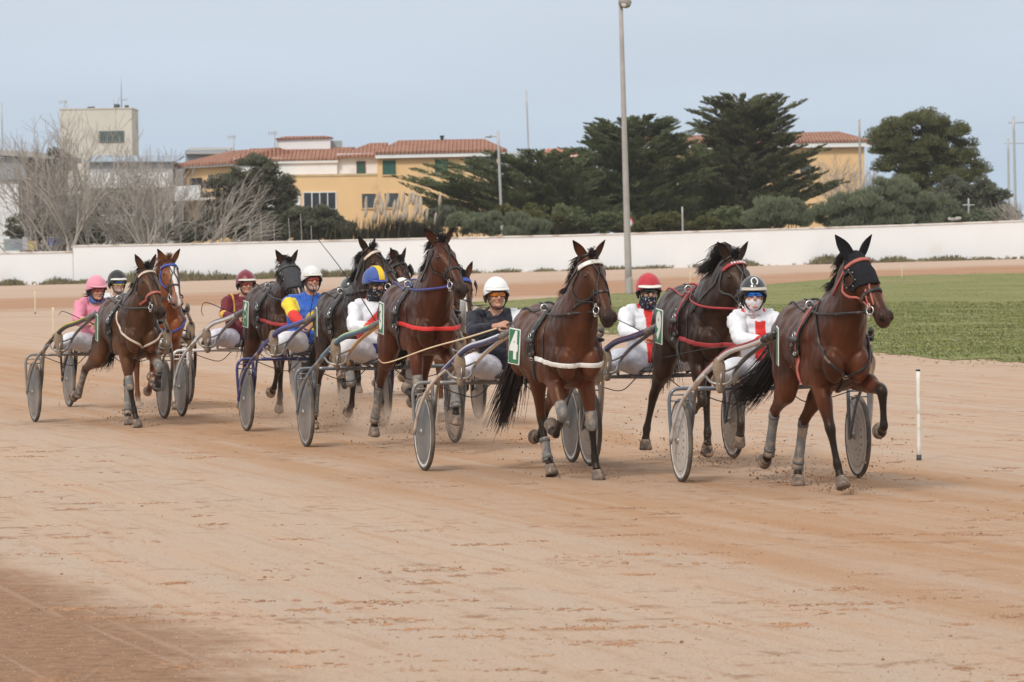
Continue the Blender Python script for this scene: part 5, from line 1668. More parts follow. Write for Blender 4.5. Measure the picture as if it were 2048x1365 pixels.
    # shaft holders and buckles on both flanks
    for sd in (-1, 1):
        kb_ = MB()
        h2 = outward(bvh, gc, Y3 * sd * 1.0 + Z3 * 0.30)
        q = h2[0] + h2[1] * 0.05
        kb_.tube([q + X3 * -0.03, q + X3 * 0.05, q + X3 * 0.15 + Y3 * sd * 0.012], [0.026, 0.026, 0.014], seg=2, n=10)
        h3 = outward(bvh, gc, Y3 * sd * 1.0 - Z3 * 0.12)
        kb_.build("shaft_holder", M_GREYLEATHER, saddle)
        MB().box(h3[0] + h3[1] * 0.025 - 0.025, h3[0] + h3[1] * 0.025 + 0.025, bev=0.008).build("girth_tug", M_GREYLEATHER, saddle)
    for k in range(7):
        kb_ = MB()
        sd = -1 if k % 3 else 1
        h3 = outward(bvh, (0.27 + random.uniform(-0.04, 0.05), 0, 1.18), Y3 * sd + Z3 * random.uniform(-0.5, 0.8))
        kb_.torus(h3[0] + h3[1] * 0.042, random.uniform(0.010, 0.017), 0.0035, h3[1] + np.random.normal(0, 0.3, 3), n=10, m=5)
        kb_.build("buckle", M_STEEL, saddle)
    # back strap from saddle to tail
    pts, nors = [], []
    for x in np.linspace(0.2, -0.80, 22):
        h = outward(bvh, (x, 0, 1.25), Z3)
        if h is not None: pts.append(h[0] + Z3 * 0.004); nors.append(h[1])
    MB().strap(pts, nors, 0.03, 0.006).build("back_strap", M_LEATHER, root)
    # breast strap
    if sp.get('breast'):
        style, colr = sp['breast']
        if style == 'collar':
            f2 = nrm(np.array((1, 0, -0.10)))
            z0 = sp.get('breast_z', 1.17)
            pts, nors = wrap(bvh, (0.40, 0, z0), f2, Y3, -112, 112, 44, 0.008)
            MB().strap(pts, nors, sp.get('breast_w', 0.042), 0.006).build("breast_strap", STRAPC[colr], root)
            hang = MB()
            for sd in (-1, 1):
                pp = []; nn = []
                for t in np.linspace(0, 1, 12):
                    h = outward(bvh, (0.40 + 0.06 * t, 0, z0 + 0.0 + 0.40 * (1 - t)), Y3 * sd + X3 * 0.15)
                    if h is not None and abs(h[0][1]) < 0.36: pp.append(h[0] + h[1] * 0.006); nn.append(h[1])
                if len(pp) > 3: hang.strap(pp, nn, 0.020, 0.005)
            hang.build("neck_strap", M_LEATHER, root)
        elif style == 'neck':      # two straps from the neck meeting low on the breast
            vb = MB()
            for sd in (-1, 1):
                pp, nn = [], []
                for t in np.linspace(0, 1, 26):
                    o = np.array((0.50 - 0.06 * t, 0, 1.60 - 0.62 * t)); a = R(78 * (1 - t) ** 0.8)
                    h = outward(bvh, o, X3 * math.cos(a) + Y3 * sd * math.sin(a) - Z3 * 0.05)
                    if h is not None: pp.append(h[0] + h[1] * 0.008); nn.append(h[1])
                vb.strap(pp, nn, 0.024, 0.006)
            vb.build("breast_strap", STRAPC[colr], root)
            pp, nn = [], []
            for t in np.linspace(0, 1, 12):
                h = outward(bvh, (0.42, 0, 0.98 - 0.10 * t), X3 - Z3 * 0.6 * t)
                if h is not None: pp.append(h[0] + h[1] * 0.010); nn.append(h[1])
            if len(pp) > 3: MB().strap(pp, nn, 0.034, 0.008).build("martingale", M_LEATHER, root)
            MB().torus(pp[0] + nn[0] * 0.012, 0.022, 0.005, nn[0], n=14).build("breast_ring", M_STEEL, root)
        else:          # a V that meets at the breast and runs down between the forelegs
            vb = MB()
            for sd in (-1, 1):
                pp, nn = [], []
                for t in np.linspace(0, 1, 26):
                    z = 1.40 - 0.42 * t
                    o = np.array((0.42, 0, z))
                    a = R(100 * (1 - t) ** 1.15)
                    h = outward(bvh, o, X3 * math.cos(a) + Y3 * sd * math.sin(a) + Z3 * -0.02)
                    if h is not None: pp.append(h[0] + h[1] * 0.008); nn.append(h[1])
                vb.strap(pp, nn, 0.026, 0.007)
            vb.build("breast_strap", STRAPC[colr], root)
            pp, nn = [], []
            for t in np.linspace(0, 1, 12):
                h = outward(bvh, (0.42, 0, 0.98 - 0.10 * t), X3 - Z3 * 0.6 * t)
                if h is not None: pp.append(h[0] + h[1] * 0.010); nn.append(h[1])
            if len(pp) > 3: MB().strap(pp, nn, 0.032, 0.007).build("martingale", M_LEATHER, root)
    # bridle
    def hs(u, degs, lift=0.005):
        pp, nn = [], []
        for i, a in enumerate(degs):
            uu = u[i] if hasattr(u, '__len__') else u
            h = outward(bvh, hd.p(uu, 0, head_c(uu)), hd.s * math.cos(R(a)) + hd.f * math.sin(R(a)))
            if h is None: continue
            pp.append(h[0] + h[1] * lift); nn.append(h[1])
        return np.array(pp), np.array(nn)
    bc = sp.get('bridle', 'black')
    br = MB()
    if sp.get('noseband', bc) == bc:
        br.strap(*hs(0.335, np.linspace(-60, 240, 30)), 0.024)
    for sd in (0, 180):
        us = np.linspace(0.035, 0.455, 16)
        dg_ = np.interp(us, [0.03, 0.10, 0.17, 0.30, 0.46], [-8, -34, -50, -44, -28])
        br.strap(*hs(us, [sd + (d if sd == 0 else -d) for d in dg_]), 0.020)
        us = np.linspace(0.02, 0.10, 8); dg_ = np.linspace(-10, -80, 8)
        br.strap(*hs(us, [sd + (d if sd == 0 else -d) for d in dg_]), 0.016)
        us = np.linspace(0.30, 0.455, 7); dg_ = np.linspace(40, -28, 7)
        br.strap(*hs(us, [sd + (d if sd == 0 else -d) for d in dg_]), 0.016)
    br.strap(*hs(-0.035, np.linspace(-40, 220, 22), 0.008), 0.026)
    us = np.concatenate([np.linspace(0.0, 0.17, 8), np.linspace(0.19, 0.45, 10)])
    for sd in (-1, 1):            # overcheck: two straps joining to a Y on the forehead
        dg_ = np.concatenate([90 + sd * np.linspace(26, 4, 8), 90 + sd * np.linspace(8, 62, 10)])
        br.strap(*hs(us, dg_, 0.007), 0.014)
    bridle = br.build("bridle", STRAPC[bc], root)
    if 'noseband' in sp and sp['noseband'] != bc:
        MB().strap(*hs(0.335, np.linspace(-60, 240, 30), 0.008), 0.030, 0.010).build("noseband", STRAPC[sp['noseband']], bridle)
    if sp.get('browband'):
        bb = MB().strap(*hs(0.055, np.linspace(-5, 185, 30), 0.012 if not sp.get('hood') else 0.022), sp.get('brow_w', 0.032), 0.009)
        bw_ = bb.build("browband", STRAPC[sp['browband']], bridle)
        if sp.get('browtext'):
            mid_p, mid_n = hs(0.055, [90], 0.030)
            pB = mid_p[0]; N = nrm(mid_n[0] - hd.a * (mid_n[0] @ hd.a) * 0.5)
            Xa = hd.s; Ya = nrm(np.cross(N, Xa))
            Mx = Matrix([[Xa[0], Ya[0], N[0], pB[0]], [Xa[1], Ya[1], N[1], pB[1]], [Xa[2], Ya[2], N[2], pB[2]], [0, 0, 0, 1]])
            # lettering follows the curve of the band
            chars = sp['browtext']
            nC = len(chars)
            for i, ch in enumerate(chars):
                ag = 90 - (i - (nC - 1) / 2) * 11
                pp, nn = hs(0.055, [ag - 2, ag, ag + 2], 0.0235)
                if len(pp) < 3: continue
                N = nrm(nn[1]); Xa = nrm(pp[2] - pp[0]); 
                if Xa @ hd.s < 0: Xa = -Xa
                Ya = np.cross(N, Xa)
                pB = pp[1]
                Mx = Matrix([[Xa[0], Ya[0], N[0], pB[0]], [Xa[1], Ya[1], N[1], pB[1]], [Xa[2], Ya[2], N[2], pB[2]], [0, 0, 0, 1]])
                digit_mesh(ch, 0.028, M_PLATEWHITE, bw_, Mx, "browband_letter")
    bits = {}
    for sd in (-1, 1):
        bt = MB()
        h = outward(bvh, hd.p(0.465, 0, head_c(0.465)), hd.s * sd * math.cos(R(30)) - hd.f * math.sin(R(30)))
        c = h[0] + hd.s * sd * 0.016
        bits[sd] = c
        bt.torus(c, 0.034, 0.006, hd.s * sd + hd.f * 0.2, n=18)
        bt.torus(c + hd.a * 0.03 - hd.f * 0.03, 0.016, 0.005, hd.s * sd + hd.a * 0.4, n=12)
        bt.torus(c - hd.a * 0.045 + hd.f * 0.012, 0.014, 0.005, hd.s * sd, n=12)
        bt.build("bit_ring", M_STEEL, bridle)
    # hoods, blinkers, check rings
    if sp.get('hood'):
        us = np.linspace(-0.06, 0.265 if sp['hood'] == 'eared' else 0.33, 16)
        angs = np.linspace(-24, 204, 44)
        V, F = [], []
        for i, u in enumerate(us):
            for j, a in enumerate(angs):
                wv = 0.0
                if i == len(us) - 1: u2 = u + 0.02 * math.cos(R(a - 90) * 2)
                else: u2 = u
                h = outward(bvh, hd.p(u2, 0, head_c(u2)), hd.s * math.cos(R(a)) + hd.f * math.sin(R(a)))
                V.append(h[0] + h[1] * (0.012 + (0.006 if i == len(us) - 1 else 0)))
        nA = len(angs)
        for i in range(len(us) - 1):
            for j in range(nA - 1):
                u = us[i]; a = angs[j]
                am = a if a < 90 else 180 - a
                d2 = ((u - 0.15) / 0.052) ** 2 + ((am - 2) / 26.0) ** 2
                if d2 < 1.0: continue
                F.append((i * nA + j, i * nA + j + 1, (i + 1) * nA + j + 1, (i + 1) * nA + j))
        hood = MB().add(V, F).build("hood", M_MESHHOOD if sp['hood'] == 'eared' else M_NETHOOD, root)
        so = hood.modifiers.new("thick", 'SOLIDIFY'); so.thickness = 0.005; so.offset = 1
        rv = []; cup = MB()
        for sd in (0, 180):
            for k in range(7):
                a = 2 * math.pi * k / 7
                u = 0.15 + 0.068 * math.cos(a); am = 2 + 33 * math.sin(a)
                am = am if sd == 0 else 180 - am
                h = outward(bvh, hd.p(u, 0, head_c(u)), hd.s * math.cos(R(am)) + hd.f * math.sin(R(am)))
                if h is not None: rv.append(MB().ell(h[0] + h[1] * 0.020, (0.0062, 0.0062, 0.0062), nu=8, nv=5))
            ring = []
            nn = []
            for k in range(19):
                a = 2 * math.pi * k / 18
                u = 0.15 + 0.052 * math.cos(a); am = 2 + 26 * math.sin(a)
                am = am if sd == 0 else 180 - am
                h = outward(bvh, hd.p(u, 0, head_c(u)), hd.s * math.cos(R(am)) + hd.f * math.sin(R(am)))
                ring.append(h[0] + h[1] * 0.018); nn.append(h[1])
            cup.strap(ring, nn, 0.016, 0.012, closed=True)
        for stud in rv: stud.build("hood_stud", M_STEEL, hood)
        cup.build("eye_ring", M_LEATHER, hood)
    if sp.get('blinkers'):
        bl = MB()
        for sd in (-1, 1):
            c = hd.p(0.13, sd * 0.125, 0.0)
            rings = []
            for t in np.linspace(-1, 1, 7):
                rings.append([c + hd.a * (t * 0.085) + hd.s * sd * (0.012 + o * 0.006 + 0.02 * (1 - t * t)) + hd.f * w for o, w in ((0, -0.05), (1, -0.05), (1, 0.045), (0, 0.045))])
            bl.loft(rings)
        bl.build("blinker", STRAPC[sp['blinkers']], bridle)
    if sp.get('cheekpad'):
        cp = MB()
        for sd in (0, 180):
            us = np.linspace(0.06, 0.31, 12); dg_ = np.linspace(-14, -34, 12)
            cp.strap(*hs(us, [sd + (d if sd == 0 else -d) for d in dg_], 0.007), 0.044, 0.010)
        cp.build("cheek_pad", STRAPC[sp['cheekpad']], bridle)
    # number plate
    for sd in (-1, 1):
        key = 'plate' if sd < 0 else 'plate_far'
        pt = sp.get(key)
        if not pt: continue
        txt, yaw = pt
        h = outward(bvh, (0.13, 0, 1.18), Y3 * sd + Z3 * 0.20)
        c = h[0] + np.array((0.03, sd * 0.14, -0.02 + sp.get('plate_dz', 0)))
        ya = R(yaw)
        N = np.array((math.cos(ya) , sd * math.sin(ya), 0.0)); N = nrm(N)
        Xa = nrm(np.cross((0, 0, 1), N)); Za = np.cross(N, Xa)
        tilt = R(-6) * sd * -1
        Xr = Xa * math.cos(tilt) + Za * math.sin(tilt); Zr = -Xa * math.sin(tilt) + Za * math.cos(tilt)
        Mx = Matrix([[Xr[0], Zr[0], N[0], c[0]], [Xr[1], Zr[1], N[1], c[1]], [Xr[2], Zr[2], N[2], c[2]], [0, 0, 0, 1]])
        w2, h2 = 0.086, 0.160
        pl_ = MB().box((-w2, -h2, -0.004), (w2, h2, 0.004), Mx, bev=0.003).build("number_plate", M_PLATEWHITE, root, smooth=False)
        MB().box((-w2 + 0.01, -h2 + 0.01, 0.0035), (w2 - 0.01, h2 - 0.01, 0.0062), Mx).build("plate_panel", M_PLATE, pl_, smooth=False)
        if txt:
            digit_mesh(txt, 0.32, M_PLATEWHITE, pl_, Mx @ Matrix.Translation((0, 0, 0.0075)) @ Matrix.Diagonal((0.68, 1, 1, 1)))
    return dict(root=root, hd=hd, bits=bits, terret=terret, J=J, bvh=bvh)
# ------------------------------------------------------------------ drivers
M_SKIN = tint_mat("skin", 0.52, 0.4, 0.10, 20.0, 0.08, 120.0)
M_CLOTH = tint_mat("racing_silk", 0.55, 0.30, 0.05, 9.0, 0.38, 15.0, sheen=0.10)
M_LENS = mat("dark_lens", (0.012, 0.010, 0.010), 0.08, 0.7, var=0.05)
M_SHOE = mat("dusty_driving_shoe", (0.11, 0.085, 0.065), 0.8, 0.2, var=0.3, vscale=20, dirt=((0.30, 0.21, 0.14), 0.6, 14))
M_SOLE = mat("shoe_sole", (0.23, 0.19, 0.15), 0.85, 0.2, var=0.25, vscale=20, dirt=((0.34, 0.25, 0.18), 0.4, 14))
M_BLACKP = mat("black_plastic", (0.014, 0.014, 0.015), 0.4, 0.5, var=0.1)
SKIN_RGB = np.array((0.46, 0.245, 0.165))

def hand_into(mb, W, d, up, side_sign, curl=1.0):
    """palm, four bent fingers of different lengths and a thumb; d: where the knuckles point, up: back of the hand"""
    d = nrm(d); up = nrm(np.asarray(up, float) - d * np.dot(up, d)); sd = np.cross(up, d) * side_sign   # towards the thumb
    mb.limb([W - d * 0.03, W + d * 0.02, W + d * 0.055, W + d * 0.088], [(0.027, 0.020), (0.034, 0.018), (0.041, 0.017), (0.040, 0.014)], side=sd, seg=2, n=12)
    for k, (ln, off) in enumerate(((0.92, 0.033), (1.0, 0.011), (0.95, -0.011), (0.76, -0.032))):
        p0 = W + d * 0.080 + sd * off
        a = R(38 * curl); p1 = p0 + (d * math.cos(a) - up * math.sin(a)) * 0.042 * ln
        a = R(125 * curl); p2 = p1 + (d * math.cos(a) - up * math.sin(a)) * 0.030 * ln
        a = R(190 * curl); p3 = p2 + (d * math.cos(a) - up * math.sin(a)) * 0.022 * ln
        mb.limb([p0 - d * 0.02, p0, p1, p2, p3], [0.0095, 0.0105, 0.0098, 0.009, 0.0075], side=sd, seg=2, n=8)
    t0 = W + d * 0.025 + sd * 0.028
    t1 = t0 + nrm(sd * 0.8 + d * 0.55 - up * 0.3) * 0.042
    t2 = t1 + nrm(-sd * 0.25 + d * 0.85 - up * 0.65) * 0.032
    t3 = t2 + nrm(-sd * 0.6 + d * 0.5 - up * 0.55) * 0.022
    mb.limb([t0 - sd * 0.012, t0, t1, t2, t3], [0.014, 0.0135, 0.0115, 0.0105, 0.0085], side=up, seg=2, n=8)
    return W + d * 0.085 - up * 0.022      # inside of the fist

def make_driver(sp, M, label):
    random.seed(sp['seed']); np.random.seed(sp['seed'])
    root = empty("person", M, label, "person", "harness racing drivers")
    ln = sp.get('lean', 0.0)          # lean back (-) or forward (+), metres at the head
    lat = sp.get('lat', 0.0)
    pel = np.array([-0.14, 0, 0.915]); waist = np.array([-0.17 + ln * 0.25, lat * 0.2, 1.07]); chest = np.array([-0.17 + ln * 0.6, lat * 0.6, 1.24])
    shl = np.array([-0.15 + ln * 0.85, lat * 0.85, 1.375]); nk = np.array([-0.12 + ln, lat, 1.44]); hc = np.array([-0.075 + ln * 1.1, lat * 1.1, 1.565 + sp.get('hz', 0)])
    nk[2] += sp.get('hz', 0) * 0.6
    hy, hp = R(sp.get('hyaw', 0)), R(sp.get('hpitch', 0))
    fx = np.array([math.cos(hy) * math.cos(hp), math.sin(hy) * math.cos(hp), -math.sin(hp)])
    fy = np.array([-math.sin(hy), math.cos(hy), 0]); fz = np.cross(fx, fy)
    HM = np.stack([fx, fy, fz], 1)
    H = lambda x, y, z: hc + HM @ np.array((x, y, z))
    wr = {1: np.array(sp.get('LH', (0.34, 0.09, 1.20))), -1: np.array(sp.get('RH', (0.34, -0.10, 1.20)))}
    big = sp.get('big', 1.0) * 1.05
    shd = {s_: shl + np.array([0.0, s_ * 0.178 * big, -0.012]) for s_ in (-1, 1)}
    elb = {}
    for s_ in (-1, 1):
        mid = (shd[s_] + wr[s_]) / 2
        L = np.linalg.norm(wr[s_] - shd[s_]); h = math.sqrt(max(0.0004, 0.285 ** 2 - (L / 2) ** 2))
        down = nrm(np.array((-0.10, s_ * 0.85, -0.72)))
        ax = nrm(wr[s_] - shd[s_]); down = nrm(down - ax * (down @ ax))
        elb[s_] = mid + down * h
    knee = {s_: np.array((0.31, s_ * sp.get('knee', 0.40), 0.955)) for s_ in (-1, 1)}
    ank = {s_: np.array((0.70, s_ * 0.615, 0.865)) for s_ in (-1, 1)}
    hip = {s_: np.array((-0.10, s_ * 0.11, 0.905)) for s_ in (-1, 1)}
    # --- body: one continuous skin
    mb = MB()
    mb.limb([pel - (0, 0, 0.06), pel, waist, chest, shl, nk], [(0.13, 0.10), (0.16, 0.12), (0.135, 0.105), (0.155, 0.115), (0.12, 0.08), (0.055, 0.058)], seg=3, n=16)
    mb.limb([nk - (0, 0, 0.08), nk, H(-0.015, 0, -0.06)], [0.062, 0.056, 0.055], seg=2)
    mb.ell(H(-0.012, 0, 0.022), (0.098, 0.076, 0.100), HM)
    mb.ell(H(0.026, 0, -0.028), (0.070, 0.064, 0.090), HM)
    mb.ell(H(0.040, 0, -0.088), (0.048, 0.050, 0.036), HM)
    mb.limb([H(0.088, 0, 0.018), H(0.105, 0, -0.012), H(0.116, 0, -0.034), H(0.096, 0, -0.044)], [(0.009, 0.010), (0.012, 0.012), (0.017, 0.012), (0.015, 0.008)], side=fy, seg=2, n=8)
    mb.ell(H(0.086, 0, -0.066), (0.016, 0.026, 0.012), HM)     # lips
    mb.ell(H(0.085, 0, -0.098), (0.020, 0.026, 0.018), HM)     # chin
    for s_ in (-1, 1):
        mb.ell(H(0.072, s_ * 0.032, -0.035), (0.022, 0.026, 0.022), HM)
        mb.ell(H(0.078, s_ * 0.030, 0.030), (0.018, 0.028, 0.010), HM)
        mb.ell(H(-0.008, s_ * 0.078, -0.015), (0.018, 0.010, 0.032), HM)
        mb.limb([shd[s_] * 0.7 + shl * 0.3, shd[s_], (shd[s_] + elb[s_]) / 2, elb[s_], (elb[s_] + wr[s_]) / 2, wr[s_]], [0.055, 0.055, 0.046, 0.038, 0.036, 0.026], seg=3, n=10)
        mb.limb([pel * 0.6 + hip[s_] * 0.4, hip[s_], (hip[s_] + knee[s_]) / 2, knee[s_], (knee[s_] + ank[s_]) / 2, ank[s_]], [0.08, 0.085, 0.075, 0.055, 0.052, 0.036], seg=3, n=10)
    grip = {}
    for s_ in (-1, 1):
        fd = nrm(wr[s_] - elb[s_])
        hd_ = nrm(fd * 0.7 + np.array((0.25, -s_ * 0.45, 0.1)))
        grip[s_] = hand_into(mb, wr[s_] + fd * 0.02, hd_, np.array((0.3, s_ * 0.75, 0.75)), s_)
    me = remesh(mb, 0.0065, 2, 0.4)
    V = coords(me)
    skin = np.tile(np.array(sp.get('skin', SKIN_RGB), float), (len(V), 1))
    q = (V - hc) @ HM
    lips = (np.abs(q[:, 1]) < 0.024) & (np.abs(q[:, 2] + 0.066) < 0.010) & (q[:, 0] > 0.08)
    skin[lips] *= (0.85, 0.6, 0.6)
    if sp.get('stubble'):
        st = sstep(-q[:, 2], 0.045, 0.07) * (q[:, 0] > 0.0) * (np.linalg.norm(q, axis=1) < 0.17)
        skin = skin * (1 - 0.45 * st[:, None]) + np.array((0.38, 0.34, 0.31)) * (0.45 * st[:, None])
    for s_ in (-1, 1):
        gv = np.linalg.norm(V - (wr[s_] + nrm(grip[s_] - wr[s_]) * 0.05), axis=1) < 0.13
        if sp.get('gloves') is not None: skin[gv] = sp['gloves']
    paint(me, skin)
    link("body", me, M_SKIN, root)
    # --- jacket
    mb = MB()
    g = 1.10 * big
    mb.limb([pel + (0.0, 0, -0.015), pel + (0, 0, 0.06), waist, chest, shl, nk + (0, 0, -0.01)], [(0.175 * g, 0.135 * g), (0.18 * g, 0.138 * g), (0.165 * g, 0.132 * g), (0.180 * g, 0.138 * g), (0.150 * g, 0.098 * g), (0.072, 0.074)], seg=4, n=20)
    for s_ in (-1, 1):
        fd = nrm(wr[s_] - elb[s_])
        mb.limb([shd[s_] * 0.55 + shl * 0.45, shd[s_] + (0, 0, -0.005), (shd[s_] + elb[s_]) / 2, elb[s_], (elb[s_] + wr[s_]) / 2, wr[s_] - fd * 0.02], [0.078, 0.081, 0.072, 0.066, 0.060, 0.045], seg=4, n=14)
    me = remesh(mb, 0.0105, 3, 0.5)
    wrinkle(me, 0.012, 11.0, sp['seed'] * 3.1)
    V = coords(me)
    arm = np.full(len(V), 0); along = np.zeros(len(V))
    dT = np.minimum(seg_dist(V, waist, shl)[0] / 0.165, 9) 
    for s_ in (-1, 1):
        d1, t1 = seg_dist(V, shd[s_], elb[s_]); d2, t2 = seg_dist(V, elb[s_], wr[s_])
        dd = np.minimum(d1, d2) / 0.075
        on = dd < dT
        arm[on] = s_
        along = np.where(on, np.where(d1 < d2, t1, 1 + t2), along)
    C = sp['jacket'](V, arm, along, dict(chest=chest, shl=shl, nk=nk, waist=waist))
    paint(me, C)
    link("jacket", me, M_CLOTH, root)
    # --- trousers
    mb = MB()
    mb.limb([pel + (0, 0, 0.07), pel, pel + (0.0, 0, -0.075)], [(0.165, 0.125), (0.180, 0.150), (0.150, 0.13)], seg=3, n=18)
    for s_ in (-1, 1):
        mb.limb([pel * 0.5 + hip[s_] * 0.5, hip[s_], hip[s_] * 0.5 + knee[s_] * 0.5, knee[s_], knee[s_] * 0.5 + ank[s_] * 0.5, ank[s_] + (-0.02, 0, 0)], [0.105, 0.125, 0.114, 0.094, 0.084, 0.064], seg=4, n=16)
    me = remesh(mb, 0.011, 3, 0.5)
    wrinkle(me, 0.008, 9.0, sp['seed'] * 1.7)
    V = coords(me)
    tc = np.array(sp.get('trousers', (0.66, 0.66, 0.70)), float)
    Ct = np.tile(tc, (len(V), 1))
    dust = sstep(V[:, 0], 0.25, 0.72)[:, None] * 0.35 * sp.get('dusty', 0.4)
    Ct = Ct * (1 - dust) + np.array((0.40, 0.33, 0.27)) * dust
    paint(me, Ct)
    link("trousers", me, M_CLOTH, root)
    # --- shoes: toes up against the foot rests
    for s_ in (-1, 1):
        a = ank[s_]
        tdir = nrm(np.array((0.22, s_ * 0.10, 0.97)))
        fwd = nrm(np.array((0.97, s_ * 0.15, -0.22)))
        heel = a + fwd * 0.055 - tdir * 0.055
        toe = heel + tdir * 0.275
        sb = MB()
        sb.limb([a - (0.075, 0, -0.02), a - (0.02, 0, 0), heel - fwd * 0.03 + tdir * 0.045], [0.058, 0.056, 0.046], seg=2, n=12)
        sb.limb([heel - tdir * 0.012, heel + tdir * 0.02, heel + tdir * 0.09, heel + tdir * 0.17, heel + tdir * 0.235, toe + tdir * 0.006], [(0.024, 0.024), (0.043, 0.049), (0.045, 0.054), (0.054, 0.044), (0.049, 0.034), (0.024, 0.017)], side=(0, 1, 0), seg=3, n=16)
        shoe = link("shoe", remesh(sb, 0.010, 2, 0.5), M_SHOE if not sp.get('blackshoes') else M_BLACKP, root)
        so = MB()
        so.limb([heel - tdir * 0.018 + fwd * 0.035, heel + tdir * 0.02 + fwd * 0.040, heel + tdir * 0.09 + fwd * 0.038, heel + tdir * 0.17 + fwd * 0.034, heel + tdir * 0.24 + fwd * 0.028, toe + tdir * 0.012 + fwd * 0.020], [(0.022, 0.010), (0.040, 0.014), (0.038, 0.013), (0.052, 0.014), (0.046, 0.012), (0.018, 0.008)], side=(0, 1, 0), seg=3, n=14)
        so.build("sole", M_SOLE, shoe)
    # --- helmet
    hcol, hstyle = sp['helmet'], sp.get('hstyle', 'shell')
    def dome(grow, zfront, zback, peak=0.0, lobes=False):
        b = MB()
        rings = []
        n, m_ = 40, 14
        for i in range(m_):
            t = i / (m_ - 1)
            row = []
            for j in range(n):
                az_ = 2 * math.pi * j / n
                ca = math.cos(az_)
                zl = zfront + (zback - zfront) * (0.5 - 0.5 * ca) ** 0.55
                phi_max = math.acos(max(-0.9, min(0.9, zl)))
                ph = t * phi_max
                r = 1.0
                if lobes: r = 1 + 0.012 * math.cos(6 * az_) * math.sin(ph) 
                x = (0.138 if ca > 0 else 0.140) * grow * r * math.sin(ph) * ca
                y = 0.116 * grow * r * math.sin(ph) * math.sin(az_)
                z = 0.142 * grow * math.cos(ph) + (peak * max(0, 1 - ph / 0.35) if peak else 0)
                row.append(H(x - 0.008, y, z + 0.022))
            rings.append(row)
        rim = [np.array(p_) for p_ in rings[-1]]
        cen = np.mean(rim, 0)
        rings.append([cen + (p_ - cen) * 0.93 for p_ in rim])
        rings.append([cen + (p_ - cen) * 0.90 + fz * 0.02 for p_ in rim])
        V = np.array(rings); b.loft(V, cap=False)
        b.add([V[0].mean(0)], [])
        return b, rim
    if hstyle == 'shell':
        db, rim = dome(1.0, 0.23, -0.52)
        hm = mat("helmet_" + sp['hname'], hcol, 0.22, 0.5, var=0.05, coat=0.6)
    else:
        db, rim = dome(1.035, 0.22, -0.42, sp.get('peak', 0.012), True)
        hm = mat("helmet_cover_" + sp['hname'], hcol, sp.get('hrough', 0.6), 0.35, var=0.10, vscale=14, bump=0.3, bscale=30, sheen=0.3)
    hel = db.build("helmet", hm, root)
    if sp.get('hstripe'):
        stb = MB()
        pp, nn = [], []
        for a in np.linspace(-62, 80, 24):
            pp.append(H((0.143) * math.sin(R(a)) - 0.008, 0.012, 0.147 * math.cos(R(a)) + 0.024)); nn.append(HM @ np.array((math.sin(R(a)), 0, math.cos(R(a)))))
        stb.strap(pp, nn, 0.062, 0.006)
        stb.build("helmet_stripe", mat("yellow_helmet_stripe", (0.75, 0.50, 0.02), 0.55, 0.35, var=0.08), hel)
    rb = MB()
    rb.tube([np.array(p_) for p_ in rim] + [rim[0]], 0.006, seg=1, n=6)
    rb.build("helmet_rim", M_BLACKP if not sp.get('rim') else mat("rim_" + sp['hname'], sp['rim'], 0.5), hel)
    # peak over the brow
    if sp.get('visor') is not None:
        vb = MB(); top, bot = [], []
        for a in np.linspace(-66, 66, 22):
            ex = 0.030 * math.cos(R(a)) ** 0.7
            top.append(H((0.132) * math.cos(R(a)) - 0.006, 0.112 * math.sin(R(a)), 0.066))
            bot.append(H((0.138 + ex) * math.cos(R(a)) - 0.006, (0.118 + ex * 0.3) * math.sin(R(a)), 0.044))
        rings = [top, bot, [p_ - fz * 0.006 for p_ in bot], [p_ - fz * 0.012 for p_ in top]]
        vb.loft(np.array(rings).transpose(1, 0, 2))
        vb.build("visor", mat("visor_" + sp['hname'], sp['visor'], 0.45, 0.4, var=0.05), hel)
    if sp.get('horseshoe'):
        hb = MB(); pp, nn = [], []
        for a in np.linspace(-60, 240, 22):
            v = 0.026 * math.cos(R(a)); w = 0.030 * math.sin(R(a)) + 0.092
            x = 0.138 * math.sqrt(max(0, 1 - (v / 0.116) ** 2 - (w / 0.142) ** 2))
            n_ = HM @ nrm((x / 0.138 ** 2, v / 0.116 ** 2, w / 0.142 ** 2))
            pp.append(H(x - 0.008, v, w + 0.022) + n_ * 0.001); nn.append(n_)
        hb.strap(pp, nn, 0.011, 0.003)
        for k in (0,):
            w = 0.050; x = 0.138 * math.sqrt(1 - (w / 0.142) ** 2)
            hb.ell(H(x - 0.008, 0, w + 0.022), (0.004, 0.006, 0.006), HM, nu=8, nv=5)
        hb.build("horseshoe_emblem", M_PLATEWHITE, hel)
    # ear flaps and chin strap
    fb = MB()
    for s_ in (-1, 1):
        fb.limb([H(-0.03, s_ * 0.098, 0.03), H(-0.025, s_ * 0.100, -0.03), H(-0.015, s_ * 0.092, -0.07)], [(0.045, 0.014), (0.040, 0.014), (0.018, 0.008)], side=fx, seg=3, n=10)
        fb.tube([H(0.02, s_ * 0.096, 0.02), H(0.035, s_ * 0.080, -0.06), H(0.055, s_ * 0.045, -0.118), H(0.062, 0, -0.130)], 0.0065, seg=3, n=6)
    fb.build("chin_strap", mat("straps_" + sp['hname'], sp.get('strapc', (0.018, 0.016, 0.016)), 0.7, 0.3), hel)
    # --- goggles
    gg = MB()
    rings = []
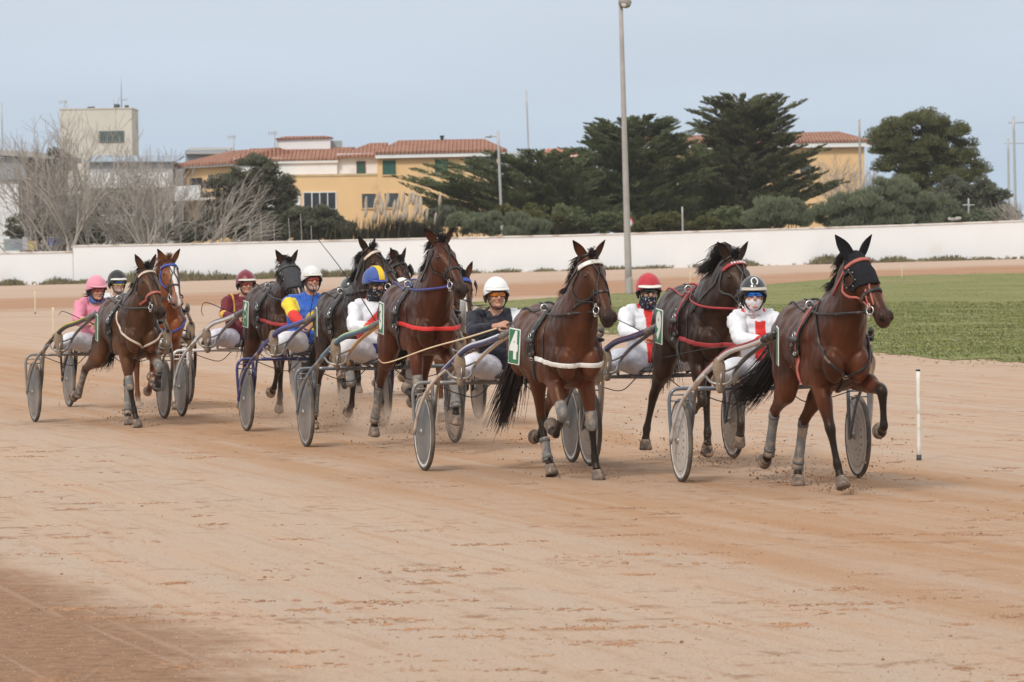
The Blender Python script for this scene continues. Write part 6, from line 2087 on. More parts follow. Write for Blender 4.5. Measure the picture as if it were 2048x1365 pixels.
    for a in np.linspace(-62, 62, 22):
        ca, sa = math.cos(R(a)), math.sin(R(a))
        hgt = 0.024 * (1 - 0.25 * (abs(a) / 62) ** 3) - (0.006 * math.exp(-(a / 9.0) ** 2))
        rings.append([H(0.106 * ca + 0.004 + o, 0.082 * sa, z + 0.008 ) for o, z in ((0, hgt), (0.009 * ca, hgt * 0.6), (0.010 * ca, -hgt * 0.5), (0, -hgt), (-0.006, -hgt * 0.8), (-0.006, hgt * 0.8))])
    gg.loft(rings)
    gl = sp.get('goggles', 'dark')
    GL = {'dark': M_LENS, 'orange': mat("orange_lens", (0.62, 0.19, 0.012), 0.12, 0.6, var=0.1, coat=0.5), 'rose': mat("rose_lens", (0.34, 0.05, 0.035), 0.1, 0.6, var=0.15, coat=0.5),
          'blue': mat("blue_mirror_lens", (0.02, 0.20, 0.75), 0.06, 0.9, metal=0.6, var=0.35, vscale=25), 'rainbow': mat("green_mirror_lens", (0.20, 0.38, 0.08), 0.08, 0.9, metal=0.5, var=0.5, vscale=25, dirt=((0.03, 0.06, 0.4), 0.6, 16))}
    go_ = gg.build("goggles", GL[gl], root)
    gf = MB()
    for zz in (0.030, -0.016):
        pts = [H(0.110 * math.cos(R(a)) + 0.006, 0.084 * math.sin(R(a)), zz) for a in np.linspace(-64, 64, 16)]
        if zz > 0 or sp.get('fullframe'): gf.tube(pts, 0.0045, seg=1, n=6)
    for s_ in (-1, 1): gf.tube([H(0.052, s_ * 0.076, 0.012), H(0.0, s_ * 0.090, 0.016), H(-0.03, s_ * 0.094, 0.018)], 0.007, seg=2, n=6)
    gf.build("goggle_frame", mat("frame_" + sp['hname'], sp.get('frame', (0.015, 0.015, 0.016)), 0.4), go_)
    # --- scarf over mouth or neck
    if sp.get('scarf'):
        col, high = sp['scarf']
        mb = MB()
        if high:
            mb.ell(H(0.030, 0, -0.060), (0.082, 0.070, 0.060), HM)
            mb.ell(H(0.046, 0, -0.095), (0.056, 0.056, 0.044), HM)
        mb.limb([nk - (0.0, 0, 0.04), nk + (0.01, 0, 0.03), H(0.010, 0, -0.085)], [0.085, 0.078, 0.072], seg=3, n=14)
        me = remesh(mb, 0.009, 2, 0.5); wrinkle(me, 0.008, 14, sp['seed'])
        V = coords(me); Cs = np.tile(np.array(col, float), (len(V), 1))
        if sp.get('scarfdots') is not None:
            d = np.array([mnoise.noise(Vector(v * 62.0)) for v in V]) > 0.42
            Cs[d] = sp['scarfdots']
        paint(me, Cs)
        link("scarf", me, M_CLOTH, root)
    if sp.get('hairtail'):
        lines = [strand(H(-0.10, random.uniform(-0.03, 0.03), -0.05), [(-0.8, -0.3, -0.2), (-0.6, -0.5, -0.5), (-0.6, -0.4, -0.2)], [0.05, 0.06, 0.06], 0.2) for _ in range(40)]
        hair("hair", lines, 0.005, M_HAIR['brown'], root)
    return dict(root=root, grip=grip, wr=wr, elb=elb, fz=fz)

# ------------------------------------------------------------------ sulkies
WHEEL_R, TRACK = 0.352, 0.772
M_TYRE = mat("dusty_tyre", (0.085, 0.078, 0.07), 0.85, 0.2, var=0.2, vscale=15, dirt=((0.15, 0.125, 0.10), 0.5, 6))
M_AXLE = mat("axle_steel", (0.35, 0.33, 0.31), 0.45, 0.5, metal=0.8, var=0.2)
M_TAPE = mat("grey_tape", (0.16, 0.155, 0.15), 0.6, 0.35, var=0.25, vscale=20, dirt=((0.3, 0.22, 0.16), 0.25, 12))
M_SEAT = mat("seat_cover", (0.10, 0.105, 0.11), 0.7, 0.3, var=0.2, vscale=12, dirt=((0.3, 0.22, 0.16), 0.25, 10))

def disc_mat(name, col, slots=False, dirtamt=0.4, alpha=1.0, streak=None):
    """plastic wheel cover: rings round the hub, dust, printed slots"""
    if name in MATS: return MATS[name]
    m, n, l, b = nt(name)
    b.inputs["Roughness"].default_value = 0.42
    tc = n.new("ShaderNodeTexCoord")
    sep = n.new("ShaderNodeSeparateXYZ"); l.new(tc.outputs["Object"], sep.inputs[0])
    def M_(op, a, bv=None):
        q = n.new("ShaderNodeMath"); q.operation = op
        for i, x in enumerate((a, bv)):
            if x is None: continue
            if hasattr(x, 'links') or hasattr(x, 'is_output'): l.new(x, q.inputs[i])
            else: q.inputs[i].default_value = x
        return q.outputs[0]
    rad = M_('SQRT', M_('ADD', M_('MULTIPLY', sep.outputs["X"], sep.outputs["X"]), M_('MULTIPLY', sep.outputs["Z"], sep.outputs["Z"])))
    ang = M_('ARCTAN2', sep.outputs["Z"], sep.outputs["X"])
    ring = M_('LESS_THAN', M_('ABSOLUTE', M_('SUBTRACT', rad, 0.262)), 0.004)
    ring2 = M_('LESS_THAN', M_('ABSOLUTE', M_('SUBTRACT', rad, 0.12)), 0.0035)
    lines = M_('MAXIMUM', ring, ring2)
    if slots:
        s1 = M_('GREATER_THAN', M_('SINE', M_('MULTIPLY', ang, 18.0)), 0.55)
        band = M_('LESS_THAN', M_('ABSOLUTE', M_('SUBTRACT', rad, 0.175)), 0.018)
        nz = n.new("ShaderNodeTexNoise"); nz.inputs["Scale"].default_value = 9; l.new(tc.outputs["Object"], nz.inputs["Vector"])
        s1 = M_('MULTIPLY', M_('MULTIPLY', s1, band), M_('GREATER_THAN', nz.outputs["Fac"], 0.44))
        lines = M_('MAXIMUM', lines, s1)
    no = n.new("ShaderNodeTexNoise"); no.inputs["Scale"].default_value = 5; no.inputs["Detail"].default_value = 8; no.inputs["Roughness"].default_value = 0.5
    mp = n.new("ShaderNodeMapping"); mp.inputs["Scale"].default_value = (1.2, 1, 0.35) if streak else (1, 1, 1)
    l.new(tc.outputs["Object"], mp.inputs["Vector"]); l.new(mp.outputs["Vector"], no.inputs["Vector"])
    mr = n.new("ShaderNodeMapRange"); mr.inputs["From Min"].default_value = 0.40; mr.inputs["From Max"].default_value = 0.70
    mr.inputs["To Max"].default_value = dirtamt * 1.4
    l.new(no.outputs["Fac"], mr.inputs["Value"])
    mx = n.new("ShaderNodeMix"); mx.data_type = 'RGBA'
    mx.inputs["A"].default_value = (*col, 1); mx.inputs["B"].default_value = (0.40, 0.32, 0.26, 1)
    l.new(mr.outputs["Result"], mx.inputs["Factor"])
    mx2 = n.new("ShaderNodeMix"); mx2.data_type = 'RGBA'
    l.new(M_('MULTIPLY', lines, 0.7), mx2.inputs["Factor"]); l.new(mx.outputs["Result"], mx2.inputs["A"])
    mx2.inputs["B"].default_value = (0.035, 0.035, 0.036, 1)
    l.new(mx2.outputs["Result"], b.inputs["Base Color"])
    if alpha < 1: b.inputs["Alpha"].default_value = alpha
    MATS[name] = m
    return m

DISC = {
    'pale': disc_mat("pale_wheel_disc", (0.52, 0.485, 0.45), slots=True, dirtamt=0.35),
    'blue': disc_mat("blue_grey_wheel_disc", (0.085, 0.105, 0.12), dirtamt=0.30, streak=True),
    'grey': disc_mat("grey_wheel_disc", (0.105, 0.110, 0.115), dirtamt=0.35, streak=True),
    'beige': disc_mat("dusty_wheel_disc", (0.30, 0.27, 0.24), dirtamt=0.5),
    'clear': disc_mat("clear_wheel_disc", (0.45, 0.40, 0.36), dirtamt=0.5, alpha=0.45),
}
M_RIM = {'white': mat("white_rim", (0.62, 0.60, 0.57), 0.5, 0.4, var=0.1, dirt=((0.4, 0.3, 0.22), 0.3, 12)),
         'grey': mat("grey_rim", (0.25, 0.24, 0.23), 0.5, 0.4, var=0.15, dirt=((0.4, 0.3, 0.22), 0.35, 12))}

def make_sulky(sp, M, label):
    root = empty("sulky", M, label, "sulky", "racing sulkies on the track")
    fm, sm_, bm_ = sp['frame'], sp['shaft'], sp.get('brace', sp['shaft'])
    for i, s_ in enumerate((-1, 1)):
        rimc = sp.get('rim', 'grey')
        rb = MB()
        for o in (-1, 1):
            rb.lathe([(0.322, o * 0.014), (0.30, o * 0.017), (0.296, o * 0.013)])
        rb.lathe([(0.322, -0.014), (0.322, 0.014)])
        wheel = rb.build("wheel", M_RIM[rimc], root)
        wheel.location = (0, s_ * TRACK, WHEEL_R)
        wheel.rotation_euler = (0, sp.get('spin', 0.4) * (i + 1), 0)
        tb = MB(); a = np.linspace(0, 2 * math.pi, 13)
        tb.lathe([(0.333 + 0.0195 * math.cos(x), 0.0205 * math.sin(x)) for x in a], n=56)
        tb.build("tyre", M_TYRE, wheel)
        dk = sp['disc'][i] if isinstance(sp['disc'], (list, tuple)) else sp['disc']
        db = MB()
        for o in (-1, 1):
            db.lathe([(0.03, o * 0.030), (0.10, o * 0.027), (0.20, o * 0.021), (0.302, o * 0.013)], n=48)
        db.build("wheel_disc", DISC[dk], wheel)
        hb = MB().lathe([(0.001, -0.055), (0.016, -0.055), (0.018, -0.04), (0.032, -0.032), (0.032, 0.032), (0.018, 0.04), (0.016, 0.055), (0.001, 0.055)], n=20)
        hb.build("hub", M_AXLE, wheel)
    fb = MB()
    z0 = 0.785
    fb.tube([(0, -0.66, z0), (0, -0.3, z0 - 0.005), (0, 0, z0 - 0.012), (0, 0.3, z0 - 0.005), (0, 0.66, z0)], 0.019, n=10)
    for s_ in (-1, 1):
        fb.tube([(0, s_ * 0.60, z0), (0, s_ * 0.76, z0 + 0.004), (0, s_ * 0.835, z0 - 0.012), (0, s_ * 0.868, z0 - 0.07), (0, s_ * 0.870, 0.60), (0, s_ * 0.855, WHEEL_R)], 0.0155, seg=5)
        fb.tube([(0, s_ * 0.690, z0), (0, s_ * 0.692, 0.6), (0, s_ * 0.700, WHEEL_R - 0.02)], 0.0165)
        fb.tube([(0, s_ * 0.696, 0.685), (0, s_ * 0.868, 0.685)], 0.0075, n=6)
        fb.tube([(0, s_ * 0.696, 0.735), (0, s_ * 0.868, 0.735)], 0.0075, n=6)
        fb.tube([(0, s_ * 0.696, 0.685), (0.18, s_ * 0.698, 0.585)], 0.008, n=6)
        fb.tube([(0, s_ * 0.60, z0), (0.06, s_ * 0.2, z0 + 0.01)], 0.010, n=6)
        fb.ell((0, s_ * 0.862, WHEEL_R), (0.03, 0.014, 0.035))
        fb.ell((0, s_ * 0.697, WHEEL_R), (0.03, 0.014, 0.035))
        # inner fork stay from hub up to the shaft
        fb.tube([(0.01, s_ * 0.700, WHEEL_R), (0.12, s_ * 0.700, 0.52), (0.24, s_ * 0.712, 0.70), (0.44, s_ * 0.735, 0.855)], 0.0145, seg=4)
    fb.build("frame", fm, root)
    for s_ in (-1, 1):
        lb = MB()
        lb.tube([(0.01, s_ * 0.862, WHEEL_R), (0.10, s_ * 0.855, 0.50), (0.22, s_ * 0.832, 0.655), (0.36, s_ * 0.795, 0.775), (0.52, s_ * 0.745, 0.875), (0.62, s_ * 0.715, 0.925)], 0.0165, seg=5)
        lower = lb.build("fork_tube", sp.get('fork', fm), root)
        shp = [(0.40, s_ * 0.762, 0.80), (0.56, s_ * 0.725, 0.905), (0.74, s_ * 0.672, 1.005), (0.87, s_ * 0.622, 1.083), (1.00, s_ * 0.578, 1.130), (1.22, s_ * 0.512, 1.168), (1.46, s_ * 0.450, 1.218), (1.64, s_ * 0.412, 1.262)]
        sb = MB().tube(shp, 0.0240, seg=6, n=12)
        shaft = sb.build("shaft", sm_, root)
        st = sp.get('stripe')
        if st is not None:
            for (dz, dyo, w), c in zip(((0.0235, 0.006, 0.007), (0.013, 0.0205, 0.005)), (st, sp.get('stripe2', st))):
                sp_pts = [np.array(p_) + (-0.2 * dz, s_ * dyo, dz) for p_ in shp[1:7]]
                MB().tube(sp_pts, w, seg=6, n=6).build("shaft_stripe", mat("stripe_%s" % '_'.join('%d' % (v * 100) for v in c), c, 0.45, 0.4, var=0.08), shaft)
        cb = MB().tube([(1.48, s_ * 0.446, 1.222), (1.62, s_ * 0.416, 1.257), (1.71, s_ * 0.398, 1.284)], [0.0265, 0.0268, 0.025], seg=3, n=12)
        cb.torus((1.72, s_ * 0.396, 1.287), 0.030, 0.012, (0.2, 1, 0.1), n=14)
        for q in (1.52, 1.60): cb.torus((q, s_ * (0.442 - (q - 1.5) * 0.21), 1.227 + (q - 1.5) * 0.25), 0.0285, 0.0055, (0.9, -s_ * 0.15, 0.3), n=14, m=5)
        cb.build("shaft_sleeve", sp.get('sleeve', M_TAPE), root)
        bb = MB().tube([(0.02, s_ * 0.33, z0 + 0.03), (0.45, s_ * 0.43, 0.925), (0.95, s_ * 0.455, 1.06), (1.40, s_ * 0.425, 1.180), (1.66, s_ * 0.400, 1.245)], 0.0185, seg=4)
        bb.build("inner_brace", bm_, root)
        # foot rest: a loop of tube and a strap round the shoe
        fr = MB()
        fr.tube([(0.62, s_ * 0.715, 0.92), (0.75, s_ * 0.70, 0.865), (0.80, s_ * 0.63, 0.845), (0.80, s_ * 0.55, 0.862), (0.70, s_ * 0.50, 0.93), (0.60, s_ * 0.445, 0.965)], 0.011, seg=4)
        fr.tube([(0.72, s_ * 0.69, 0.985), (0.80, s_ * 0.665, 0.955), (0.80, s_ * 0.58, 0.955), (0.68, s_ * 0.47, 0.985)], 0.010, seg=4)
        fr.tube([(0.815, s_ * 0.625, 0.955), (0.83, s_ * 0.635, 0.845)], 0.009, n=6)
        fr.build("foot_rest", sp.get('rest', M_AXLE), root)
    # seat on its bracket
    se = MB()
    for k, (dx, w) in enumerate(((-0.20, 0.12), (-0.12, 0.20), (0.0, 0.235), (0.12, 0.23), (0.20, 0.17))): pass
    prof = catmull(np.array([(-0.36, 0.10, 0.01), (-0.34, 0.17, 0.02), (-0.24, 0.215, 0.027), (-0.10, 0.225, 0.027), (0.02, 0.18, 0.022), (0.07, 0.10, 0.012)]), 4)
    rings = []
    aa = np.linspace(0, 2 * math.pi, 20, endpoint=False)
    for x, w, h in prof:
        rings.append([(x, w * np.sign(math.cos(a)) * abs(math.cos(a)) ** 0.6, z0 + 0.05 + h * np.sign(math.sin(a)) * abs(math.sin(a)) ** 0.7) for a in aa])
    se.loft(rings)
    seat = se.build("seat", sp.get('seatm', M_SEAT), root)
    br = MB()
    for s_ in (-1, 1): br.tube([(0.0, s_ * 0.10, z0 + 0.01), (-0.12, s_ * 0.12, z0 + 0.022), (-0.30, s_ * 0.10, z0 + 0.03)], 0.011)
    br.build("seat_bracket", fm, seat)
    cbm = MB()
    for s_ in (-1, 1):
        cbm.tube([(0.0, s_ * 0.15, z0 - 0.02), (0.05, s_ * 0.30, z0 - 0.13), (0.12, s_ * 0.48, z0 - 0.10), (0.25, s_ * 0.70, z0 - 0.02)], 0.005, seg=5, n=6)
    cbm.build("brake_cable", M_BLACKP, root)
    return root

# ------------------------------------------------------------------ reins and whips
def make_reins(M, pts_sets, label, m):
    mb = MB()
    for pts in pts_sets:
        mb.limb(np.array(pts), [(0.0045, 0.0115)] * len(pts), seg=3, n=6, side=(0, 1, 0.01))
    o = mb.build("driving_reins", m, None)
    o.matrix_world = M
    tag(o, label, "reins", "driving reins of the racing horses")
    return o

def make_whip(M, pts, label, m, r=0.0055):
    k = len(pts)
    root = empty("whip", M, label, "whip", "drivers' whips")
    MB().tube(np.array(pts), r * np.linspace(1.2, 0.55, k), seg=5, n=7).build("rod", m, root)
    a, b = np.array(pts[0]), np.array(pts[1])
    d = nrm(b - a)
    MB().tube([a - d * 0.07, a + d * 0.09], [0.010, 0.009], seg=1, n=8).build("handle", M_BLACKP, root)
    return root
# ------------------------------------------------------------------ the field of trotters
WHITE = np.array((0.70, 0.70, 0.73)); NAVY = np.array((0.013, 0.013, 0.022)); PINK = np.array((0.66, 0.235, 0.32)); MAROON = np.array((0.135, 0.011, 0.020))
BLUE = np.array((0.022, 0.10, 0.42)); YELLOW = np.array((0.76, 0.56, 0.035)); RED = np.array((0.60, 0.028, 0.022)); GOLD = np.array((0.62, 0.36, 0.06))

def plain(c):
    return lambda V, arm, al, J: np.tile(np.asarray(c, float), (len(V), 1))

def collar(V, J, C, col, h=0.045):
    d = np.linalg.norm(V - J['nk'], axis=1)
    C[(d < 0.105) & (V[:, 2] > J['nk'][2] - h)] = col

def jk_cross(V, arm, al, J):       # white with a red cross and red collar
    C = np.tile(WHITE, (len(V), 1)); c = J['chest']
    f = (V[:, 0] > c[0]) & (arm == 0); y = V[:, 1] - c[1] * 1.0 + 0.0; z = V[:, 2]
    C[f & (np.abs(y) < 0.045) & (z < 1.34) & (z > 0.96)] = RED
    C[f & (np.abs(y) < 0.13) & (np.abs(z - 1.19) < 0.045)] = RED
    C[(arm != 0) & (al > 1.78)] = RED
    collar(V, J, C, RED, 0.02); return C

def jk_redfront(V, arm, al, J):    # white with a red front panel and collar
    C = np.tile(WHITE, (len(V), 1)); c = J['chest']
    f = (V[:, 0] > c[0]) & (arm == 0); y = V[:, 1] - c[1]; z = V[:, 2]
    C[f & (np.abs(y + 0.01) < 0.030 + 0.02 * np.clip(z - 1.2, 0, 1) * 3)] = RED
    collar(V, J, C, RED, 0.035); return C

def jk_half(V, arm, al, J):        # navy with a white half over the driver's own left shoulder
    C = np.tile(NAVY, (len(V), 1))
    C[(V[:, 1] > 0.075) & (V[:, 2] > 1.12) | ((arm == 1) & (al < 0.9))] = WHITE
    return C

def jk_sash(V, arm, al, J):        # white with a red sash from the shoulder
    C = np.tile(WHITE, (len(V), 1)); c = J['chest']
    f = (V[:, 0] > c[0] - 0.05) & (arm == 0)
    t = (V[:, 1] - 0.02) * 0.72 - (V[:, 2] - 1.30) * 0.69
    C[f & (np.abs(t) < 0.045)] = RED
    C[(arm != 0) & (al > 1.7)] = RED
    C[f & (V[:, 2] < 1.0)] = np.array((0.05, 0.05, 0.20))
    collar(V, J, C, RED, 0.02); return C

def jk_blueyellow(V, arm, al, J):  # blue shoulders, yellow sleeves and chest spot, red cuffs
    C = np.tile(BLUE, (len(V), 1)); c = J['chest']
    C[(arm != 0) & (al > 0.12)] = YELLOW
    C[(arm != 0) & (al > 1.0)] = RED
    f = (V[:, 0] > c[0]) & (arm == 0)
    C[f & (((V[:, 1] - 0.02) / 0.13) ** 2 + ((V[:, 2] - 1.15) / 0.11) ** 2 < 1)] = YELLOW
    return C

def jk_maroon(V, arm, al, J):      # maroon with gold shoulder bands
    C = np.tile(MAROON, (len(V), 1))
    t = np.abs(np.abs(V[:, 1]) - 0.115)
    C[(t < 0.024) & (V[:, 2] > 1.22) & (arm == 0)] = GOLD
    C[(arm != 0) & (np.abs(al - 1.05) < 0.12)] = GOLD
    return C

def jk_bluebands(V, arm, al, J):   # white with blue bands
    C = np.tile(WHITE, (len(V), 1))
    C[np.abs(V[:, 2] - 1.30) < 0.022] = np.array((0.03, 0.05, 0.22))
    return C

BAY = (0.078, 0.026, 0.0125); MAHOG = (0.068, 0.0215, 0.0105); DARKBAY = (0.036, 0.0145, 0.010); BLACKISH = (0.032, 0.0175, 0.0125); CHEST = (0.175, 0.056, 0.021); BROWNBAY = (0.062, 0.027, 0.0155)
PA = lambda n, c, **k: mat(n, c, k.pop('rough', 0.3), 0.5, var=0.06, coat=0.5, dirt=((0.36, 0.27, 0.2), 0.06, 9), **k)
P_NAVY = PA("navy_tube_paint", (0.022, 0.028, 0.10)); P_STEELBLUE = PA("steel_blue_tube_paint", (0.045, 0.105, 0.17)); P_BLUE = PA("royal_blue_tube_paint", (0.030, 0.036, 0.135))
P_WHITE = PA("white_tube_paint", (0.66, 0.64, 0.62)); P_BLACK = PA("black_tube_paint", (0.016, 0.015, 0.015)); P_SILVER = PA("silver_tube_paint", (0.52, 0.50, 0.50))
P_YEL = PA("yellow_tube_paint", (0.52, 0.27, 0.02)); P_GREY = PA("grey_tube_paint", (0.20, 0.19, 0.18)); P_RED = PA("red_tube_paint", (0.32, 0.03, 0.03)); P_CREAM = PA("cream_tube_paint", (0.55, 0.46, 0.38))
P_GREYBLUE = PA("grey_blue_tube_paint", (0.12, 0.135, 0.16))
W_WHITE = mat("pale_whip_cane", (0.62, 0.47, 0.30), 0.5, 0.4, var=0.1)
W_BLACK = mat("black_whip_cane", (0.015, 0.014, 0.014), 0.5, 0.4, var=0.1)

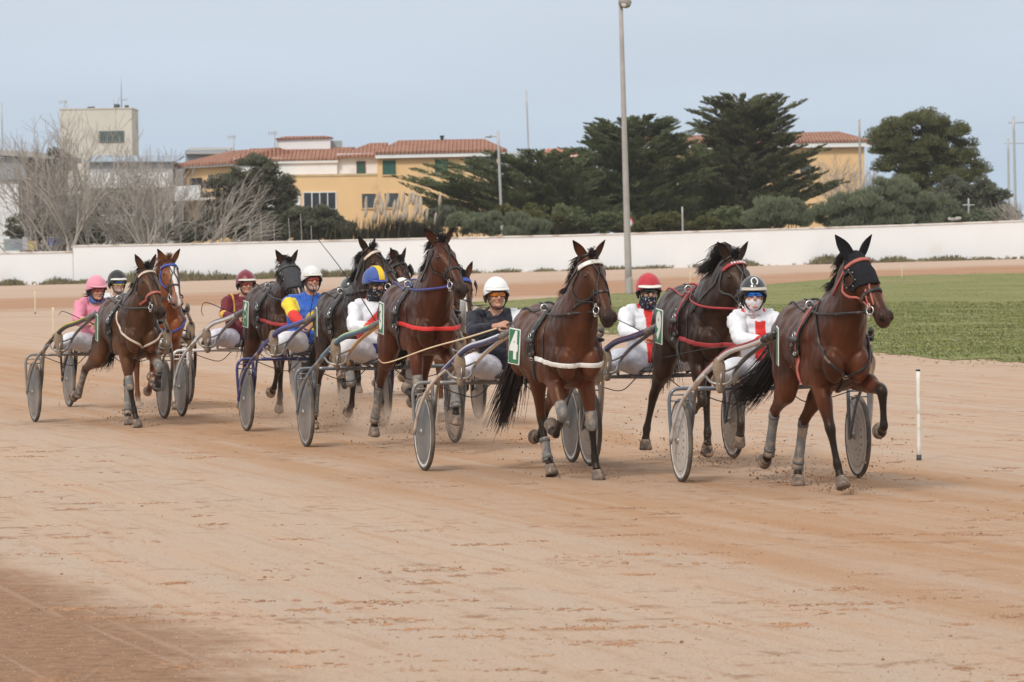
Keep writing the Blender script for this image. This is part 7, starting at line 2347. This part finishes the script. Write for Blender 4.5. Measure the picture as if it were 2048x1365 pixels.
RACERS = [
 dict(  # front runner with the black eared hood
  at=(1541, 960), th=15.0, hs=0.965, gap=0.0,
  horse=dict(label="bay trotter in a black eared hood, left foreleg lifted high", seed=10, coat=MAHOG, poll=(0.98, 0.03, 1.925), hyaw=27, hpitch=54,
   legs=dict(RF=dict(a=(18, 6, 15, 22), sp=-7, sp2=-9), LF=dict(a=(76, -6, -62, -100), sp=15, sp2=4), RH=dict(a=(14, -60, -24, -48, -76), sp=3), LH=dict(a=(22, -44, -14, 4, 10), sp=-8)),
   boots=dict(RH=(-0.01, 0.05, 'grey'), LH=(-0.02, 0.06, 'grey')), hood='eared', browband='pink', bridle='pink', noseband='black', girth='pink', trim='pink', breast=('neck', 'black'),
   ears=(0.72, 0.42), mane=0.17, strands=420, tail=[(-0.84, 0, 1.40), (-0.98, -0.03, 1.34), (-1.10, -0.10, 1.10), (-1.22, -0.20, 0.88), (-1.36, -0.36, 0.70)], tailspread=1.15, plate=('', 100), muzzledark=0.55),
  driver=dict(label="driver in white silks with red cross, black helmet with horseshoe emblem, blue goggles", seed=110, big=0.86, lat=-0.10, hyaw=-8, jacket=jk_cross, helmet=(0.012, 0.013, 0.016), hname='black_gloss', visor=(0.50, 0.44, 0.36), horseshoe=True, goggles='blue', scarf=((0.66, 0.62, 0.64), True), scarfdots=(0.6, 0.06, 0.06), gloves=(0.012, 0.012, 0.013), RH=(0.33, -0.13, 1.17), LH=(0.36, 0.06, 1.20)),
  sulky=dict(label="sulky with silver and red shafts and pale dusty wheel discs", frame=P_GREYBLUE, shaft=P_SILVER, brace=P_BLACK, stripe=(0.30, 0.02, 0.02), stripe2=(0.30, 0.02, 0.02), fork=P_SILVER, sleeve=P_BLACK, disc='pale', rim='white'),
  reins='black', whip=('black', [(0.0, 0, 0), (0.0, -0.28, -0.01), (-0.05, -0.60, -0.03), (-0.1, -0.95, -0.10)], -1)),
 dict(  # number four
  at=(1016, 937), th=15.0, hs=0.965, gap=0.0,
  horse=dict(label="reddish bay trotter with white browband carrying number 4 plate", seed=4, coat=(0.084, 0.0285, 0.0135), poll=(0.96, 0.06, 1.975), hyaw=19, hpitch=61,
   legs=dict(RF=dict(a=(42, -52, -105, -125), sp=0), LF=dict(a=(9, -2, 18, 8), sp=4, sp2=5), RH=dict(a=(54, -14, 18, 42, 20), sp=-6), LH=dict(a=(10, -62, -40, -80, -100))),
   boots=dict(RH=(0.20, 0.05, 'grey')), kneeboots=dict(RF='grey', LF='grey'), browband='white', brow_w=0.042, breast=('collar', 'white'), breast_z=1.10, plate=('4', 70), hair='brown', ears=(0.66, 0.36), mane=0.15, strands=340,
   tail=[(-0.84, 0, 1.40), (-0.97, -0.01, 1.34), (-1.05, -0.04, 1.10), (-1.10, -0.10, 0.82), (-1.20, -0.20, 0.45)]),
  driver=dict(label="driver in navy and white jacket with white helmet and orange goggles", seed=104, lat=-0.06, hyaw=-2, jacket=jk_half, helmet=(0.78, 0.78, 0.77), hname='white_gloss', rim=(0.02, 0.018, 0.016), visor=(0.70, 0.69, 0.66), goggles='orange', strapc=(0.06, 0.03, 0.02), RH=(0.34, -0.19, 1.29), LH=(0.36, 0.06, 1.24), stubble=False, trousers=(0.70, 0.69, 0.76), dusty=0.1, big=1.08),
  sulky=dict(label="sulky with navy and maroon shafts, white stripes and dark blue discs", frame=P_GREY, shaft=P_NAVY, brace=P_CREAM, stripe=(0.62, 0.64, 0.68), stripe2=(0.55, 0.56, 0.62), fork=P_CREAM, disc=('blue', 'beige'), rim='white'),
  reins='black', whip=('white', [(0, 0, 0), (-0.02, -0.35, -0.10), (-0.05, -0.70, -0.19), (-0.10, -1.06, -0.31), (-0.10, -1.15, -0.28)], -1)),
 dict(  # black horse, red helmet
  at=(1306, 921), th=15.0, hs=0.965, gap=0.12,
  horse=dict(label="black trotter with red browband and wavy black mane", seed=9, coat=BLACKISH, poll=(1.03, 0.05, 1.80), hyaw=16, hpitch=57, tan=0.3,
   legs=dict(RF=dict(a=(22, -72, -115, -135)), LF=dict(a=(42, 14, -18, -32)), RH=dict(a=(4, -48, -32, -16, 5), sp=5), LH=dict(a=(56, -16, 6, -6, -20))),
   points=(0.03, 0.024, 0.020), browband='red', brow_w=0.036, browtext="FALUCHO", bridle='grey', breast=('collar', 'red'), breast_z=1.10, girth='grey', trim='red', plate=('9', 84), ears=(0.58, 0.38), mane=0.25, strands=480, forelock_up=0.6,
   tail=[(-0.84, 0, 1.40), (-0.97, -0.01, 1.34), (-1.03, -0.03, 1.10), (-1.05, -0.04, 0.85), (-1.08, -0.06, 0.66)], wind=(-0.7, -0.8, 0.25)),
  driver=dict(label="driver in white silks with red front panel, red helmet cover, navy spotted scarf", seed=109, hyaw=-4, hpitch=4, jacket=jk_redfront, helmet=(0.44, 0.022, 0.035), hstyle='cover', hname='red', peak=0.003, visor=(0.72, 0.70, 0.64), goggles='dark', scarf=((0.012, 0.014, 0.030), True), scarfdots=(0.5, 0.5, 0.55), RH=(0.33, -0.17, 1.16), LH=(0.36, 0.05, 1.18), trousers=(0.50, 0.52, 0.60)),
  sulky=dict(label="sulky with twin dark navy shafts and beige dusty discs", frame=P_GREYBLUE, shaft=P_NAVY, brace=P_NAVY, stripe=(0.10, 0.02, 0.05), disc=('blue', 'beige'), rim='white'),
  reins='red', whip=('black', [(0, 0, 0), (0.0, -0.18, 0.10), (-0.03, -0.36, 0.19)], -1)),
 dict(  # number three
  at=(762, 890), th=13.5, hs=0.965, gap=0.13,
  horse=dict(label="tall bay trotter with scarlet breast strap carrying number 3 plate", seed=3, coat=(0.062, 0.0190, 0.0100), poll=(0.98, 0.0, 1.94), hyaw=18, hpitch=50,
   legs=dict(RF=dict(a=(14, -74, -108, -120)), LF=dict(a=(46, 22, 0, -10)), RH=dict(a=(6, -44, -24, -14, -5), sp=5), LH=dict(a=(50, -25, -10, -40, -60))),
   boots=dict(RH=(-0.02, 0.06, 'grey'), LF=(0, 0.05, 'grey')), kneeboots=dict(RF='grey'), breast=('collar', 'scarlet'), breast_z=1.16, plate=('3', 88), plate_far=('', 95), ears=(0.66, 0.36), mane=0.17, strands=320, muzzle=(0.02, 0.014, 0.013),
   tail=[(-0.84, 0, 1.40), (-0.98, -0.01, 1.30), (-1.04, 0.06, 1.05), (-1.06, 0.06, 0.84), (-1.22, -0.06, 0.68)]),
  driver=dict(label="driver in white silks with red sash, blue helmet with yellow stripe, black spotted scarf", seed=103, lift=0.03, lat=-0.02, hz=0.04, hyaw=14, hpitch=10, jacket=jk_sash, helmet=(0.040, 0.088, 0.30), hstyle='cover', hname='blue', peak=0.004, hstripe=True, visor=(0.040, 0.06, 0.30), goggles='dark', scarf=((0.014, 0.014, 0.018), True), scarfdots=(0.4, 0.4, 0.45), RH=(0.30, -0.14, 1.16), LH=(0.36, 0.06, 1.18), trousers=(0.60, 0.57, 0.58), dusty=0.6),
  sulky=dict(label="sulky with steel blue shafts, yellow inner braces and grey discs", frame=P_GREYBLUE, shaft=P_STEELBLUE, brace=P_YEL, stripe=(0.45, 0.55, 0.10), stripe2=(0.30, 0.50, 0.50), fork=P_GREYBLUE, disc=('grey', 'clear'), rim='grey'),
  reins='violet', whip=('black', [(0, 0, 0), (-0.08, -0.18, 0.33), (-0.18, -0.40, 0.68), (-0.25, -0.62, 0.98)], -1)),
 dict(  # blue and yellow driver
  at=(631, 859), th=13.5, hs=0.945, gap=0.05,
  horse=dict(label="dark brown trotter with cream browband turning its head aside", seed=5, coat=(0.030, 0.0155, 0.0105), poll=(0.93, 0.02, 1.98), hyaw=38, hpitch=46,
   legs=dict(RF=dict(a=(22, -82, -120, -140)), LF=dict(a=(42, 8, -20, -30)), RH=dict(a=(14, -44, -18, -10, 0), sp=4), LH=dict(a=(50, -30, -20, -60, -80))),
   boots=dict(RH=(-0.02, 0.06, 'grey')), kneeboots=dict(RF='grey'), browband='cream', plate=('', 100), ears=(0.55, 0.40), mane=0.20, strands=360,
   tail=[(-0.84, 0, 1.40), (-0.97, -0.01, 1.34), (-1.03, -0.03, 1.10), (-1.10, -0.10, 0.85), (-1.14, -0.14, 0.66)]),
  driver=dict(label="driver in blue and yellow silks with red cuffs, white helmet and grey stubble", seed=105, lift=0.045, lat=0.0, hz=0.03, hyaw=4, hpitch=-4, big=1.3, jacket=jk_blueyellow, helmet=(0.66, 0.65, 0.63), hname='dusty_white', visor=(0.66, 0.62, 0.56), goggles='rose', frame=(0.05, 0.02, 0.015), stubble=True, RH=(0.36, -0.22, 1.12), LH=(0.36, 0.12, 1.16), knee=0.38),
  sulky=dict(label="sulky with royal blue tubes and grey discs beside the dark brown trotter", frame=P_BLUE, shaft=P_BLUE, brace=P_BLUE, stripe=(0.10, 0.12, 0.42), fork=P_BLUE, disc=('grey', 'beige'), rim='grey'),
  reins='black', whip=('black', [(0, 0, 0), (0.0, 0.02, 0.22), (0.0, 0.06, 0.46), (-0.02, 0.0, 0.52), (-0.05, -0.06, 0.51)], -1)),
 dict(  # half hidden bay with white blaze
  at=(826, 842), th=12.0, hs=0.93, gap=0.05,
  horse=dict(label="bay trotter with a blue browband and small white blaze, mostly hidden", seed=7, coat=(0.092, 0.036, 0.0175), poll=(0.99, 0.03, 1.70), hyaw=-4, hpitch=57,
   legs=dict(RF=dict(a=(12, 2, 15, 10)), LF=dict(a=(45, -40, -80, -100)), RH=dict(a=(12, -55, -30, -60, -80)), LH=dict(a=(40, -32, 6, 22, 16))),
   blaze=(0.12, 0.46, 0.016, 0.0), browband='blue', brow_w=0.05, cheekpad=None, blinkers='grey', plate=None, ears=(0.35, 0.42), mane=0.20, strands=220, socks=dict(RF=(0.45, 0.40, 0.35))),
  driver=dict(label="driver with plain white helmet partly hidden behind the number 3 horse", seed=107, lat=-0.08, hz=-0.09, hyaw=-5, jacket=plain((0.62, 0.62, 0.65)), helmet=(0.70, 0.70, 0.66), hname='matt_white', visor=(0.6, 0.58, 0.55), goggles='dark'),
  sulky=dict(label="grey sulky with dusty beige discs behind the number 3 horse", frame=P_BLACK, shaft=P_STEELBLUE, brace=P_GREY, disc='beige', rim='grey'),
  reins='black', whip=('black', [(0, 0, 0), (0.10, 0.14, 0.22), (0.2, 0.30, 0.45), (0.24, 0.34, 0.47)], 1)),
 dict(  # number six
  at=(490, 830), th=13.5, hs=0.955, gap=0.09,
  horse=dict(label="dark bay trotter in grey mesh hood carrying number 6 plate", seed=6, coat=(0.046, 0.019, 0.012), poll=(0.98, -0.09, 1.80), hyaw=14, hpitch=56,
   legs=dict(RF=dict(a=(26, -42, -66, -80)), LF=dict(a=(52, -6, -46, -70)), RH=dict(a=(8, -50, -28, -20, -20), sp=3), LH=dict(a=(48, -26, -6, -20, -30))),
   boots=dict(LF=(0.0, 0.03, 'black')), kneeboots=dict(LF='grey'), hood='mesh', browband='grey', blaze=(0.30, 0.46, 0.012, 0.01), breast=('collar', 'red'), breast_z=1.14, plate=('6', 82), ears=(0.50, 0.38), mane=0.18, strands=240),
  driver=dict(label="driver in maroon silks with gold shoulder bands and maroon helmet cover", seed=106, lat=0.05, hyaw=2, jacket=jk_maroon, helmet=(0.17, 0.010, 0.024), hstyle='cover', hname='maroon', hrough=0.35, peak=0.009, visor=(0.62, 0.58, 0.50), goggles='rose', frame=(0.5, 0.5, 0.5), blackshoes=True, RH=(0.32, -0.14, 1.18), LH=(0.36, 0.06, 1.20), trousers=(0.62, 0.60, 0.70)),
  sulky=dict(label="sulky with white tubes and navy pinstripes, grey discs", frame=P_WHITE, shaft=P_WHITE, brace=P_GREYBLUE, stripe=(0.03, 0.03, 0.12), stripe2=(0.5, 0.5, 0.5), fork=P_WHITE, disc=('grey', 'beige'), rim='grey'),
  reins='grey', whip=('black', [(0, 0, 0), (0.0, -0.25, 0.10), (-0.02, -0.48, 0.19), (-0.03, -0.53, 0.10), (-0.03, -0.51, 0.03)], -1)),
 dict(  # pink driver
  at=(200, 841), th=12.0, hs=0.955, gap=0.0,
  horse=dict(label="brown bay trotter with cream breast strap beside the pink driver", seed=1, coat=(0.074, 0.0325, 0.0160), poll=(0.96, 0.02, 1.88), hyaw=15, hpitch=57, topdark=1.0,
   legs=dict(RF=dict(a=(12, 8, 22, 12), sp=-5, sp2=-7), LF=dict(a=(62, -32, -98, -128), sp=3), RH=dict(a=(2, -68, -38, -66, -90), sp=13), LH=dict(a=(50, -22, 14, 34, 22), sp=-6)),
   boots=dict(RH=(-0.02, 0.06, 'grey'), LH=(0.0, 0.06, 'grey'), LF=(0.05, 0.02, 'black')), kneeboots=dict(LF='grey', RF='grey'), browband='cream', noseband='pink', breast=('v', 'cream'), plate=('', 92), ears=(0.42, 0.36), mane=0.14, strands=200, points=(0.010, 0.009, 0.009),
   tail=[(-0.84, 0, 1.40), (-0.97, -0.01, 1.34), (-1.00, -0.03, 1.05), (-1.02, -0.06, 0.85), (-1.16, -0.12, 0.74)]),
  driver=dict(label="woman driver in pink jacket and pink helmet with blue neck scarf", seed=101, lat=0.0, hz=-0.03, hyaw=12, hpitch=6, jacket=plain(PINK), helmet=(0.68, 0.26, 0.34), hstyle='cover', hname='pink', peak=0.001, visor=(0.66, 0.30, 0.36), goggles='rose', frame=(0.02, 0.02, 0.02), scarf=((0.06, 0.13, 0.34), False), scarfdots=(0.4, 0.45, 0.5), hairtail=True, big=0.92, RH=(0.32, -0.16, 1.14), LH=(0.36, 0.05, 1.16)),
  sulky=dict(label="sulky with black shafts, yellow pinstripes and dark grey discs", frame=P_GREY, shaft=P_BLACK, brace=P_BLACK, stripe=(0.50, 0.42, 0.03), stripe2=(0.40, 0.34, 0.03), fork=P_GREY, disc='grey', rim='grey'),
  reins='grey', whip=('black', [(0, 0, 0), (0.0, -0.18, 0.07), (-0.02, -0.40, 0.17), (-0.02, -0.46, 0.13)], -1)),
 dict(  # chestnut
  at=(258, 811), th=12.0, hs=0.965, gap=0.0,
  horse=dict(label="chestnut trotter with broad white blaze and blue browband", seed=2, coat=CHEST, poll=(0.98, -0.02, 1.875), hyaw=7, hpitch=60, topdark=0.3, points=(0.11, 0.04, 0.018), hair='chestnut', muzzle=(0.30, 0.20, 0.17), muzzledark=0.6,
   legs=dict(RF=dict(a=(50, -40, -80, -100)), LF=dict(a=(6, -2, 16, 8), sp=-1), RH=dict(a=(40, -32, 6, 22, 16)), LH=dict(a=(8, -56, -30, -60, -80))),
   blaze=(0.02, 0.60, 0.040, 0.016), socks=dict(LF=(0.60, 0.52, 0.46)), browband='blue', cheekpad='blue', breast=('v', 'blue'), ears=(0.52, 0.42), mane=0.20, strands=320, forelock_up=0.7, wind=(-0.6, -0.8, 0.5)),
  driver=dict(label="driver in white jacket with blue bands, black helmet and green mirrored goggles", seed=102, lat=-0.10, hyaw=8, jacket=jk_bluebands, helmet=(0.016, 0.016, 0.018), hstyle='cover', hname='black_cloth', peak=0.002, visor=(0.68, 0.66, 0.62), goggles='rainbow', frame=(0.55, 0.60, 0.05), fullframe=True, stubble=True),
  sulky=dict(label="black sulky with grey discs behind the chestnut trotter", frame=P_BLACK, shaft=P_BLACK, brace=P_BLACK, fork=P_BLACK, disc='grey', rim='grey', rest=M_BLACKP),
  reins='black', whip=None),
 dict(  # hidden dark horse
  at=(706, 792), th=13.0, hs=0.955, gap=0.08,
  horse=dict(label="dark horse hidden behind the blue and yellow helmet, only its head showing", seed=8, coat=DARKBAY, poll=(1.00, 0.03, 1.73), hyaw=20, hpitch=58,
   legs=dict(RF=dict(a=(15, -20, -40, -55)), LF=dict(a=(40, -4, -40, -62)), RH=dict(a=(20, -40, -8, -10, 0)), LH=dict(a=(40, -30, 0, 10, 10))),
   browband='black', blinkers='black', ears=(0.35, 0.42), mane=0.18, strands=180),
  driver=dict(label="driver in dark jacket hidden behind the dark brown trotter", seed=108, jacket=plain((0.03, 0.05, 0.04)), helmet=(0.05, 0.06, 0.05), hname='dark_green', visor=None, goggles='dark', hz=-0.05, lift=-0.10, lean=-0.05),
  sulky=dict(label="dark grey sulky hidden behind the blue sulky", frame=P_BLACK, shaft=P_GREY, disc='grey', rim='grey'),
  reins='black', whip=None),
]
REIN_LABEL = ["black reins of the trotter in the eared hood", "black reins of the number 4 trotter", "red reins of the black trotter", "violet blue reins of the number 3 trotter", "black reins of the dark brown trotter with cream browband",
              "black reins of the half hidden bay with blaze", "grey reins of the number 6 trotter", "grey reins of the bay with pink driver", "black reins of the chestnut trotter", "black reins of the hidden dark horse"]
WHIP_LABEL = ["thin black whip held level by the driver with horseshoe helmet", "long pale cane whip held across by the navy jacketed driver", "short black whip of the red helmeted driver", "long black whip raised above the blue and yellow helmet's driver",
              "thin black hooked whip raised before the white helmeted stubbled driver", "thin black whip of the half hidden white helmeted driver", "black whip with drooping lash of the maroon driver", "black whip pointing out from the pink driver"]

def racer_frame(at, th):
    p = G(*at)
    phi = math.atan2(p.x, p.y)
    th_ = R(th) - phi
    return Matrix.Translation(p) @ Matrix.Rotation(th_ - math.pi / 2, 4, 'Z')

HOOFS = []        # where hooves meet the track, for the kicked up sand
def build_racer(i, rc):
    Mr = racer_frame(rc['at'], rc['th'])
    hsp = rc['horse']
    low = 9
    for k, s_ in (('RF', -1), ('LF', 1)): low = min(low, fore_joints(s_, hsp['legs'][k])[-1][2])
    for k, s_ in (('RH', -1), ('LH', 1)): low = min(low, hind_joints(s_, hsp['legs'][k])[-1][2])
    hs = rc['hs']
    Mh = Mr @ Matrix.Translation((1.62, 0, -low * hs + rc['gap'])) @ Matrix.Diagonal((hs, hs, hs, 1))
    hz = make_horse(hsp, Mh, hsp['label'])
    dv = make_driver(rc['driver'], Mr @ Matrix.Translation((0, 0, rc['driver'].get('lift', 0.0))), rc['driver']['label'])
    make_sulky(rc['sulky'], Mr, rc['sulky']['label'])
    loc = lambda v: np.array((Mr.inverted() @ (Mh @ Vector(v)))[:])
    sets = []
    for s_ in (-1, 1):
        b, t, g = loc(hz['bits'][s_]), loc(hz['terret'][s_]), dv['grip'][s_]
        bvh = hz['bvh']
        def clear(p_):
            q = Mh.inverted() @ (Mr @ Vector(p_))
            h1 = bvh.ray_cast(Vector((q.x, 0, q.z)), Vector((0, s_, 0)), 2.0)
            if h1[0] is not None and q.x > 0.2 and abs(h1[0].y) < 0.45: q.y = s_ * max(abs(q.y), abs(h1[0].y) + 0.034)
            if -0.9 < q.x <= 0.2:
                h2 = bvh.ray_cast(Vector((q.x, q.y, 2.3)), Vector((0, 0, -1)), 2.0)
                if h2[0] is not None: q.z = max(q.z, h2[0].z + 0.018)
            return np.array((Mr.inverted() @ (Mh @ q))[:])
        way = [b] + [clear(b * (1 - k) + t * k + np.array((0, 0, -0.05 * math.sin(math.pi * k)))) for k in (0.1, 0.2, 0.3, 0.4, 0.5, 0.6, 0.7, 0.8, 0.9)] + [t]
        way += [clear(t * (1 - k) + g * k) for k in (0.15, 0.3, 0.45, 0.6, 0.75, 0.88)] + [g, g + (-0.08, 0, -0.04)]
        sets.append(way)
        continue
        sets.append([b, b * 0.7 + t * 0.3 + (0, s_ * 0.03, -0.035), b * 0.35 + t * 0.65 + (0, s_ * 0.02, -0.03), t, t * 0.65 + g * 0.35 + (0, 0, -0.02), t * 0.3 + g * 0.7 + (0, 0, -0.03), g, g + (-0.08, 0, -0.04)])
    make_reins(Mr, sets, REIN_LABEL[i], STRAPC[rc['reins']])
    if rc['whip']:
        wc, pts, hand = rc['whip']
        g = dv['grip'][hand]
        make_whip(Mr, [g + np.array(p_) for p_ in pts], WHIP_LABEL[i], W_WHITE if wc == 'white' else W_BLACK, 0.0075 if wc == 'white' else 0.0055)
    for k in hz['J']:
        T = Mh @ Vector(hz['J'][k][-1])
        HOOFS.append((T.x, T.y, T.z, i))

# ------------------------------------------------------------------ place the field
for i, rc in enumerate(RACERS):
    build_racer(i, rc)
build_clods()
build_dust()
build_haze()
